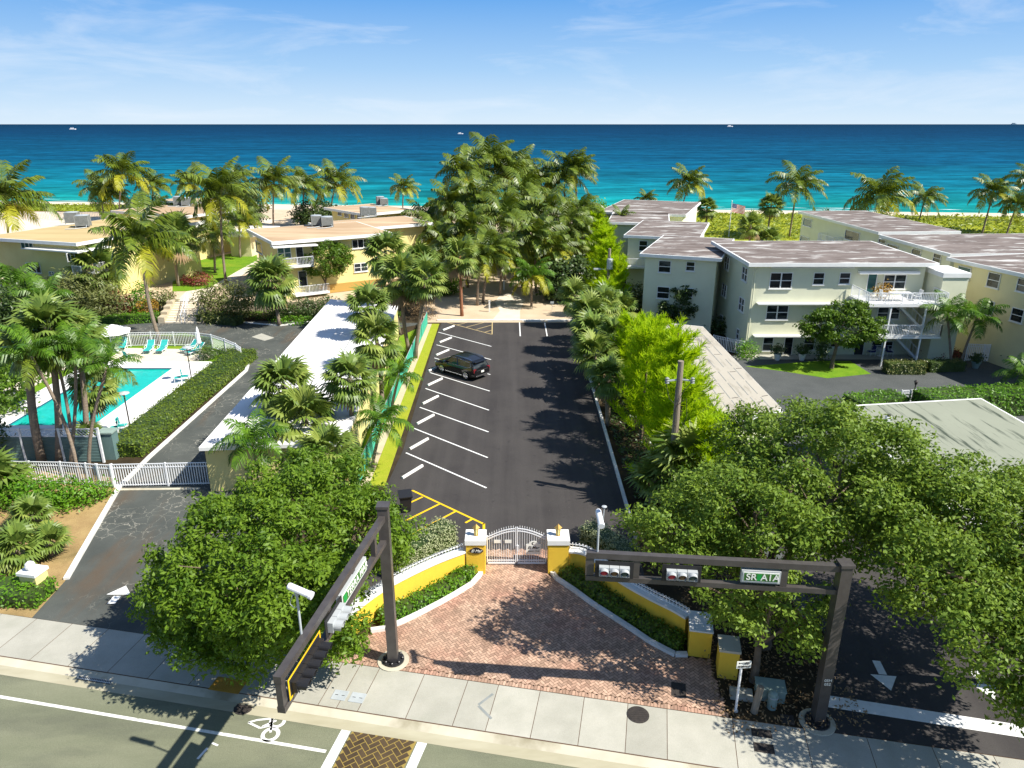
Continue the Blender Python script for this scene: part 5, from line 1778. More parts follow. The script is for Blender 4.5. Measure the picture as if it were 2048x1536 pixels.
for r in ((592, 492, 607, 527, 'door'), (597, 541, 614, 573, 'door')):
    L2.window(f2, *r)
L2.window(l2, 513, 484, 524, 505, 'plain')
A_, B_, d_, n_ = L2.edge(f2)
p0, p1 = hit(A_, n_, 540, 492), hit(A_, n_, 628, 487)
mb = MB()
mb.obox((p0 + p1) / 2 + n_ * .75, (p1 - p0) / 2, n_ * .75, (0, 0, .07), 'white_trim'); L2.part('awning', mb)
p0, p1 = hit(A_, n_, 562, 533), hit(A_, n_, 622, 528)
mb = MB(); mb.obox((p0 + p1) / 2 + n_ * .6, (p1 - p0) / 2, n_ * .6, (0, 0, .08), 'white_trim'); L2.part('balcony_slab', mb)
mb = MB(); rail(mb, [p0 + n_ * .05, p0 + n_ * 1.15, p1 + n_ * 1.15, p1 + n_ * .05], p0.z + .08, .95, gap=.16); L2.part('balcony_railing', mb)
p0, p1 = hit(A_, n_, 585, 588), hit(A_, n_, 652, 580)
mb = MB(); mb.obox((p0 + p1) / 2 + n_ * .7, (p1 - p0) / 2, n_ * .7, (0, 0, .08), 'white_trim'); L2.part('terrace_slab', mb)
mb = MB(); rail(mb, [p0 + n_ * 1.3, p1 + n_ * 1.3], p0.z + .08, .95, gap=.16); L2.part('terrace_railing', mb)
p0 = hit(A_, n_, 660, 588); 
mb = MB(); mb.obox(A_.lerp(B_, .66) + Vector((0, 0, TZ + .55)) + n_ * .03, d_ * (((B_ - A_).length) * .33), n_ * .03, (0, 0, .5), 'gold'); L2.part('plinth', mb)
L1, f1, l1 = court_block('yellow flats at the far left with sandy roof and white awning', (152, 486), (9, 467), (250, 469), 8.1, 'stucco_yellow', 'roof_sand', depth_r=20)
fc = min(range(4), key=lambda i: L1.edge(i)[3].y + 0.2 * L1.edge(i)[3].x)
for r in ((42, 479, 66, 497, 'triple', 'glass_teal'), (54, 526, 82, 545, 'triple'), (99, 543, 109, 550, 'double'), (121, 548, 130, 555, 'double')):
    L1.window(fc, *r)
A_, B_, d_, n_ = L1.edge(fc)
p0, p1 = hit(A_, n_, 68, 494), hit(A_, n_, 150, 508)
fn = max(range(4), key=lambda i: L1.edge(i)[3].x)
A2, B2, d2, n2 = L1.edge(fn)
q0, q1 = hit(A2, n2, 152, 500), hit(A2, n2, 170, 500)
nc = min(L1.pts, key=lambda p: p.y)
zc = p0.z
mb = MB(); mb.prism([p0, nc + Vector((0, 0, 0)), q1 + d2 * 2, q1 + d2 * 2 + n2 * 1.6, nc + (n_ + n2) * 1.5, p0 + n_ * 1.2], zc - .07, zc + .07, 'white_trim'); L1.part('awning', mb)
for r in ((133, 506, 141, 524, 'door'), (148, 503, 159, 519, 'plain')):
    L1.window(fn, *r)
zb_ = hit(A_, n_, 128, 543).z
mb = MB(); mb.prism([nc - d2 * 0 + n_ * 1.2 - d_ * 0, nc + d2 * 3.5, nc + d2 * 3.5 + n2 * 1.5, nc + (n_ + n2) * 1.3, nc + n_ * 1.3 ], zb_ - .1, zb_ + .06, 'white_trim'); L1.part('balcony_slab', mb)
mb = MB(); rail(mb, [nc + n_ * 1.2 , nc + (n_ + n2) * 1.25, nc + d2 * 3.4 + n2 * 1.45], zb_ + .06, .95, gap=.16); L1.part('balcony_railing', mb)
L3, f3, l3 = court_block('cream flats with two roof condensers, just behind the pinkish tan roof', (662, 461), (640, 447), (818, 449), 7.7, 'stucco_yellow', 'roof_tan', depth_l=9, depth_r=14)
L4, f4, l4 = court_block('cream flats with arched shade openings, nearest the sea behind the court', (728, 428), (664, 409), (828, 419), 7.7, 'stucco_yellow', 'roof_tan', depth_l=12)
for k in range(4):
    L4.window(l4, 676 + k * 13, 419 + k * 3.6, 684 + k * 13, 431 + k * 3.6, 'plain')
L5, f5, l5 = court_block('tan roofed flats behind the big left court palm, with roof condensers', (372, 432), (310, 410), (470, 419), 7.6, 'stucco_yellow', 'roof_tan', depth_l=16)
L6, f6, l6 = court_block('low white edged flat roof in front of the tan roofed court flats', (374, 452), (330, 440), (430, 444), 6.4, 'stucco_yellow', 'roof_tan', depth_l=7)
L7, f7, l7 = court_block('far cream roof close to the beach, with a brown gable beside it', (395, 404), (349, 397), (440, 398), 7.2, 'stucco_cream', 'roof_tan', depth_l=9)
L8, f8, l8 = court_block('white balconied block glimpsed between the court palms', (505, 470), (440, 456), (560, 452), 4.6, 'stucco_cream', 'roof_white', depth_l=5)

def ac_unit(label, px, py, z, w=1.0, h=1.0):
    c = P(px, py, z)
    t = thing('roof_condenser', label, 'air conditioner', c, 0.3, 'condensers on the roofs')
    mb = MB()
    for i in range(9):
        zz = .22 + i * (h - .3) / 8
        mb.box((-w / 2, -w / 2, zz), (w / 2, w / 2, zz + (h - .3) / 12), 'ac_grey')
    mb.box((-w / 2 + .06, -w / 2 + .06, .15), (w / 2 - .06, w / 2 - .06, h - .02), 'ink')
    for sx_ in (-1, 1):
        for sy_ in (-1, 1):
            mb.bar((sx_ * w * .48, sy_ * w * .48, 0), (sx_ * w * .48, sy_ * w * .48, h), .07, .07, 'ac_grey', (1, 0, 0))
    mb.child('body', t)
    mb = MB(); mb.lathe([(w * .5, h), (w * .5, h + .05), (w * .36, h + .07), (0, h + .07)], (0, 0, 0), 'steel_grey', 16); mb.child('fan_cover', t)
    mb = MB(); mb.tube([(w * .3, -w * .5, .3), (w * .4, -w * .9, .12), (-w * .3, -w * 1.5, .1), (-w, -w * 1.6, .1)], .05, 'steel_grey', 6); mb.child('pipe', t)
ac_unit('dark roof condenser on the sandy far left roof, the left one', 147, 447, 8.1, 1.5, 1.4)
ac_unit('dark roof condenser on the sandy far left roof, the right one', 168, 454, 8.1, 1.5, 1.4)
ac_unit('pale roof condenser on the pinkish tan roof, the left one', 634, 452, 7.85, 1.3, 1.3)
ac_unit('pale roof condenser on the pinkish tan roof, the right one', 655, 453, 7.85, 1.4, 1.2)
ac_unit('roof condenser on the second roof behind, left one of the pair', 730, 433, 7.7, 1.2, 1.3)
ac_unit('roof condenser on the second roof behind, right one of the pair', 744, 432, 7.7, 1.2, 1.2)
ac_unit('roof condenser on the seaward cream roof behind the court, left one', 761, 410, 7.7, 1.2, 1.3)
ac_unit('roof condenser on the seaward cream roof behind the court, right one', 768, 411, 7.7, 1.2, 1.1)
ac_unit('roof condenser on the tan roof behind the big court palm, left one', 358, 411, 7.6, 1.4, 1.4)
ac_unit('roof condenser on the tan roof behind the big court palm, right one', 374, 412, 7.6, 1.4, 1.3)

# steps up to the court, with a double handrail and stone side walls
b0, b1, t0, t1 = P(330, 647), P(402, 647), P(352, 604, TZ), P(398, 604, TZ)
t = thing('court_steps', 'broad pale steps with white handrail climbing to the garden court', 'steps', (b0 + b1) / 2)
mb = MB()
NS = 9
for i in range(NS):
    f0 = i / NS; f1 = 1.0
    z = TZ * (i + 1) / NS
    y0_ = b0.lerp(t0, f0); y1_ = b1.lerp(t1, f0)
    y2_ = b1.lerp(t1, (i + 1) / NS + .02); y3_ = b0.lerp(t0, (i + 1) / NS + .02)
    mb.prism([(y0_.x, y0_.y), (y1_.x, y1_.y), (y2_.x, y2_.y), (y3_.x, y3_.y)], 0, z, 'path_pale', 'deck_cream', bottom=False)
mb.child('treads', t, world=True)
for sgn, (a, b) in ((-1, (b0, t0)), (1, (b1, t1))):
    mb = MB()
    for i in range(4):
        p, q = a.lerp(b, i / 4), a.lerp(b, (i + 1) / 4)
        o = Vector((.35 * sgn, 0, 0))
        mb.prism([(p + o - Vector((.35, 0, 0))).xy.to_tuple(), (p + o + Vector((.35, 0, 0))).xy.to_tuple(), (q + o + Vector((.35, 0, 0))).xy.to_tuple(), (q + o - Vector((.35, 0, 0))).xy.to_tuple()], 0, TZ * (i + 1) / 4 + .35, 'stone')
    mb.child('side_wall', t, world=True)
mb = MB()
for f in (.47, .56):
    p, q = b0.lerp(b1, f), t0.lerp(t1, f)
    mb.bar(p + Vector((0, 0, .95)), Vector((q.x, q.y, TZ + .95)), .06, .06, 'white_metal')
    for i in range(5):
        r_ = p.lerp(q, i / 4); z_ = TZ * i / 4
        mb.bar(Vector((r_.x, r_.y, z_)), Vector((r_.x, r_.y, z_ + .95)), .05, .05, 'white_metal', (1, 0, 0))
mb.child('handrail', t, world=True)

# --- carports and sheds
def carport(name, label, poly, z, wall, roof, walls, thick=.22, cat='carport', posts=()):
    """flat roof on walls; walls: pairs of corner numbers that are closed"""
    poly = [Vector((p[0], p[1], 0)) for p in poly]
    t = thing(name, label, cat, poly[0])
    mb = MB(); mb.prism(poly, z - thick, z, 'white_trim')
    cc = sum(poly, Vector()) / len(poly)
    mb.poly([(*(p + (cc - p).normalized() * .10).xy, z + .006) for p in (poly if sum(poly[i].x * poly[(i + 1) % len(poly)].y - poly[(i + 1) % len(poly)].x * poly[i].y for i in range(len(poly))) > 0 else poly[::-1])], roof)
    mb.child('roof', t, world=True)
    for i, j in walls:
        a, b = poly[i] + (cc - poly[i]).normalized() * .55, poly[j] + (cc - poly[j]).normalized() * .55
        d = (b - a).normalized(); n = Vector((-d.y, d.x, 0))
        mb = MB(); mb.obox((a + b) / 2 + Vector((0, 0, (z - thick) / 2)), d * ((b - a).length / 2), n * .09, (0, 0, (z - thick) / 2), wall); mb.child('wall', t, world=True)
    for i, j, k in posts:
        a, b = poly[i] + (cc - poly[i]).normalized() * .5, poly[j] + (cc - poly[j]).normalized() * .5
        for q in range(k):
            p = a.lerp(b, (q + .5) / k)
            mb = MB(); mb.bar(p, p + Vector((0, 0, z - thick)), .15, .15, 'white_metal', (1, 0, 0)); mb.child('post', t, world=True)
    return t
CZ = 3.0
cpw = carport('carport', 'long carport with bright white flat roof between the drive and the car park', [P(397, 895, CZ), P(689, 885, CZ), P(796, 611, CZ), P(661, 598, CZ)], CZ, 'stucco_yellow', 'roof_white', [(0, 1), (1, 2), (2, 3)], posts=[(3, 0, 9)])
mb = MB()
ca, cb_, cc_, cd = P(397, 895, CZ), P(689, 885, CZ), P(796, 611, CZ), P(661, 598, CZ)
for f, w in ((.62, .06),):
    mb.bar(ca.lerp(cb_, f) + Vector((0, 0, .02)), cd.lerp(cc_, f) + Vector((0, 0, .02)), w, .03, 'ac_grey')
for f in (.2, .4, .8):
    mb.bar(ca.lerp(cb_, f) + Vector((0, 0, .012)), cd.lerp(cc_, f) + Vector((0, 0, .012)), .03, .014, 'kerb_white')
for k in range(1, 9):
    mb.bar(ca.lerp(cd, k / 9) + Vector((.3, 0, .010)), cb_.lerp(cc_, k / 9) + Vector((-.3, 0, .010)), .03, .012, 'kerb_white')
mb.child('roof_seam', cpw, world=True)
cpg = carport('carport', 'long carport with grey felt roof beside the lime green trees', [P(1452, 845, CZ), P(1566, 819, CZ), P(1406, 653, CZ), P(1309, 643, CZ)], CZ, 'stucco_pale', 'roof_felt_grey', [(3, 0), (0, 1), (2, 3)], posts=[(1, 2, 7)])
mb = MB()
ca, cb_, cc_, cd = P(1452, 845, CZ), P(1566, 819, CZ), P(1406, 653, CZ), P(1309, 643, CZ)
rq = random.Random(9)
for k in range(1, 6):
    f = k / 6
    for j in range(7):
        a0_, a1_ = j / 7 + rq.uniform(0, .02), (j + 1) / 7 - rq.uniform(0, .05)
        p, q = ca.lerp(cb_, f), cd.lerp(cc_, f)
        mb.bar(p.lerp(q, max(a0_, .01)) + Vector((0, 0, .010)), p.lerp(q, min(a1_, .99)) + Vector((0, 0, .010)), .045, .012, 'ac_grey')
for k in range(14):
    f = rq.randrange(6) / 6; g = rq.uniform(.05, .95)
    p, q = ca.lerp(cd, g), cb_.lerp(cc_, g)
    mb.bar(p.lerp(q, f + .03) + Vector((0, 0, .010)), p.lerp(q, f + .14) + Vector((0, 0, .010)), .06, .012, 'iron')
mb.child('roof_seam', cpg, world=True)
SZ = 3.2
pa, pb = P(1666, 811, SZ), P(1961, 796, SZ)
pd = Vector((pb.x + .3, 29.0, 0)); pc = Vector((pa.x, 29.0, 0))
SH = Building('garage_block', 'low garage block with streaked green grey felt roof at the right edge', [pc + Vector((.3, 0, 0)), pd - Vector((.3, 0, 0)), pb + Vector((-.3, -.4, 0)), pa + Vector((.3, -.4, 0))], 0, SZ - .2, 'stucco_pale', 'roof_felt_green', cat='garage', over=.35, thick=.2)
le = min(range(4), key=lambda i: SH.edge(i)[3].x)
SH.window(le, 1690, 838, 1706, 858, 'single', size=(1.3, 1.0))
mb = MB(); p = P(1776, 842, SZ + .0); mb.obox(p + Vector((0, 0, .15)), (.16, 0, 0), (0, .12, 0), (0, 0, .15), 'white_metal'); mb.lathe([(.10, .3), (.10, .42)], p, 'iron', 10)
SH.part('vent', mb)

# ------------------------------------------------------------------ in the car park
stops = [(897, 657), (891, 681), (885, 706), (871, 737), (870, 765), (861, 801), (851, 840), (838, 889), (825, 945)]
names = ['furthest', 'second', 'third', 'fourth', 'fifth', 'sixth', 'seventh', 'eighth', 'nearest']
sd = Vector((.52, .855, 0)).normalized()
def stop_mesh(d, L=1.95):
    mb = MB(); s = Vector((-d.y, d.x, 0))
    pr = [(-.09, 0), (-.075, .10), (-.045, .13), (.045, .13), (.075, .10), (.09, 0)]
    for (x0, z0), (x1, z1) in zip(pr, pr[1:]):
        mb.poly([s * x0 + d * (L / 2) + Vector((0, 0, z0)), s * x0 - d * (L / 2) + Vector((0, 0, z0)), s * x1 - d * (L / 2) + Vector((0, 0, z1)), s * x1 + d * (L / 2) + Vector((0, 0, z1))], 'kerb_white')
    for sg in (1, -1):
        q = [s * x + d * (L / 2 * sg) + Vector((0, 0, z)) for x, z in pr]
        mb.poly(q if sg > 0 else q[::-1], 'kerb_white')
    return mb
first = None
for i, (x, y) in enumerate(stops):
    c = P(x, y); c.z = 0.012
    lab = f'white concrete wheel stop in the slanted row, {names[i]} from the sandy garden' if 0 < i < 8 else ('white concrete wheel stop by the tan hatching, first of the slanted row' if i == 0 else 'white concrete wheel stop nearest the yellow hatching, last of the slanted row')
    if i == 3:
        lab = 'white concrete wheel stop in front of the black car'
    if first is None:
        first = stop_mesh(sd).thing('wheel_stop', lab, 'wheel stop', c, 'wheel stops in the car park', world=False)
    else:
        o = first.copy(); COL.objects.link(o); o.location = c; o['label'] = lab
for (x, lab) in ((1151, 'white wheel stop at the far end, left of the corner one'), (1343, 'white wheel stop at the far end, in the corner by the palms')):
    c = zb(x, 163, 760, 600, K1); c.z = 0.012
    stop_mesh(Vector((1, 0, 0)), 2.0).thing('wheel_stop', lab, 'wheel stop', c, 'wheel stops in the car park', world=False)

def car():
    fw, rw = P(886.6, 744.5), P(934, 759)
    hd = (fw - rw); hd.z = 0; base_len = hd.length; hd.normalize()
    left = Vector((-hd.y, hd.x, 0))          # the side seen here is the car's left
    near = (fw + rw) / 2
    sc = base_len / 2.80
    side = -1 if (left.y > 0) else 1
    # wheels seen are on the side nearest the camera
    c = near + Vector((hd.y, -hd.x, 0)) * (-0.82 * (1 if Vector((hd.y, -hd.x, 0)).y < 0 else -1))
    rz = math.atan2(hd.y, hd.x)
    t = thing('parked_car', 'black estate car parked nose in on the slanted bays', 'car', (c.x, c.y, 0.012), rz)
    t.scale = (sc,) * 3
    def loft(mb, st, mt, close=True):
        base = len(mb.v); k = mb.mi(mt); n = len(st[0][1])
        for x, sec in st:
            for (y, z) in sec:
                mb.v.append((x, y, z))
        for i in range(len(st) - 1):
            for j in range(n - 1):
                a = base + i * n + j
                mb.f.append((a, a + n, a + n + 1, a + 1)); mb.m.append(k)
        for i, rev in ((0, False), (len(st) - 1, True)):
            ids = [base + i * n + j for j in range(n)]
            mb.f.append(tuple(ids[::-1] if rev else ids)); mb.m.append(k)
    def sec(w, zb, zm, zt, wt):
        h = [(w * .86, zb), (w * .97, zb + .06), (w, zb + .26), (w, zm), (wt, zt)]
        return [(-y, z) for y, z in h] + [(y, z) for y, z in h[::-1]]
    mb = MB()
    loft(mb, [(-2.40, sec(.80, .36, .70, .86, .74)), (-2.34, sec(.90, .30, .80, .98, .84)), (-2.0, sec(.94, .24, .86, 1.05, .88)), (-1.0, sec(.95, .22, .86, 1.06, .90)),
              (.3, sec(.95, .22, .86, 1.05, .90)), (1.0, sec(.95, .22, .86, 1.04, .88)), (1.25, sec(.95, .22, .86, 1.02, .84)), (1.9, sec(.94, .24, .82, .95, .78)), (2.25, sec(.90, .28, .74, .86, .70)), (2.42, sec(.76, .34, .62, .74, .60))], 'car_black')
    mb.child('body', t, smooth=False)
    def cab(w0, z0, w1, z1):
        h = [(w0, z0), (w1, z1)]
        return [(-y, z) for y, z in h] + [(y, z) for y, z in h[::-1]]
    mb = MB()
    loft(mb, [(-2.22, cab(.84, 1.0, .80, 1.06)), (-1.95, cab(.87, 1.02, .74, 1.52)), (-1.4, cab(.89, 1.03, .74, 1.63)), (-.3, cab(.89, 1.03, .75, 1.67)), (.35, cab(.89, 1.02, .73, 1.62)), (1.15, cab(.86, 1.0, .80, 1.06))], 'glass_dark')
    mb.child('windows', t)
    mb = MB()
    loft(mb, [(-2.12, [(-.72, 1.50), (-.70, 1.56), (.70, 1.56), (.72, 1.50)]), (-1.9, [(-.76, 1.50), (-.72, 1.63), (.72, 1.63), (.76, 1.50)]), (-1.0, [(-.77, 1.58), (-.72, 1.70), (.72, 1.70), (.77, 1.58)]), (0, [(-.77, 1.58), (-.72, 1.71), (.72, 1.71), (.77, 1.58)]), (.42, [(-.74, 1.56), (-.70, 1.65), (.70, 1.65), (.74, 1.56)])], 'car_black')
    mb.child('roof', t)
    mb = MB()
    for sg in (-1, 1):
        for x0, x1, y0, y1, z0, z1 in ((-2.25, -1.78, .86, .80, 1.0, 1.55), (-.42, -.30, .905, .765, 1.02, 1.62), (.40, 1.22, .74, .86, 1.62, 1.02)):
            mb.bar((x0, y0 * sg, z0), (x1, y1 * sg, z1), .09, .03, 'car_black')
    mb.child('pillars', t)
    for sg in (-1, 1):
        mb = MB(); mb.tube([(-1.85, .68 * sg, 1.68), (-1.6, .68 * sg, 1.75), (.0, .68 * sg, 1.77), (.3, .68 * sg, 1.70)], .022, 'chrome', 6); mb.child('roof_rail', t)
        mb = MB(); mb.tube([(1.05, .905 * sg, 1.03), (-1.6, .92 * sg, 1.05), (-1.92, .86 * sg, 1.2), (-1.75, .79 * sg, 1.50), (-.4, .765 * sg, 1.60), (.3, .755 * sg, 1.57), (.95, .86 * sg, 1.16)], .016, 'chrome', 6); mb.child('window_trim', t)
        mb = MB(); mb.bar((-.95, .965 * sg, .32), (1.0, .965 * sg, .32), .02, .05, 'chrome'); mb.child('sill_trim', t)
        mb = MB(); mb.obox((.98, 1.02 * sg, 1.08), (.09, 0, 0), (0, .11, 0), (0, 0, .08), 'car_black'); mb.child('mirror', t)
        mb = MB(); mb.obox((-2.28, .80 * sg, .88), (.07, 0, 0), (0, .13, 0), (0, 0, .13), 'tail_red'); mb.child('tail_light', t)
        mb = MB(); mb.obox((2.24, .68 * sg, .74), (.10, 0, 0), (0, .17, 0), (0, 0, .05), 'chrome'); mb.child('headlight', t)
        for zz in (.35, .62):
            pass
        for x in (1.42, -1.38):
            w = MB(); w.lathe([(.30, -.10), (.36, -.09), (.37, 0), (.36, .10), (.30, .11)], (x, .86 * sg, .36), 'tyre', 24, (0, sg, 0)); wo2 = w.child('wheel', t)
            w = MB(); w.lathe([(.245, .10), (.25, .115), (.06, .10), (.05, .125), (0, .125)], (x, .86 * sg, .36), 'iron', 20, (0, sg, 0))
            for q in range(5):
                a = q * 2 * math.pi / 5 + .3
                for da in (-.13, .13):
                    w.bar((x, .985 * sg, .36), (x + math.cos(a + da) * .25, .985 * sg, .36 + math.sin(a + da) * .25), .05, .03, 'chrome', (0, 1, 0))
            w.lathe([(.245, .105), (.262, .118), (.245, .12)], (x, .86 * sg, .36), 'chrome', 24, (0, sg, 0))
            rm = w.child('rim', t); rm.parent = wo2
    mb = MB(); mb.obox((-2.405, 0, .46), (.05, 0, 0), (0, .78, 0), (0, 0, .06), 'chrome'); mb.child('bumper_trim', t)
    mb = MB(); mb.obox((-2.37, 0, .88), (.03, 0, 0), (0, .62, 0), (0, 0, .018), 'chrome'); mb.child('tailgate_trim', t)
    mb = MB(); mb.obox((-2.40, 0, .74), (.02, 0, 0), (0, .16, 0), (0, 0, .08), 'sign_white'); mb.child('number_plate', t)
    mb = MB(); mb.bar((-2.1, 0, 1.57), (-2.28, 0, 1.53), 1.3, .04, 'car_black', (0, 0, 1)); mb.child('spoiler', t)
    return t
car()

c = P(812, 1022)
t = thing('rubbish_bin', 'black wheeled rubbish bin with a sloping lid by the yellow hatching', 'bin', c, .25)
mb = MB()
for (z0, a0, z1, a1) in ((.08, .24, 1.0, .33),):
    n = len(mb.v)
    mb.v += [(-a0, -a0, z0), (a0, -a0, z0), (a0, a0, z0), (-a0, a0, z0), (-a1, -a1, z1), (a1, -a1, z1), (a1, a1, z1), (-a1, a1, z1)]
    for q in ((3, 2, 1, 0), (4, 5, 6, 7), (0, 1, 5, 4), (1, 2, 6, 5), (2, 3, 7, 6), (3, 0, 4, 7)):
        mb.f.append(tuple(n + i for i in q)); mb.m.append(mb.mi('black_plastic'))
mb.child('body', t)
mb = MB(); mb.obox((0, -.02, 1.06), (.37, 0, 0), (0, .38, .05), (0, -.01, .04), 'black_plastic'); mb.obox((0, .39, 1.05), (.3, 0, 0), (0, .03, 0), (0, 0, .03), 'black_plastic'); mb.child('lid', t)
for sg in (-1, 1):
    mb = MB(); mb.lathe([(.12, -.03), (.12, .03)], (.26 * sg, .26, .12), 'tyre', 14, (1, 0, 0)); mb.child('wheel', t)

# ------------------------------------------------------------------ utility poles
def upole(label, base, topy, r, cross=False, can=False):
    h = HT(base.y, topy)
    t = thing('utility_pole', label, 'utility pole', base)
    mb = MB(); mb.tube([(0, 0, -.2), (0, 0, h * .5), (0, 0, h)], [r * 1.15, r, r * .8], 'timber_grey', 12); mb.child('pole', t)
    if cross:
        for sg in (-1, 1):
            mb = MB(); mb.bar((0, 0, h - 1.0), (.62 * sg, -.1, h - 1.05), .07, .07, 'steel_grey'); mb.child('bracket', t)
            mb = MB(); mb.lathe([(.05, -.2), (.13, -.16), (.07, -.1), (.13, -.04), (.07, .02), (.12, .08), (.05, .14)], (.66 * sg, -.1, h - 1.0), 'ac_grey', 10)
            mb.child('insulator', t)
        mb = MB(); mb.tube([(-.7, -.1, h - 1.2), (-.5, -.2, h - 2.0), (-.1, -.2, h - 2.4), (.4, -.2, h - 2.0), (.5, -.2, h - 3.0), (.15, -.2, h - 4.0)], .018, 'iron', 5)
        mb.tube([(.66, -.1, h - 1.1), (.2, -.2, h - 1.6), (-.35, -.2, h - 3.2), (-.05, -.2, h - 3.6)], .014, 'iron', 5); mb.child('cable', t)
    if can:
        mb = MB(); mb.lathe([(.30, -.55), (.33, -.5), (.33, .45), (.28, .55), (0, .58)], (.05, -.38, h - 1.55), 'steel_grey', 16)
        mb.lathe([(.06, .55), (.04, .8)], (.05, -.38, h - 1.55), 'ac_grey', 8); mb.child('transformer', t)
        mb = MB(); mb.tube([(0, 0, h - 2.35), (-.5, -.05, h - 2.15), (-1.0, -.05, h - 2.15)], .035, 'steel_grey', 7); mb.child('lamp_arm', t)
        mb = MB(); mb.obox((-1.25, -.05, h - 2.15), (.36, 0, 0), (0, .13, 0), (0, 0, .08), 'signal_grey'); mb.child('street_lamp', t)
    return t
upole('weathered utility pole with insulators between the lime green trees and the grey carport', P(1338, 1012), 722, .19, cross=True)
upole('utility pole with a grey transformer and side lamp above the far lime green trees', P(1213, 640), 497, .17, can=True)

# ------------------------------------------------------------------ fences and gates on the left
def fence(name, label, pts, z, h, cat='fence', gap=.115, w=.028, mt='white_metal', post_every=1, double=True, group=None):
    pts = [Vector((p[0], p[1], 0)) for p in pts]
    t = thing(name, label, cat, (pts[0].x, pts[0].y, z), 0, group)
    mb = MB()
    for a, b in zip(pts, pts[1:]):
        L = (b - a).length; n = max(1, int(L / gap))
        for i in range(1, n):
            p = a.lerp(b, i / n)
            mb.bar(p + Vector((0, 0, z + .06)), p + Vector((0, 0, z + h - .02)), w, w, mt, (1, 0, 0))
        for zz in ((z + h, z + h - .22, z + .12) if double else (z + h, z + .12)):
            mb.bar(a + Vector((0, 0, zz)), b + Vector((0, 0, zz)), .05, .045, mt)
    mb.child('bars', t, world=True)
    for p in pts:
        mb = MB(); mb.bar(p + Vector((0, 0, z)), p + Vector((0, 0, z + h + .06)), .09, .09, mt, (1, 0, 0)); mb.child('post', t, world=True)
    return t
g0_, g1_, g2_, g3_ = P(232, 975), P(443, 970), P(200, 970), P(450, 969)
gt = fence('sliding_gate', 'long white metal sliding gate across the left drive', [g0_, g0_.lerp(g1_, .5), g1_], 0.03, 1.45, 'gate', gap=.14, w=.04)
fence('foot_gate', 'narrow white metal foot gate left of the sliding gate', [P(203, 975), P(229, 976)], 0.03, 1.45, 'gate', gap=.12, w=.035)
fence('metal_fence', 'white metal bar fence behind the bright shrubs at the left', [P(-60, 966), P(0, 967), P(68, 968), P(130, 969), P(180, 972), P(200, 974)], 0.0, 1.45, gap=.14, w=.035)
fence('metal_fence', 'short white metal fence right of the sliding gate, next to the yellow carport wall', [P(446, 970), P(470, 968), P(500, 965)], 0.0, 1.4, gap=.14, w=.035)
fence('pool_fence', 'white metal pool fence curving along the turning circle', [P(225, 700, .05), P(262, 693, .05), P(305, 692, .05), P(350, 692, .05), P(395, 693, .05), P(425, 697, .05), P(452, 706, .05), P(474, 716, .05), P(484, 724, .05)], 0.05, 1.35, gap=.15, w=.03)
fence('metal_fence', 'white railing along the beach pool terrace behind the far left roof', [P(30, 441, TZ), P(100, 440, TZ), P(165, 440, TZ), P(235, 438, TZ)], TZ, 1.6, gap=.3, w=.05)
fence('picket_fence', 'white picket fence between the grey carport and the three storey flats', [P(1425, 697), P(1452, 703), P(1486, 711)], 0.0, 1.3, gap=.16, w=.06)
fence('picket_fence', 'white picket fence in front of the stair tower beside the twin palms', [P(1929, 722), P(1962, 724), P(2000, 722)], 0.0, 1.6, gap=.14, w=.06)
fence('picket_fence', 'pale picket gate panel at the right edge behind the potted plants', [P(2003, 721), P(2048, 712), P(2100, 700)], 0.0, 1.6, gap=.14, w=.06)
fence('metal_fence', 'white railing on the raised path behind the twin palms', [P(1960, 676, .9), P(2010, 672, .9), P(2080, 664, .9)], 0.9, 1.1, gap=.16, w=.04)
fence('picket_gate', 'little white gate between the two clipped hedges of the yard', [P(1800, 806), P(1829, 804)], 0.0, 1.0, gap=.12, w=.06)
# post and wire by the dunes
fence('dune_fence', 'thin post and wire fence along the dune grass at the right', [P(1810, 441), P(1870, 443), P(1930, 447), P(1990, 450), P(2048, 453), P(2120, 458)], 0.0, 1.1, gap=9, w=.05, mt='timber_grey')

# green screened fence along the verge
F0, F1 = E0 + Vector((-1.32, 0, 0)), E1 + Vector((-1.58, 0, 0))
t = thing('screen_fence', 'green mesh screen fence along the left side of the car park', 'fence', F0)
N = 14
mb = MB()
for i in range(N):
    a, b = F0.lerp(F1, i / N), F0.lerp(F1, (i + 1) / N)
    mb.obox((a + b) / 2 + Vector((math.sin(i * 2.3) * .02, 0, .66)), (b - a) * .498, (.012, 0, 0), (0, 0, .60), 'mesh_green')
mb.child('mesh_screen', t, world=True)
for i in range(N + 1):
    p = F0.lerp(F1, i / N)
    mb = MB(); mb.tube([p + Vector((-.04, 0, 0)), p + Vector((-.04, 0, 1.36))], .028, 'steel_grey', 7); mb.child('post', t, world=True)
mb = MB(); mb.tube([F0 + Vector((-.04, 0, 1.3)), F1 + Vector((-.04, 0, 1.3))], .022, 'steel_grey', 6); mb.child('top_rail', t, world=True)

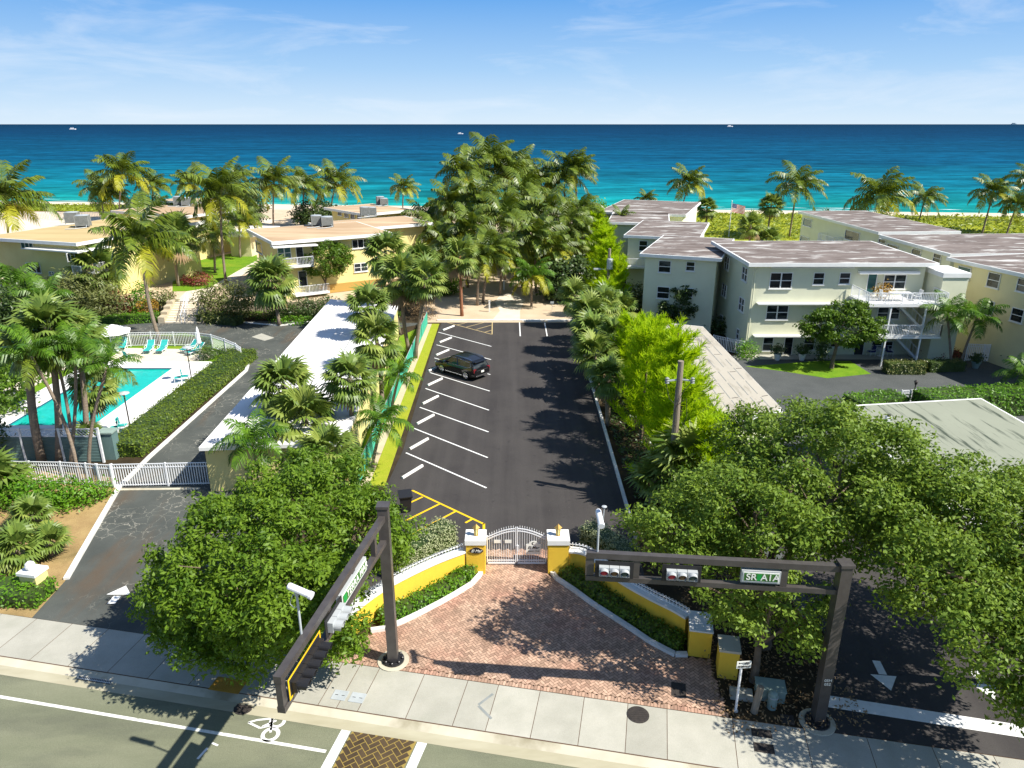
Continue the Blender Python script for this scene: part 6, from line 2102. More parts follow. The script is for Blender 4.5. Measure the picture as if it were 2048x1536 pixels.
# louvred fence and lattice at the near end of the pool
LY = 41.2
xa, xb, xc = -45.0, P(205, 925).x, -25.6
t = thing('louvre_fence', 'dark teal louvred fence with white lattice top at the near end of the pool', 'fence', (xa, LY, 0))
mb = MB()
for i in range(16):
    z = .1 + i * .105
    mb.obox(((xa + xc) / 2, LY, z), ((xc - xa) / 2, 0, 0), (0, .035, .02), (0, -.012, .05), 'louver_teal')
mb.child('louvres', t, world=True)
for i in range(9):
    x = xa + (xc - xa) * i / 8
    mb = MB(); mb.bar((x, LY - .02, 0), (x, LY - .02, 2.35), .12, .12, 'white_metal', (1, 0, 0)); mb.child('post', t, world=True)
mb = MB()
for x in np.arange(-36.0, xc - .3, .22):
    mb.bar((x, LY, 1.8), (x + .45, LY, 2.25), .035, .02, 'white_metal'); mb.bar((x + .45, LY + .01, 1.8), (x, LY + .01, 2.25), .035, .02, 'white_metal')
mb.bar((-36, LY, 1.78), (xc, LY, 1.78), .06, .06, 'white_metal'); mb.bar((-36, LY, 2.27), (xc, LY, 2.27), .06, .06, 'white_metal')
mb.child('lattice', t, world=True)
c = P(243, 900)
t = thing('pump_cabinet', 'small grey green cabinet with flat lid at the corner of the pool deck', 'cabinet', (c.x, LY + .7, 0))
mb = MB(); mb.obox((0, 0, .9), (.42, 0, 0), (0, .35, 0), (0, 0, .9), 'louver_teal'); mb.child('body', t)
mb = MB(); mb.obox((0, 0, 1.84), (.5, 0, 0), (0, .43, 0), (0, 0, .05), 'green_box'); mb.child('lid', t)

# ------------------------------------------------------------------ pool furniture
def lounger(c, rz, label):
    t = thing('sun_lounger', label, 'sun lounger', c, rz, 'teal loungers by the pool')
    mb = MB()
    for i in range(9):
        mb.box((-.30, -.95 + i * .125, .33), (.30, -.84 + i * .125, .36), 'teal_fabric')
    mb.child('seat', t)
    mb = MB()
    for i in range(6):
        y0_ = .20 + i * .11; z = .36 + i * .10
        mb.obox((0, y0_, z), (.30, 0, 0), (0, .048, .045), (0, -.01, .012), 'teal_fabric')
    mb.child('backrest', t)
    mb = MB()
    for sg in (-1, 1):
        mb.tube([(.33 * sg, -.98, .33), (.33 * sg, .2, .35), (.33 * sg, .8, .93)], .025, 'white_metal', 6)
        mb.tube([(.36 * sg, -.25, .34), (.36 * sg, -.2, .56), (.36 * sg, .25, .56), (.36 * sg, .3, .42)], .02, 'white_metal', 6)
    mb.child('frame', t)
    for x in (-.32, .32):
        for y in (-.8, .1):
            mb = MB(); mb.tube([(x, y, 0), (x, y, .34)], .022, 'white_metal', 6); mb.child('leg', t)
    return t
lp = [(300, 703, .12, 'teal sun lounger standing left of the leaning palm trunk'), (326, 703, .05, 'teal sun lounger standing right of the leaning palm trunk'),
      (381, 702, -.55, 'teal sun lounger turned sideways, further one beside the closed umbrella'), (393, 707, -.55, 'teal sun lounger turned sideways, nearer one beside the closed umbrella'),
      (247, 697, .3, 'teal sun lounger half hidden under the open white umbrella')]
l0 = None
for x, y, rz, lab in lp:
    c = P(x, y, .065)
    l0 = lounger(c, rz, lab) if l0 is None else (dup(l0, c, rz, lab) and l0)
def umbrella(label, c, openu):
    t = thing('parasol', label, 'umbrella', c)
    mb = MB(); mb.tube([(0, 0, 0), (0, 0, 2.5 if openu else 2.7)], .03, 'white_metal', 8); mb.lathe([(.26, 0), (.26, .06), (.06, .12)], (0, 0, 0), 'white_metal', 14); mb.child('pole', t)
    mb = MB()
    if openu:
        n = 8
        for i in range(n):
            a, b = 2 * math.pi * i / n, 2 * math.pi * (i + 1) / n
            q = lambda an, r, z: (math.cos(an) * r, math.sin(an) * r, z)
            mb.poly([q(a, 1.55, 1.95), q(b, 1.55, 1.95), q(b, .75, 2.32), q(a, .75, 2.32)], 'umbrella_cloth')
            mb.poly([q(a, .75, 2.32), q(b, .75, 2.32), q(b, .05, 2.56), q(a, .05, 2.56)], 'umbrella_cloth')
            mb.poly([q(a, 1.55, 1.8), q(b, 1.55, 1.8), q(b, 1.55, 1.95), q(a, 1.55, 1.95)], 'umbrella_cloth')
    else:
        mb.lathe([(.10, 1.1), (.22, 1.25), (.18, 1.7), (.14, 2.1), (.16, 2.12), (.10, 2.4), (.13, 2.42), (.05, 2.7), (0, 2.8)], (0, 0, 0), 'umbrella_cloth', 10)
    mb.child('canopy', t)
umbrella('open white parasol near the pool fence at the left', P(233, 702, .06), True)
umbrella('closed white parasol between the sideways loungers', P(402, 712, .06), False)
def chair(c, rz, label, mt='teal_fabric', grp='teal chairs on the pool deck', frame='white_metal'):
    t = thing('patio_chair', label, 'chair', c, rz, grp)
    mb = MB(); mb.box((-.26, -.25, .42), (.26, .25, .46), mt); mb.child('seat', t)
    mb = MB(); mb.obox((0, .27, .72), (.25, 0, 0), (0, .02, 0), (0, .04, .26), mt); mb.child('backrest', t)
    for sg in (-1, 1):
        mb = MB(); mb.tube([(.28 * sg, -.25, .43), (.28 * sg, -.25, .64), (.28 * sg, .25, .66), (.28 * sg, .31, .98)], .018, frame, 6); mb.child('armrest', t)
    for x in (-.27, .27):
        for y in (-.25, .25):
            mb = MB(); mb.tube([(x, y, 0), (x, y, .44)], .02, frame, 6); mb.child('leg', t)
    return t
ch = chair(P(372, 762, .24), 1.9, 'teal chair beside the far lamp post on the pool deck, right one')
dup(ch, P(357, 765, .24), -1.2, 'teal chair on the pool deck near the far lamp post, left one')
dup(ch, P(247, 862, .24), 1.7, 'teal chair on the pool deck by the near lamp post, right one')
dup(ch, P(231, 866, .24), -1.2, 'teal chair on the pool deck by the near lamp post, left one')
dup(ch, P(258, 722, .06), 2.6, 'teal chair at the edge of the sun terrace, below the open parasol')
def deck_lamp(label, c, h=2.9):
    t = thing('lamp_post', label, 'lamp post', c, 0, 'lamp posts on the pool deck')
    mb = MB(); mb.tube([(0, 0, 0), (0, 0, h)], .045, 'iron', 8); mb.lathe([(.12, 0), (.12, .05)], (0, 0, 0), 'iron', 10); mb.child('post', t)
    mb = MB(); mb.lathe([(.06, h - .1), (.10, h), (.36, h + .03), (.34, h + .08), (.06, h + .16), (0, h + .17)], (0, 0, 0), 'signal_grey', 14); mb.child('shade', t)
deck_lamp('slim deck lamp post by the far teal chairs', P(384, 764, .24))
deck_lamp('slim deck lamp post by the near teal chairs', P(263, 868, .24))
t = thing('pool_ladder', 'bent metal pool ladder at the left rim of the pool', 'ladder', P(50, 828, .24))
for sg in (0, .5):
    mb = MB(); mb.tube([(0, sg, 0), (0, sg, .7), (.25, sg, .85), (.55, sg, .7), (.55, sg, -.1)], .028, 'iron', 7); mb.child('handrail', t)
mb = MB(); mb.obox((.55, .25, .02), (.04, 0, 0), (0, .25, 0), (0, 0, .02), 'steel_grey'); mb.child('rung', t)
# yard things on the right
def potted(label, c, r=.32, mt='terracotta_white', leaf='leaf_dark', seed=1):
    t = thing('potted_plant', label, 'plant', c, 0, 'potted plants by the flats')
    mb = MB(); mb.lathe([(r * .65, 0), (r, .5), (r * 1.08, .52), (r * 1.08, .60), (r * .9, .60), (r * .85, .5)], (0, 0, 0), mt, 14); mb.child('pot', t)
    rng = np.random.default_rng(seed)
    q = cloud([(0, 0, 1.0, .5, .5, .42)], 14, 10, .22, seed, .15, .5)
    mesh_child('foliage', quads_mesh('foliage', q, leaf), t)
potted('potted plant in a white pot left of the left front door', P(1554, 720), seed=3)
potted('potted plant in a white pot right of the left front door', P(1603, 720), seed=4)
potted('potted plant in a grey green pot in front of the picket fence', P(1950, 736), .36, 'green_box', seed=5)
potted('potted plant in a pale tub at the right edge of the yard', P(2018, 733), .42, seed=6)
c2 = chair(P(1741, 712), -1.4, 'navy garden chair under the balcony, left of the table', 'flag_blue', 'navy chairs under the balcony')
dup(c2, P(1777, 712), 1.5, 'navy garden chair under the balcony, right of the table')
t = thing('garden_table', 'small pale garden table between the navy chairs', 'table', P(1759, 712))
mb = MB(); mb.lathe([(.42, .70), (.42, .74)], (0, 0, 0), 'white_metal', 18); mb.child('tabletop', t)
mb = MB(); mb.tube([(0, 0, 0), (0, 0, .70)], .04, 'white_metal', 8); mb.lathe([(.25, 0), (.25, .04)], (0, 0, 0), 'white_metal', 14); mb.child('pedestal', t)
bz = 5.55
t = thing('balcony_table', 'long pale table on the upper corner balcony', 'table', (33.6, 61.6, bz))
mb = MB(); mb.box((-.9, -.4, .70), (.9, .4, .75), 'white_metal'); mb.child('tabletop', t)
for x in (-.8, .8):
    for y in (-.32, .32):
        mb = MB(); mb.bar((x, y, 0), (x, y, .70), .05, .05, 'white_metal', (1, 0, 0)); mb.child('leg', t)
c3 = chair((32.2, 61.7, bz), 1.57, 'white chair on the upper balcony, left of the long table', 'white_trim', 'white chairs on the upper balcony')
dup(c3, (35.1, 61.7, bz), -1.57, 'white chair on the upper balcony, right of the long table')
c = P(1460, 668)
ac = thing('ground_condenser', 'round pale air conditioner on the ground beside the three storey flats', 'air conditioner', c)
mb = MB(); mb.lathe([(.45, 0), (.45, .85), (.42, .95)], (0, 0, 0), 'steel_grey', 18); mb.child('body', ac)
mb = MB(); mb.lathe([(.40, .95), (.30, 1.0), (0, 1.0)], (0, 0, 0), 'ac_grey', 18); mb.child('grille', ac)
c = P(1824, 806)
t = thing('lamp_post', 'short dark lamp post beside the little white gate', 'lamp post', c)
mb = MB(); mb.tube([(0, 0, 0), (0, 0, 1.5)], .04, 'iron', 8); mb.child('post', t)
mb = MB(); mb.lathe([(.08, 1.5), (.13, 1.7), (.17, 1.72), (.03, 1.86)], (0, 0, 0), 'iron', 8); mb.child('lantern', t)
c = P(1457, 475)
h = HT(c.y, 403)
t = thing('flagpole', 'thin pale flagpole standing on the seaside lawn', 'flagpole', c)
mb = MB(); mb.tube([(0, 0, 0), (0, 0, h)], [.09, .06], 'white_metal', 8); mb.lathe([(.09, h), (.12, h + .1), (0, h + .2)], (0, 0, 0), 'white_metal', 8); mb.child('pole', t)
fl_ = thing('flag', 'stars and stripes flag flying from the flagpole', 'flag', (c.x + .08, c.y, h - .3))
mb = MB()
def fp(u, v):
    return (u * 2.4, math.sin(u * 5) * .16 * u, -v * 1.5 - u * .55)
for r in range(13):
    for k in range(8):
        if r < 7 and k < 3:
            continue
        mb.poly([fp(k / 8, (r + 1) / 13), fp((k + 1) / 8, (r + 1) / 13), fp((k + 1) / 8, r / 13), fp(k / 8, r / 13)], 'flag_red' if r % 2 == 0 else 'sign_white')
mb.child('stripes', fl_)
mb = MB()
for k in range(3):
    mb.poly([fp(k / 8, 7 / 13), fp((k + 1) / 8, 7 / 13), fp((k + 1) / 8, 0), fp(k / 8, 0)], 'flag_blue')
for i in range(5):
    for j in range(4):
        x, y, z = fp(.03 + i * .075, .05 + j * .14)
        mb.poly([(x - .05, y - .02, z), (x, y - .02, z - .05), (x + .05, y - .02, z), (x, y - .02, z + .05)], 'sign_white')
mb.child('canton', fl_)
# posts at the garden path, and a little notice
for x, y, lab in ((979, 624, 'short white post on the left of the garden path'), (1008, 580, 'white post further in beside the garden path')):
    c = P(x, y); mb = MB(); mb.bar(c, c + Vector((0, 0, 1.25)), .16, .16, 'white_trim', (1, 0, 0)); mb.bar(c + Vector((0, 0, 1.25)), c + Vector((0, 0, 1.30)), .22, .22, 'white_trim', (1, 0, 0)); mb.thing('path_post', lab, 'post', c, 'posts by the garden path')
c = P(1104, 622)
t = thing('stake_sign', 'thin staked notice in the shaded sand by the end bays', 'sign', c)
mb = MB(); mb.bar((0, 0, 0), (0, 0, 1.1), .05, .05, 'steel_grey', (1, 0, 0)); mb.child('stake', t)
mb = MB(); mb.obox((0, -.03, 1.0), (.2, 0, 0), (0, .008, 0), (0, 0, .12), 'steel_grey'); mb.child('panel', t)
# boats on the horizon
def boat(label, px, py, s, mt, cat='boat', name='boat'):
    p = P(px, py, -1.0)
    t = thing(name, label, cat, p)
    mb = MB(); L = s
    mb.prism([(-L / 2, -L * .1), (L * .35, -L * .12), (L / 2, 0), (L * .35, L * .12), (-L / 2, L * .1)], -.3, L * .13, mt); mb.child('hull', t)
    mb = MB(); mb.prism([(-L * .35, -L * .07), (L * .15, -L * .07), (L * .1, L * .07), (-L * .35, L * .07)], L * .13, L * .27, mt); mb.child('cabin', t)
boat('tiny white boat on the sea at the left', 146, 259, 26, 'boat')
boat('tiny white boat on the sea right of the middle', 1460, 253.5, 45, 'boat')
boat('grey blue ship on the horizon at the far right', 2028, 249.2, 210, 'ship_blue', 'ship', 'ship')
boat('speck of a boat beyond the centre palms', 921, 268, 12, 'boat')

# ------------------------------------------------------------------ big trees at the street
tree('shade_tree', 'broad glossy green tree overhanging the pavement left of the forecourt', 'tree', (-8.6, 23.6, 0),
     [(-9.2, 23.0, 4.9, 3.1, 2.9, 2.1), (-8.4, 25.9, 4.9, 3.2, 3.0, 2.4), (-11.0, 24.4, 4.2, 2.5, 2.6, 2.0), (-8.0, 20.9, 4.7, 2.1, 1.5, 1.5),
      (-6.1, 26.0, 4.0, 1.7, 1.6, 1.6), (-6.7, 22.6, 2.8, 1.4, 1.6, 1.4), (-10.6, 21.9, 4.3, 2.0, 1.5, 1.5), (-9.4, 21.4, 2.9, 2.2, 1.3, 1.4), (-11.8, 23.2, 2.8, 1.7, 1.6, 1.5)],
     'leaf_tree', per_m2=1.35, k=165, size=0.215, r0=0.22, seed=3, fill=0.22, aspect=0.42, rs=0.62)
tree('shade_tree', 'huge spreading tree behind the SR A1A sign, reaching over the right drive', 'tree', (10.2, 24.2, 0),
     [(12.6, 25.0, 6.9, 3.7, 3.3, 2.6), (9.0, 23.6, 6.5, 2.6, 1.9, 1.9), (6.1, 23.2, 6.1, 1.7, 1.4, 1.1), (12.2, 28.0, 6.5, 3.5, 2.7, 2.2), (8.6, 26.2, 4.8, 1.9, 1.7, 1.6)],
     'leaf_ficus', per_m2=1.3, k=170, size=0.185, r0=0.30, seed=4, fill=0.25, rs=0.70)
tree('shade_tree', 'wide tree at the right edge of the picture leaning over the drive arrows', 'tree', (20.5, 21.5, 0),
     [(16.4, 24.2, 6.1, 3.2, 3.0, 2.3), (17.9, 20.8, 5.9, 2.8, 2.8, 2.2), (14.8, 17.7, 4.9, 1.6, 1.4, 1.5), (14.4, 20.2, 6.1, 2.1, 1.8, 1.6), (19.6, 24.0, 5.4, 2.7, 2.6, 2.0), (17.2, 17.6, 4.9, 2.1, 1.4, 1.7)],
     'leaf_ficus', per_m2=1.35, k=170, size=0.185, r0=0.28, seed=5, fill=0.25, rs=0.70)
tree('shade_tree', 'smaller low tree beneath the right arm, between the wall end and the mast', 'tree', (9.2, 22.2, 0),
     [(9.2, 21.6, 3.8, 2.0, 1.2, 1.4), (7.7, 22.2, 4.2, 1.4, 1.1, 1.1), (10.4, 21.9, 3.2, 1.2, 0.9, 1.1)],
     'leaf_ficus', per_m2=1.3, k=130, size=0.18, r0=0.14, seed=6, fill=0.3, rs=0.55)

# ------------------------------------------------------------------ lime green she-oaks along the right of the car park
def sheoak_mesh(seed, h=8.0, r=2.2):
    rng = np.random.default_rng(seed)
    Q = []
    nb = int(120 * h / 8)
    for i in range(nb):
        f = rng.uniform(0.02, 1.0)
        z0 = h * 0.86 * f
        az = rng.uniform(0, 2 * math.pi)
        L = r * (1.15 - 0.72 * f) * rng.uniform(0.7, 1.15)
        el = rng.uniform(0.35, 1.0)
        d = np.array([math.cos(az) * math.cos(el) + .18, math.sin(az) * math.cos(el), math.sin(el)])
        n = 95
        t = rng.uniform(0.15, 1.0, n)
        base = np.array([rng.normal() * .15, rng.normal() * .15, z0]) + d * (t * L)[:, None]
        base[:, 2] += 0.25 * L * t ** 2
        dd = unit(d * 0.55 + np.array([.15, 0, .62]) + rng.normal(size=(n, 3)) * 0.48)
        ln = rng.uniform(0.30, 0.62, n) * (1.1 - 0.35 * t)
        w = unit(np.cross(dd, rng.normal(size=(n, 3)))) * 0.034
        tip = base + dd * ln[:, None]
        Q.append(np.stack([base - w * .6, base + w * .6, tip + w * .25, tip - w * .25], 1))
    return quads_mesh('crown', np.concatenate(Q), 'leaf_lime')
SHE = [sheoak_mesh(71), sheoak_mesh(72, 8, 2.5), sheoak_mesh(73, 8, 1.9)]
oaks = [(9.6, 41.0, 9.2, 1.3, 'tallest lime green feathery tree, standing behind the pole with insulators'), (8.7, 44.8, 8.4, 1.25, 'lime green feathery tree on the lot side, left of the pole with insulators'),
        (9.6, 48.8, 8.0, 1.2, 'lime green feathery tree against the near end of the grey felt roof'), (9.0, 53.0, 6.8, 1.1, 'short lime green feathery tree beside the dark part of the lot kerb'),
        (9.3, 37.4, 7.6, 1.25, 'low lime green feathery tree just above the near big tree crown'), (10.6, 34.2, 6.4, 1.2, 'lime green feathery tree half hidden by the near big tree crown'), (9.6, 58.0, 3.2, .8, 'lime green seedling tree among the palmettos by the lot corner'),
        (9.8, 73.0, 5.4, 1.1, 'lime green feathery tree below the transformer pole'), (11.2, 76.5, 7.4, 1.3, 'lime green feathery tree right beside the transformer pole'),
        (11.2, 82.5, 8.2, 1.3, 'lime green feathery tree behind the transformer pole, in front of the wing balcony'), (11.6, 90.0, 8.6, 1.35, 'lime green feathery tree level with the second stepped wing'),
        (12.0, 98.0, 8.8, 1.35, 'lime green feathery tree by the third stepped wing'), (12.3, 107.0, 8.6, 1.35, 'lime green feathery tree near the far balcony, second from the beach'),
        (12.5, 117.0, 8.4, 1.3, 'lime green feathery tree at the far end of the row, nearest the beach')]
for i, (x, y, h, sc, lab) in enumerate(oaks):
    t = thing('sheoak', lab, 'tree', (x, y, 0), 0, 'lime green trees along the lot')
    mb = MB(); mb.tube([(0, 0, 0), (.05, 0, h * .5), (.15, 0, h * .92)], [.14, .09, .03], 'bark', 7); mb.child('trunk', t)
    c = mesh_child('crown', SHE[i % 3], t); c.scale = (sc, sc, h / 8.0); c.rotation_euler = (0, 0, i * .37 - .4)

# ------------------------------------------------------------------ palms
G1 = 'fan palms between the white carport and the car park'
for a in [
    (800, 668, 771, 505, 50, 'fan palm at the back of the carport row, in front of the pinkish tan flats'),
    (818, 705, 802, 558, 56, 'fan palm with a thick trunk at the far end of the green mesh fence'),
    (830, 716, 852, 556, 48, 'fan palm leaning right over the far end of the green mesh fence'),
    (742, 742, 736, 612, 48, 'fan palm by the far part of the white carport roof, crown below the two windows'),
    (764, 812, 753, 678, 60, 'fan palm rising mid row with a slim trunk, its shadow on the white roof'),
    (709, 918, 699, 755, 58, 'fan palm with a tall bare trunk right of the white carport end'),
    (600, 905, 566, 768, 66, 'bushy fan palm crown in front of the white roof, the left one of the row'),
    (640, 940, 610, 838, 80, 'fan palm with a wide pale crown just above the big tree'),
    (640, 985, 655, 905, 68, 'short fan palm with brown fronds tucked behind the big tree crown')]:
    palm('sabal', *a, group=G1)
palm('feather', 520, 985, 505, 885, 68, 'yellow green feather palm in front of the yellow carport wall')
palm('feather', 782, 832, 798, 752, 42, 'small feather palm beside the green mesh fence, the further one')
palm('feather', 745, 935, 765, 845, 56, 'feather palm beside the green mesh fence, the nearer one')
palm('sabal', 558, 646, 540, 560, 54, 'fan palm with a full skirt of yellow fronds in front of the pinkish tan flats', z0=.3)
palm('sabal', 924, 632, 920, 512, 44, 'fan palm with a reddish straight trunk on the sand at the lot end', trunk='trunk_red')
palm('coconut', 955, 611, 962, 520, 52, 'coconut palm with twin pale stem left of the garden path, behind the red trunk')
palm('coconut', 966, 606, 985, 500, 50, 'coconut palm close beside the garden path, leaning right')
palm('golden', 1063, 613, 1063, 556, 44, 'young coconut palm with golden lower fronds right of the garden path')
# pool corner cluster
G2 = 'palms at the near corner of the pool'
palm('sabal', 85, 925, 60, 690, 62, 'palm with the thickest trunk at the pool corner, yellow lit at its foot', G2, tr=.24)
palm('sabal', 118, 925, 95, 655, 70, 'palm with the highest bright crown of the pool corner group', G2, tr=.2)
palm('feather', 148, 925, 110, 705, 62, 'feather palm with a slender stem between the two thick dark trunks', G2)
palm('feather', 160, 962, 62, 712, 66, 'feather palm whose thin pale stem leans far left across the white fence', G2)
palm('sabal', 175, 905, 155, 672, 62, 'palm with a spotted trunk in the middle of the pool corner group', G2)
palm('feather', 181, 962, 215, 735, 58, 'feather palm with the thin pale stem leaning right before the pool', G2)
palm('sabal', 183, 880, 190, 772, 52, 'fan palm with a hanging crown over the pool water', G2)
palm('feather', 140, 945, 150, 700, 58, 'feather palm standing upright behind the pale leaning stems', G2)
palm('young', 178, 905, 176, 872, 34, 'small palmetto under the pool corner palms, by the louvred fence')
palm('coconut', 322, 690, 284, 487, 92, 'tall lone coconut palm leaning over the loungers, yellow lower fronds', bow=-.5, tr=.17)
# garden court
G3 = 'palms in the garden court'
palm('sabal', 215, 612, 195, 535, 56, 'fan palm in front of the yellow balcony of the far left flats', G3, z0=.8)
palm('sabal', 357, 572, 352, 472, 50, 'fan palm with a thick dark trunk left of the court lawn', G3, z0=TZ)
palm('coconut', 452, 566, 440, 392, 72, 'tall windblown coconut palm at the middle of the garden court', G3, z0=TZ)
palm('coconut', 430, 545, 425, 468, 44, 'small coconut palm in the shade of the tall court palm', G3, z0=TZ)
palm('coconut', 480, 515, 478, 440, 46, 'coconut palm with a dark trunk by the court lawn path', G3, z0=TZ)
palm('coconut', 548, 470, 548, 368, 52, 'coconut palm behind the pinkish tan roof, first of three in a row', G3, z0=TZ)
palm('coconut', 606, 455, 608, 375, 44, 'coconut palm behind the pinkish tan roof, middle one of three in a row', G3, z0=TZ)
palm('coconut', 660, 445, 671, 368, 50, 'coconut palm behind the pinkish tan roof with bright yellow fronds, last of three', G3, z0=TZ)
palm('coconut', 376, 430, 378, 368, 36, 'dark coconut palm above the far cream roof', G3, z0=TZ)
palm('coconut', 474, 430, 476, 352, 30, 'distant coconut palm poking above the sea grape', G3, z0=TZ)
palm('coconut', 806, 425, 808, 376, 30, 'lone small coconut palm above the cream roofs, against the turquoise water', G3, z0=TZ)
palm('coconut', 32, 530, 14, 408, 82, 'coconut palm cut by the left edge of the picture, above the far left roof', G3, z0=TZ)
palm('coconut', 208, 440, 198, 378, 40, 'coconut palm in the clump behind the far left roof, left one', G3, z0=TZ)
palm('coconut', 240, 445, 246, 350, 52, 'coconut palm in the clump behind the far left roof, tallest one', G3, z0=TZ)
palm('coconut', 222, 442, 222, 392, 38, 'coconut palm in the clump behind the far left roof, lowest one', G3, z0=TZ)
palm('coconut', 300, 440, 306, 372, 36, 'coconut palm right of the clump behind the far left roof', G3, z0=TZ)
palm('feather', 30, 640, 25, 575, 60, 'dark feather palm at the left edge below the yellow flats')
palm('feather', 90, 655, 92, 598, 50, 'dark feather palm in the shrubs below the yellow flats')
# the grove
G4 = 'coconut palms of the central grove'
grove = [(985, 500, 978, 322, 62, 'highest coconut palm of the central grove, head above the others'), (1012, 505, 1010, 352, 62, 'coconut palm right below the highest head of the central grove'),
         (930, 520, 925, 350, 56, 'coconut palm on the left shoulder of the central grove'), (1125, 500, 1130, 350, 56, 'coconut palm with a dark head on the right side of the central grove'),
         (1150, 500, 1152, 338, 44, 'rightmost dark coconut palm of the central grove'), (900, 540, 905, 408, 52, 'coconut palm at the left flank of the central grove, below the shoulder'),
         (1050, 520, 1048, 392, 62, 'coconut palm in the middle of the central grove, dark centred head'), (965, 540, 962, 402, 60, 'coconut palm in the middle of the central grove, left of its centre'),
         (1090, 545, 1092, 428, 58, 'coconut palm at the lower right of the central grove'), (1010, 560, 1008, 440, 62, 'coconut palm low in the central grove above the sandy path'),
         (1072, 585, 1070, 475, 62, 'coconut palm with arched yellow fronds above the garden path'), (935, 575, 935, 462, 54, 'coconut palm at the lower left of the central grove'),
         (1130, 560, 1135, 442, 50, 'coconut palm at the right foot of the central grove beside the lime trees'), (880, 560, 872, 470, 48, 'coconut palm at the left foot of the central grove'),
         (1030, 470, 1035, 345, 52, 'coconut palm at the seaward back of the central grove'), (870, 520, 850, 440, 46, 'outlying coconut palm left of the central grove behind the fan palms')]
grove += [(905, 575, 900, 490, 46, 'short coconut palm under the left flank of the central grove'), (1000, 590, 1004, 512, 48, 'short coconut palm straight above the garden path'),
          (1045, 575, 1046, 495, 48, 'short coconut palm between the garden path and the golden palm'), (1105, 590, 1110, 500, 48, 'short coconut palm above the sea grape on the right of the sand'),
          (945, 545, 948, 440, 52, 'coconut palm deep in the left half of the central grove'), (1028, 540, 1030, 425, 54, 'coconut palm deep in the right half of the central grove'),
          (1075, 500, 1078, 372, 52, 'coconut palm between the centred head and the dark right heads'), (890, 500, 890, 425, 44, 'coconut palm behind the left flank of the central grove'),
          (1155, 530, 1160, 420, 44, 'coconut palm against the far lime green trees')]
for a in grove:
    palm('coconut', *a, group=G4)
palm('sabal', 1165, 560, 1165, 470, 34, 'fan palm between the central grove and the lime green row')
palm('sabal', 840, 600, 842, 520, 40, 'fan palm in the thicket behind the leaning fan palm')
# right of the car park
palm('pale', 1392, 1010, 1382, 928, 86, 'large fan palm with pale radiating leaves at the foot of the pole with insulators')
G7 = 'fan palms along the right kerb of the car park'
palm('sabal', 1182, 712, 1180, 628, 46, 'fan palm at the far right corner of the car park', G7)
palm('sabal', 1205, 690, 1208, 606, 40, 'fan palm right behind the one at the corner of the car park', G7)
palm('sabal', 1188, 745, 1186, 668, 50, 'fan palm leaning over the lot kerb, second from the far corner', G7)
palm('sabal', 1196, 800, 1190, 706, 48, 'fan palm leaning over the lot kerb, third from the far corner', G7)
palm('sabal', 1225, 770, 1228, 672, 44, 'fan palm set back from the lot kerb beside the lime green trees', G7)
palm('sabal', 1216, 850, 1214, 752, 44, 'fan palm at the lot kerb, nearest of the row', G7)
palm('sabal', 1160, 655, 1150, 590, 36, 'fan palm in the shaded sand just beyond the end bays', G7)
palm('young', 1240, 660, 1245, 615, 36, 'palmetto under the transformer pole')
palm('young', 1300, 1010, 1310, 960, 60, 'pale palmetto in the shade left of the large fan palm')
G5 = 'palms along the beach at the right'
palm('coconut', 1360, 432, 1378, 368, 42, 'leaning coconut palm on the beach right of the stepped wings', G5, bow=.3)
palm('coconut', 1293, 425, 1293, 400, 22, 'coconut crown just showing over the furthest low roof', G5)
palm('sabal', 1412, 450, 1414, 415, 24, 'fan palm on the dune grass left of the flag', G5)
palm('sabal', 1498, 492, 1502, 450, 28, 'fan palm right of the flagpole, behind the stained roof', G5)
palm('sabal', 1533, 480, 1543, 408, 27, 'taller fan palm right of the flagpole', G5)
palm('coconut', 1578, 476, 1594, 372, 52, 'tall coconut palm with a curved trunk on the seaside lawn', G5, bow=-.6)
palm('coconut', 1746, 510, 1762, 396, 64, 'big dark coconut palm between the stained roof and the cream flats', G5)
palm('sabal', 1650, 510, 1655, 447, 30, 'fan palm in front of the furthest cream flats block', G5)
palm('coconut', 1838, 442, 1850, 398, 36, 'small coconut palm on the dune beyond the cream roofs', G5)
palm('coconut', 1962, 474, 1986, 386, 42, 'windswept coconut palm in the dune grass near the right edge', G5)
palm('coconut', 2010, 482, 2034, 412, 36, 'coconut palm in the dune grass closest to the right edge', G5)
palm('coconut', 2080, 470, 2062, 362, 40, 'coconut palm mostly outside the right edge of the picture', G5)
palm('young', 1538, 492, 1538, 478, 26, 'low palmetto behind the edge of the stained roof')
palm('coconut', 1236, 530, 1243, 437, 26, 'thin coconut palm in front of the third stepped wing')
palm('feather', 1902, 738, 1895, 632, 46, 'feather palm with upright stem of the pair by the stair tower')
palm('feather', 1918, 738, 1954, 638, 50, 'feather palm leaning right of the pair by the stair tower')
palm('sabal', 2070, 1060, 2060, 985, 60, 'dark fan palm at the right edge beside the garage block')
palm('feather', 2060, 800, 2048, 750, 46, 'dark palm at the right edge above the tall hedge')
# palmettos in the mulch bed at the left
G6 = 'palmettos in the mulch bed'
palm('young', 38, 1130, 34, 1098, 58, 'palmetto in the mulch just behind the yellow gate post', G6)
palm('young', 102, 1112, 102, 1084, 42, 'palmetto in the mulch closest to the left drive', G6)
palm('young', 66, 1058, 62, 1030, 44, 'palmetto in the mulch below the bright shrubs', G6)
palm('young', -5, 1000, -10, 965, 75, 'large palmetto cut by the left edge next to the bright shrubs', G6)

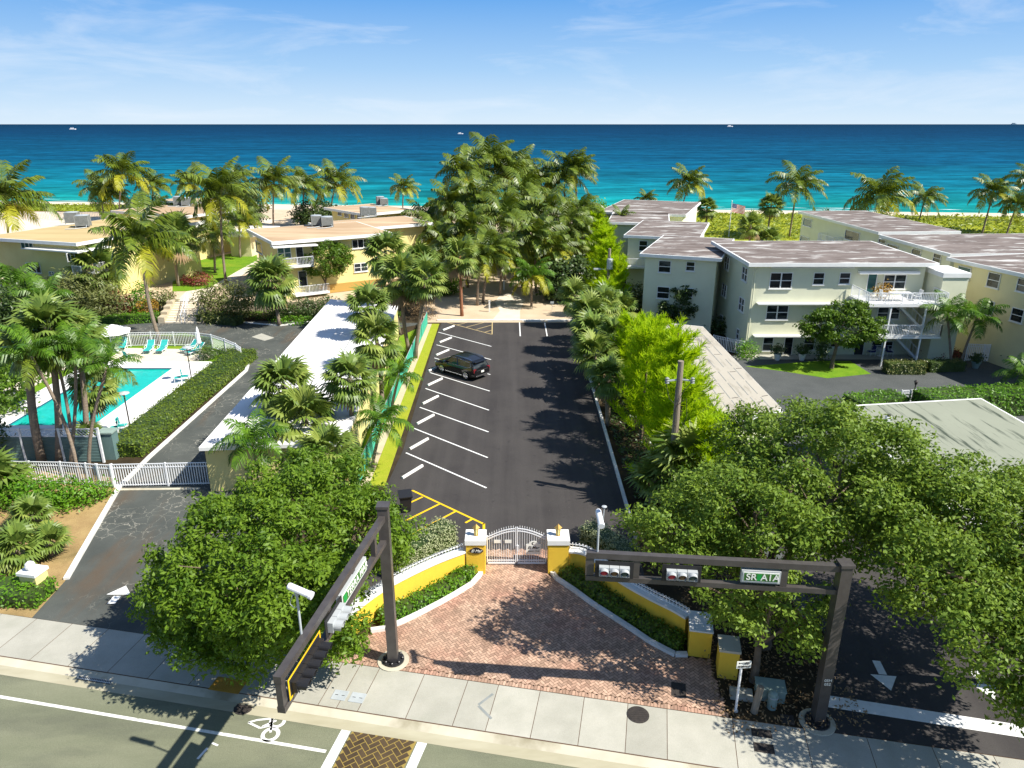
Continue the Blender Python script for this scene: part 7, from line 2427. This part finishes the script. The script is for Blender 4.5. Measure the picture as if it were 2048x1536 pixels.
# ------------------------------------------------------------------ shrubs, small trees, hedges
def B3(px, py, z=0.0):
    p = P(px, py, z); return (p.x, p.y, z)
def blobs(base, spec):
    return [(base[0] + x, base[1] + y, base[2] + z, rx, ry, rz) for x, y, z, rx, ry, rz in spec]
def shrub(label, px, py, spec, leaf, z=0.0, name='shrub', **kw):
    b = B3(px, py, z)
    return bush(name, label, b, blobs(b, spec), leaf, **kw)
shrub('bright green rounded shrubs in front of the white fence, left mass', 70, 1012, [(0, 0, .8, 1.9, 1.2, .9), (-1.6, .4, .7, 1.3, 1, .8)], 'leaf_bright', seed=11, size=.2)
shrub('bright green rounded shrub in front of the white fence, right mass beside the foot gate', 140, 1010, [(0, 0, .7, 1.5, 1.1, .8), (1.0, .6, .5, .9, .8, .6)], 'leaf_bright', seed=12, size=.2)
hedge('clipped_hedge', 'low green hedge at the pavement in the lower left corner', [P(-120, 1190), P(95, 1200)], 1.5, 0, .75, 'leaf_bright', 90, .15, 8, rough=.1)
hedge('clipped_hedge', 'long broad olive green hedge between the pool deck and the left drive', [(-24.7, 41.9), (-24.6, 52), (-24.2, 62.6)], 2.35, 0, 1.0, 'leaf_hedgeflower', 75, .16, 9, rough=.07)
hedge('clipped_hedge', 'clipped green hedge left of the court steps', [P(196, 650), P(255, 646), P(318, 642)], 1.5, 0, .95, 'leaf_bright', 60, .17, 10)
hedge('clipped_hedge', 'dark clipped hedge right of the court steps', [P(402, 643), P(440, 646), P(480, 650)], 1.4, 0, .85, 'leaf_dark', 60, .17, 11)
hedge('pool_hedge', 'thin hedge just outside the white pool fence', [P(262, 688, .05), P(350, 686, .05), P(425, 690, .05)], .6, 0.05, .8, 'leaf_olive', 60, .16, 12)
shrub('low pale flowering shrub inside the bend of the pool fence', 455, 712, [(0, 0, .4, 1.3, .7, .45), (.9, -.9, .4, .8, .8, .4)], 'leaf_dark', .05, seed=13)
shrub('small dark cycad like shrub on the round sand bed by the loungers', 414, 717, [(0, 0, .5, .9, .9, .5)], 'leaf_dark', .06, seed=14, size=.35, aspect=.18)
tree('round_tree', 'round open tree in front of the pinkish tan flats with a bare forked stem', 'tree', B3(652, 600, .6), blobs(B3(655, 600, .6), [(0, 0, 4.6, 2.3, 1.9, 1.7), (1.6, .2, 5.0, 1.6, 1.4, 1.2), (-1.4, .3, 4.2, 1.4, 1.3, 1.2), (.4, 0, 5.7, 1.4, 1.3, 1.0)]), 'leaf_hedge', per_m2=1.6, k=70, size=.30, r0=.13, seed=15, aspect=.4, rs=.55)
tree('yard_tree', 'spreading small tree with a forked trunk before the three storey flats', 'tree', B3(1663, 737), blobs(B3(1670, 737), [(0, 0, 3.7, 2.4, 1.9, 1.5), (2.0, 0, 3.5, 1.6, 1.4, 1.2), (-1.9, .1, 3.9, 1.6, 1.4, 1.1), (.4, .2, 4.7, 1.8, 1.5, 1.0)]), 'leaf_hedge', per_m2=1.8, k=80, size=.26, r0=.15, seed=16, aspect=.55, rs=.5)
tree('yard_tree', 'dark small tree against the wing with four windows', 'tree', B3(1357, 665), blobs(B3(1355, 665), [(0, 0, 2.8, 1.5, 1.2, 1.4), (.5, 0, 3.9, 1.1, 1, 1.0), (-.8, 0, 2.0, 1.0, 1, 1.0)]), 'leaf_dark', per_m2=3, k=70, size=.26, r0=.1, seed=17, aspect=.55, rs=.45)
shrub('large silver olive shrub hiding the corner of the far left flats', 182, 640, [(0, 0, 2.6, 3.2, 2.4, 2.4), (2.2, -.2, 1.7, 2.0, 1.8, 1.6), (-1.8, .2, 3.6, 1.8, 1.6, 1.4)], 'leaf_olive', 0, seed=18, size=.42, per_m2=5, spread=.4, aspect=.3)
shrub('large grey green shrub right of the court steps', 452, 642, [(0, 0, 1.9, 2.7, 2.0, 1.9), (1.9, .3, 2.6, 1.8, 1.6, 1.5), (-1.2, 0, 2.8, 1.4, 1.3, 1.2)], 'leaf_olive', 0, seed=19, size=.40, per_m2=5, spread=.4, aspect=.3)
shrub('fresh green bush on the bank left of the court steps', 275, 628, [(0, .5, 1.4, 1.2, 1.0, 1.3), (.4, .8, 2.6, .8, .8, .8)], 'leaf_bright', .3, seed=20, size=.26, per_m2=7)
shrub('dark red leaved shrub on the bank left of the steps', 245, 630, [(0, .3, 1.2, 1.2, 1.0, 1.2)], 'leaf_red', .3, seed=21, size=.28, per_m2=7)
shrub('orange leaved shrub on the bank close to the steps', 296, 632, [(0, .3, .9, 1.1, .9, .9)], 'leaf_orange', .3, seed=22, size=.26, per_m2=7)
shrub('bronze round shrub above the orange one, beside the steps', 322, 612, [(0, .4, .9, 1.5, 1.1, .9)], 'leaf_olive', .9, seed=23, size=.26, per_m2=7)
shrub('maroon shrub at the edge of the court lawn', 395, 570, [(0, 0, .7, 1.8, 1.2, .8)], 'leaf_red', TZ, seed=24, size=.26, per_m2=7)
shrub('flowering dark shrub mass in front of the terrace of the pinkish tan flats', 600, 640, [(0, .8, 1.0, 2.4, 1.4, 1.1), (2.4, 1.2, 1.2, 1.8, 1.3, 1.2), (-2.2, .8, .8, 1.6, 1.2, .9)], 'leaf_dark', 0, seed=25, size=.26, per_m2=7)
shrub('low leafy plants along the kerb before the pinkish tan flats', 590, 650, [(0, .3, .35, 2.6, .7, .45)], 'leaf_bright', 0, seed=26, size=.24, per_m2=6)
shrub('brown tangled bush behind the far end of the green fence', 850, 640, [(0, 0, 1.1, 1.4, 1.0, 1.1)], 'frond_brown', 0, seed=27, size=.3, per_m2=6, aspect=.15)
shrub('dark dense thicket at the left edge below the yellow flats', 10, 660, [(0, 0, 2.4, 3.5, 2.4, 2.3), (4, .3, 1.8, 2.6, 2.0, 1.7)], 'leaf_dark', 0, seed=28, size=.34, per_m2=5)
shrub('big green bush at the left edge beside the pool corner palms', -5, 830, [(0, 0, 2.0, 2.6, 2.2, 2.1), (.8, 2.0, 3.2, 2.2, 2.0, 1.7)], 'leaf_hedge', 0, seed=29, size=.30, per_m2=6)
shrub('dark bush below the louvred fence at the left edge', -30, 925, [(0, 0, 1.6, 1.8, 1.5, 1.5)], 'leaf_dark', 0, seed=30, size=.3, per_m2=6)
def seagrape(label, px, py, spec, z=0.0, seed=1, leaf='leaf_dark', size=.42):
    b = B3(px, py, z)
    return bush('sea_grape', label, b, blobs(b, spec), leaf, per_m2=4.5, k=9, size=size, seed=seed, cat='shrub', spread=.4, aspect=.75)
seagrape('round leaved sea grape bush behind the far left roof', 300, 470, [(0, 0, 3.6, 4.2, 3, 3.2), (4, 0, 3, 3, 2.5, 2.6)], TZ, 31)
seagrape('tall dark sea grape behind the windblown court palm', 470, 450, [(0, 0, 5, 4, 3, 4.2), (3.2, 0, 3.6, 3, 2.5, 3)], TZ, 32)
seagrape('sea grape bush between the palms behind the pinkish tan roof', 635, 455, [(0, 0, 2.4, 4.5, 2.6, 2.4), (5, 0, 2.0, 2.8, 2.2, 1.9)], TZ, 33)
seagrape('sea grape thicket at the left foot of the central grove', 862, 520, [(0, 0, 3.2, 4.0, 3.2, 3.0), (3.2, -1, 2.4, 2.8, 2.4, 2.2)], 0, 34, 'leaf_hedge')
seagrape('sea grape bush right of the young golden palm', 1120, 600, [(0, 0, 2.3, 2.6, 2.2, 2.2), (1.8, 1.5, 3.2, 2.0, 1.8, 1.7)], 0, 35)
seagrape('dark sea grape further back on the right of the sandy garden', 1130, 545, [(0, 0, 3, 3.5, 2.6, 2.8)], 0, 36)
seagrape('sea grape between the palmettos and the grey carport', 1275, 640, [(0, 0, 1.8, 2.4, 1.8, 1.7)], 0, 37, 'leaf_olive')
seagrape('bright green sea grape behind the furthest wing, near the beach', 1180, 452, [(0, 0, 2.6, 4, 2.6, 2.5)], 0, 38, 'leaf_bright')
seagrape('leafy thicket at the back of the sandy garden, under the middle palms', 1000, 528, [(0, 0, 2.2, 7, 3, 2.1), (-8, 1, 2.6, 4, 2.8, 2.4), (7, 1, 2.4, 4, 2.8, 2.2)], 0, 52, 'leaf_hedge')
seagrape('green thicket left of the red trunked fan palm', 885, 590, [(0, 0, 1.6, 2.2, 1.6, 1.5), (-2.4, 2, 2.2, 2.2, 1.8, 2.0)], 0, 53, 'leaf_hedge')
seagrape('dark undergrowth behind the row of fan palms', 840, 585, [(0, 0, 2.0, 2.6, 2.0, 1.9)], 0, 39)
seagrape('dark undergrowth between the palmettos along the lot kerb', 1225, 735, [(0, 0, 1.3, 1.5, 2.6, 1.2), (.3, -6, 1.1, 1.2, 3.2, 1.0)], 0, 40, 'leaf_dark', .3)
hedge('clipped_hedge', 'clipped boxy hedge under the lower balcony', [P(1768, 746), P(1845, 746)], 1.1, 0, 1.05, 'leaf_olive', 70, .15, 41)
hedge('clipped_hedge', 'dark clipped hedge right of the boxy hedge, below the twin palms', [P(1852, 742), P(1922, 740)], 1.1, 0, .95, 'leaf_dark', 70, .15, 42)
hedge('clipped_hedge', 'tall bright hedge along the far side of the garage block, right of the little gate', [P(1838, 832), P(1950, 824), P(2110, 815)], 2.4, 0, 1.7, 'leaf_bright', 50, .2, 43, rough=.12)
hedge('clipped_hedge', 'bright rounded hedge left of the little white gate', [P(1700, 824), P(1796, 812)], 2.0, 0, 1.1, 'leaf_bright', 60, .18, 44, rough=.12)
shrub('round green shrub at the corner of the three storey flats', 1491, 716, [(0, 0, .75, 1.0, .8, .8)], 'leaf_bright', 0, seed=45, size=.2)
shrub('dark tree like shrub at the right edge behind the pale picket gate', 2040, 700, [(0, 0, 2.6, 2.6, 2, 2.2), (-3, .5, 2.2, 1.8, 1.5, 1.5)], 'leaf_dark', 0, seed=46, size=.34, per_m2=6)
shrub('bushy plants on the balcony corner, upper floor', 1766, 596, [(0, 0, .6, .8, .5, .55)], 'leaf_orange', 5.55, seed=47, size=.2, name='balcony_plant')
shrub('dark shrubs by the wall of the wing with four windows', 1440, 668, [(0, 0, .8, 1.3, .9, .9)], 'leaf_dark', 0, seed=48, size=.22)
shrub('low red and green plants under the twin palms', 1890, 722, [(0, .6, .5, 1.6, .7, .5)], 'leaf_red', 0, seed=49, size=.2)
shrub('slim cactus like shrub left of the yard tree', 1640, 722, [(0, 0, 1.2, .5, .4, 1.2)], 'leaf_dark', 0, seed=50, size=.26)
shrub('sea grape like bush at the feet of the leaning beach palm', 1340, 470, [(0, 0, 1.5, 3.4, 2, 1.4)], 'leaf_bright', 0, seed=51, size=.4, per_m2=4)

# ------------------------------------------------------------------ ground cover nobody could count
def tufts(name, polyf, n, size, leaf, seed, z=0.0):
    rng = np.random.default_rng(seed)
    x, y = polyf(rng, n)
    zz = rng.uniform(0.0, 0.35, n) + z
    zz += 0.35 * np.sin(x * .35) * np.cos(y * .5)
    c = np.stack([x, y, np.maximum(zz, z + .05)], 1)
    nrm = unit(np.stack([rng.normal(size=n) * .6, rng.normal(size=n) * .6, np.full(n, 1.0)], 1))
    o = bpy.data.objects.new(name, quads_mesh(name, leaf_quads(c, nrm, size, size * .4, rng), leaf)); COL.objects.link(o)
    o['kind'] = 'stuff'
def strip(x0, x1, d0, d1):
    def f(rng, n):
        x = rng.uniform(x0, x1, n)
        return x, shore(x) - rng.uniform(d0, d1, n)
    return f
sheet('dune_ground', [(22, shore(22) - 62), (260, shore(260) - 62), (260, shore(260) - 17), (18, shore(18) - 17)], 'lawn_yellow', 0.16)
tufts('dune_grass', strip(20, 200, 17, 60), 26000, 0.85, 'dune_blade', 61, .16)
sheet('left_dune_ground', [(-260, shore(-260) - 31), (-66, shore(-66) - 31), (-75, shore(-75) - 17), (-260, shore(-260) - 17)], 'lawn_yellow', 0.2)
tufts('left_dune_grass', strip(-230, -68, 17, 31), 12000, 0.8, 'dune_blade', 62, .2)
def box_area(x0, x1, y0, y1):
    def f(rng, n):
        return rng.uniform(x0, x1, n), rng.uniform(y0, y1, n)
    return f
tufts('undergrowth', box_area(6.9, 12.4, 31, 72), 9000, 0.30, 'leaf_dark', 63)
tufts('bank_undergrowth', box_area(-62, -12, 76, 79.3), 7000, 0.30, 'leaf_hedge', 64, .1)
tufts('tree_foot_litter', box_area(7.5, 12.5, 19.6, 30), 2500, 0.14, 'frond_brown', 65)
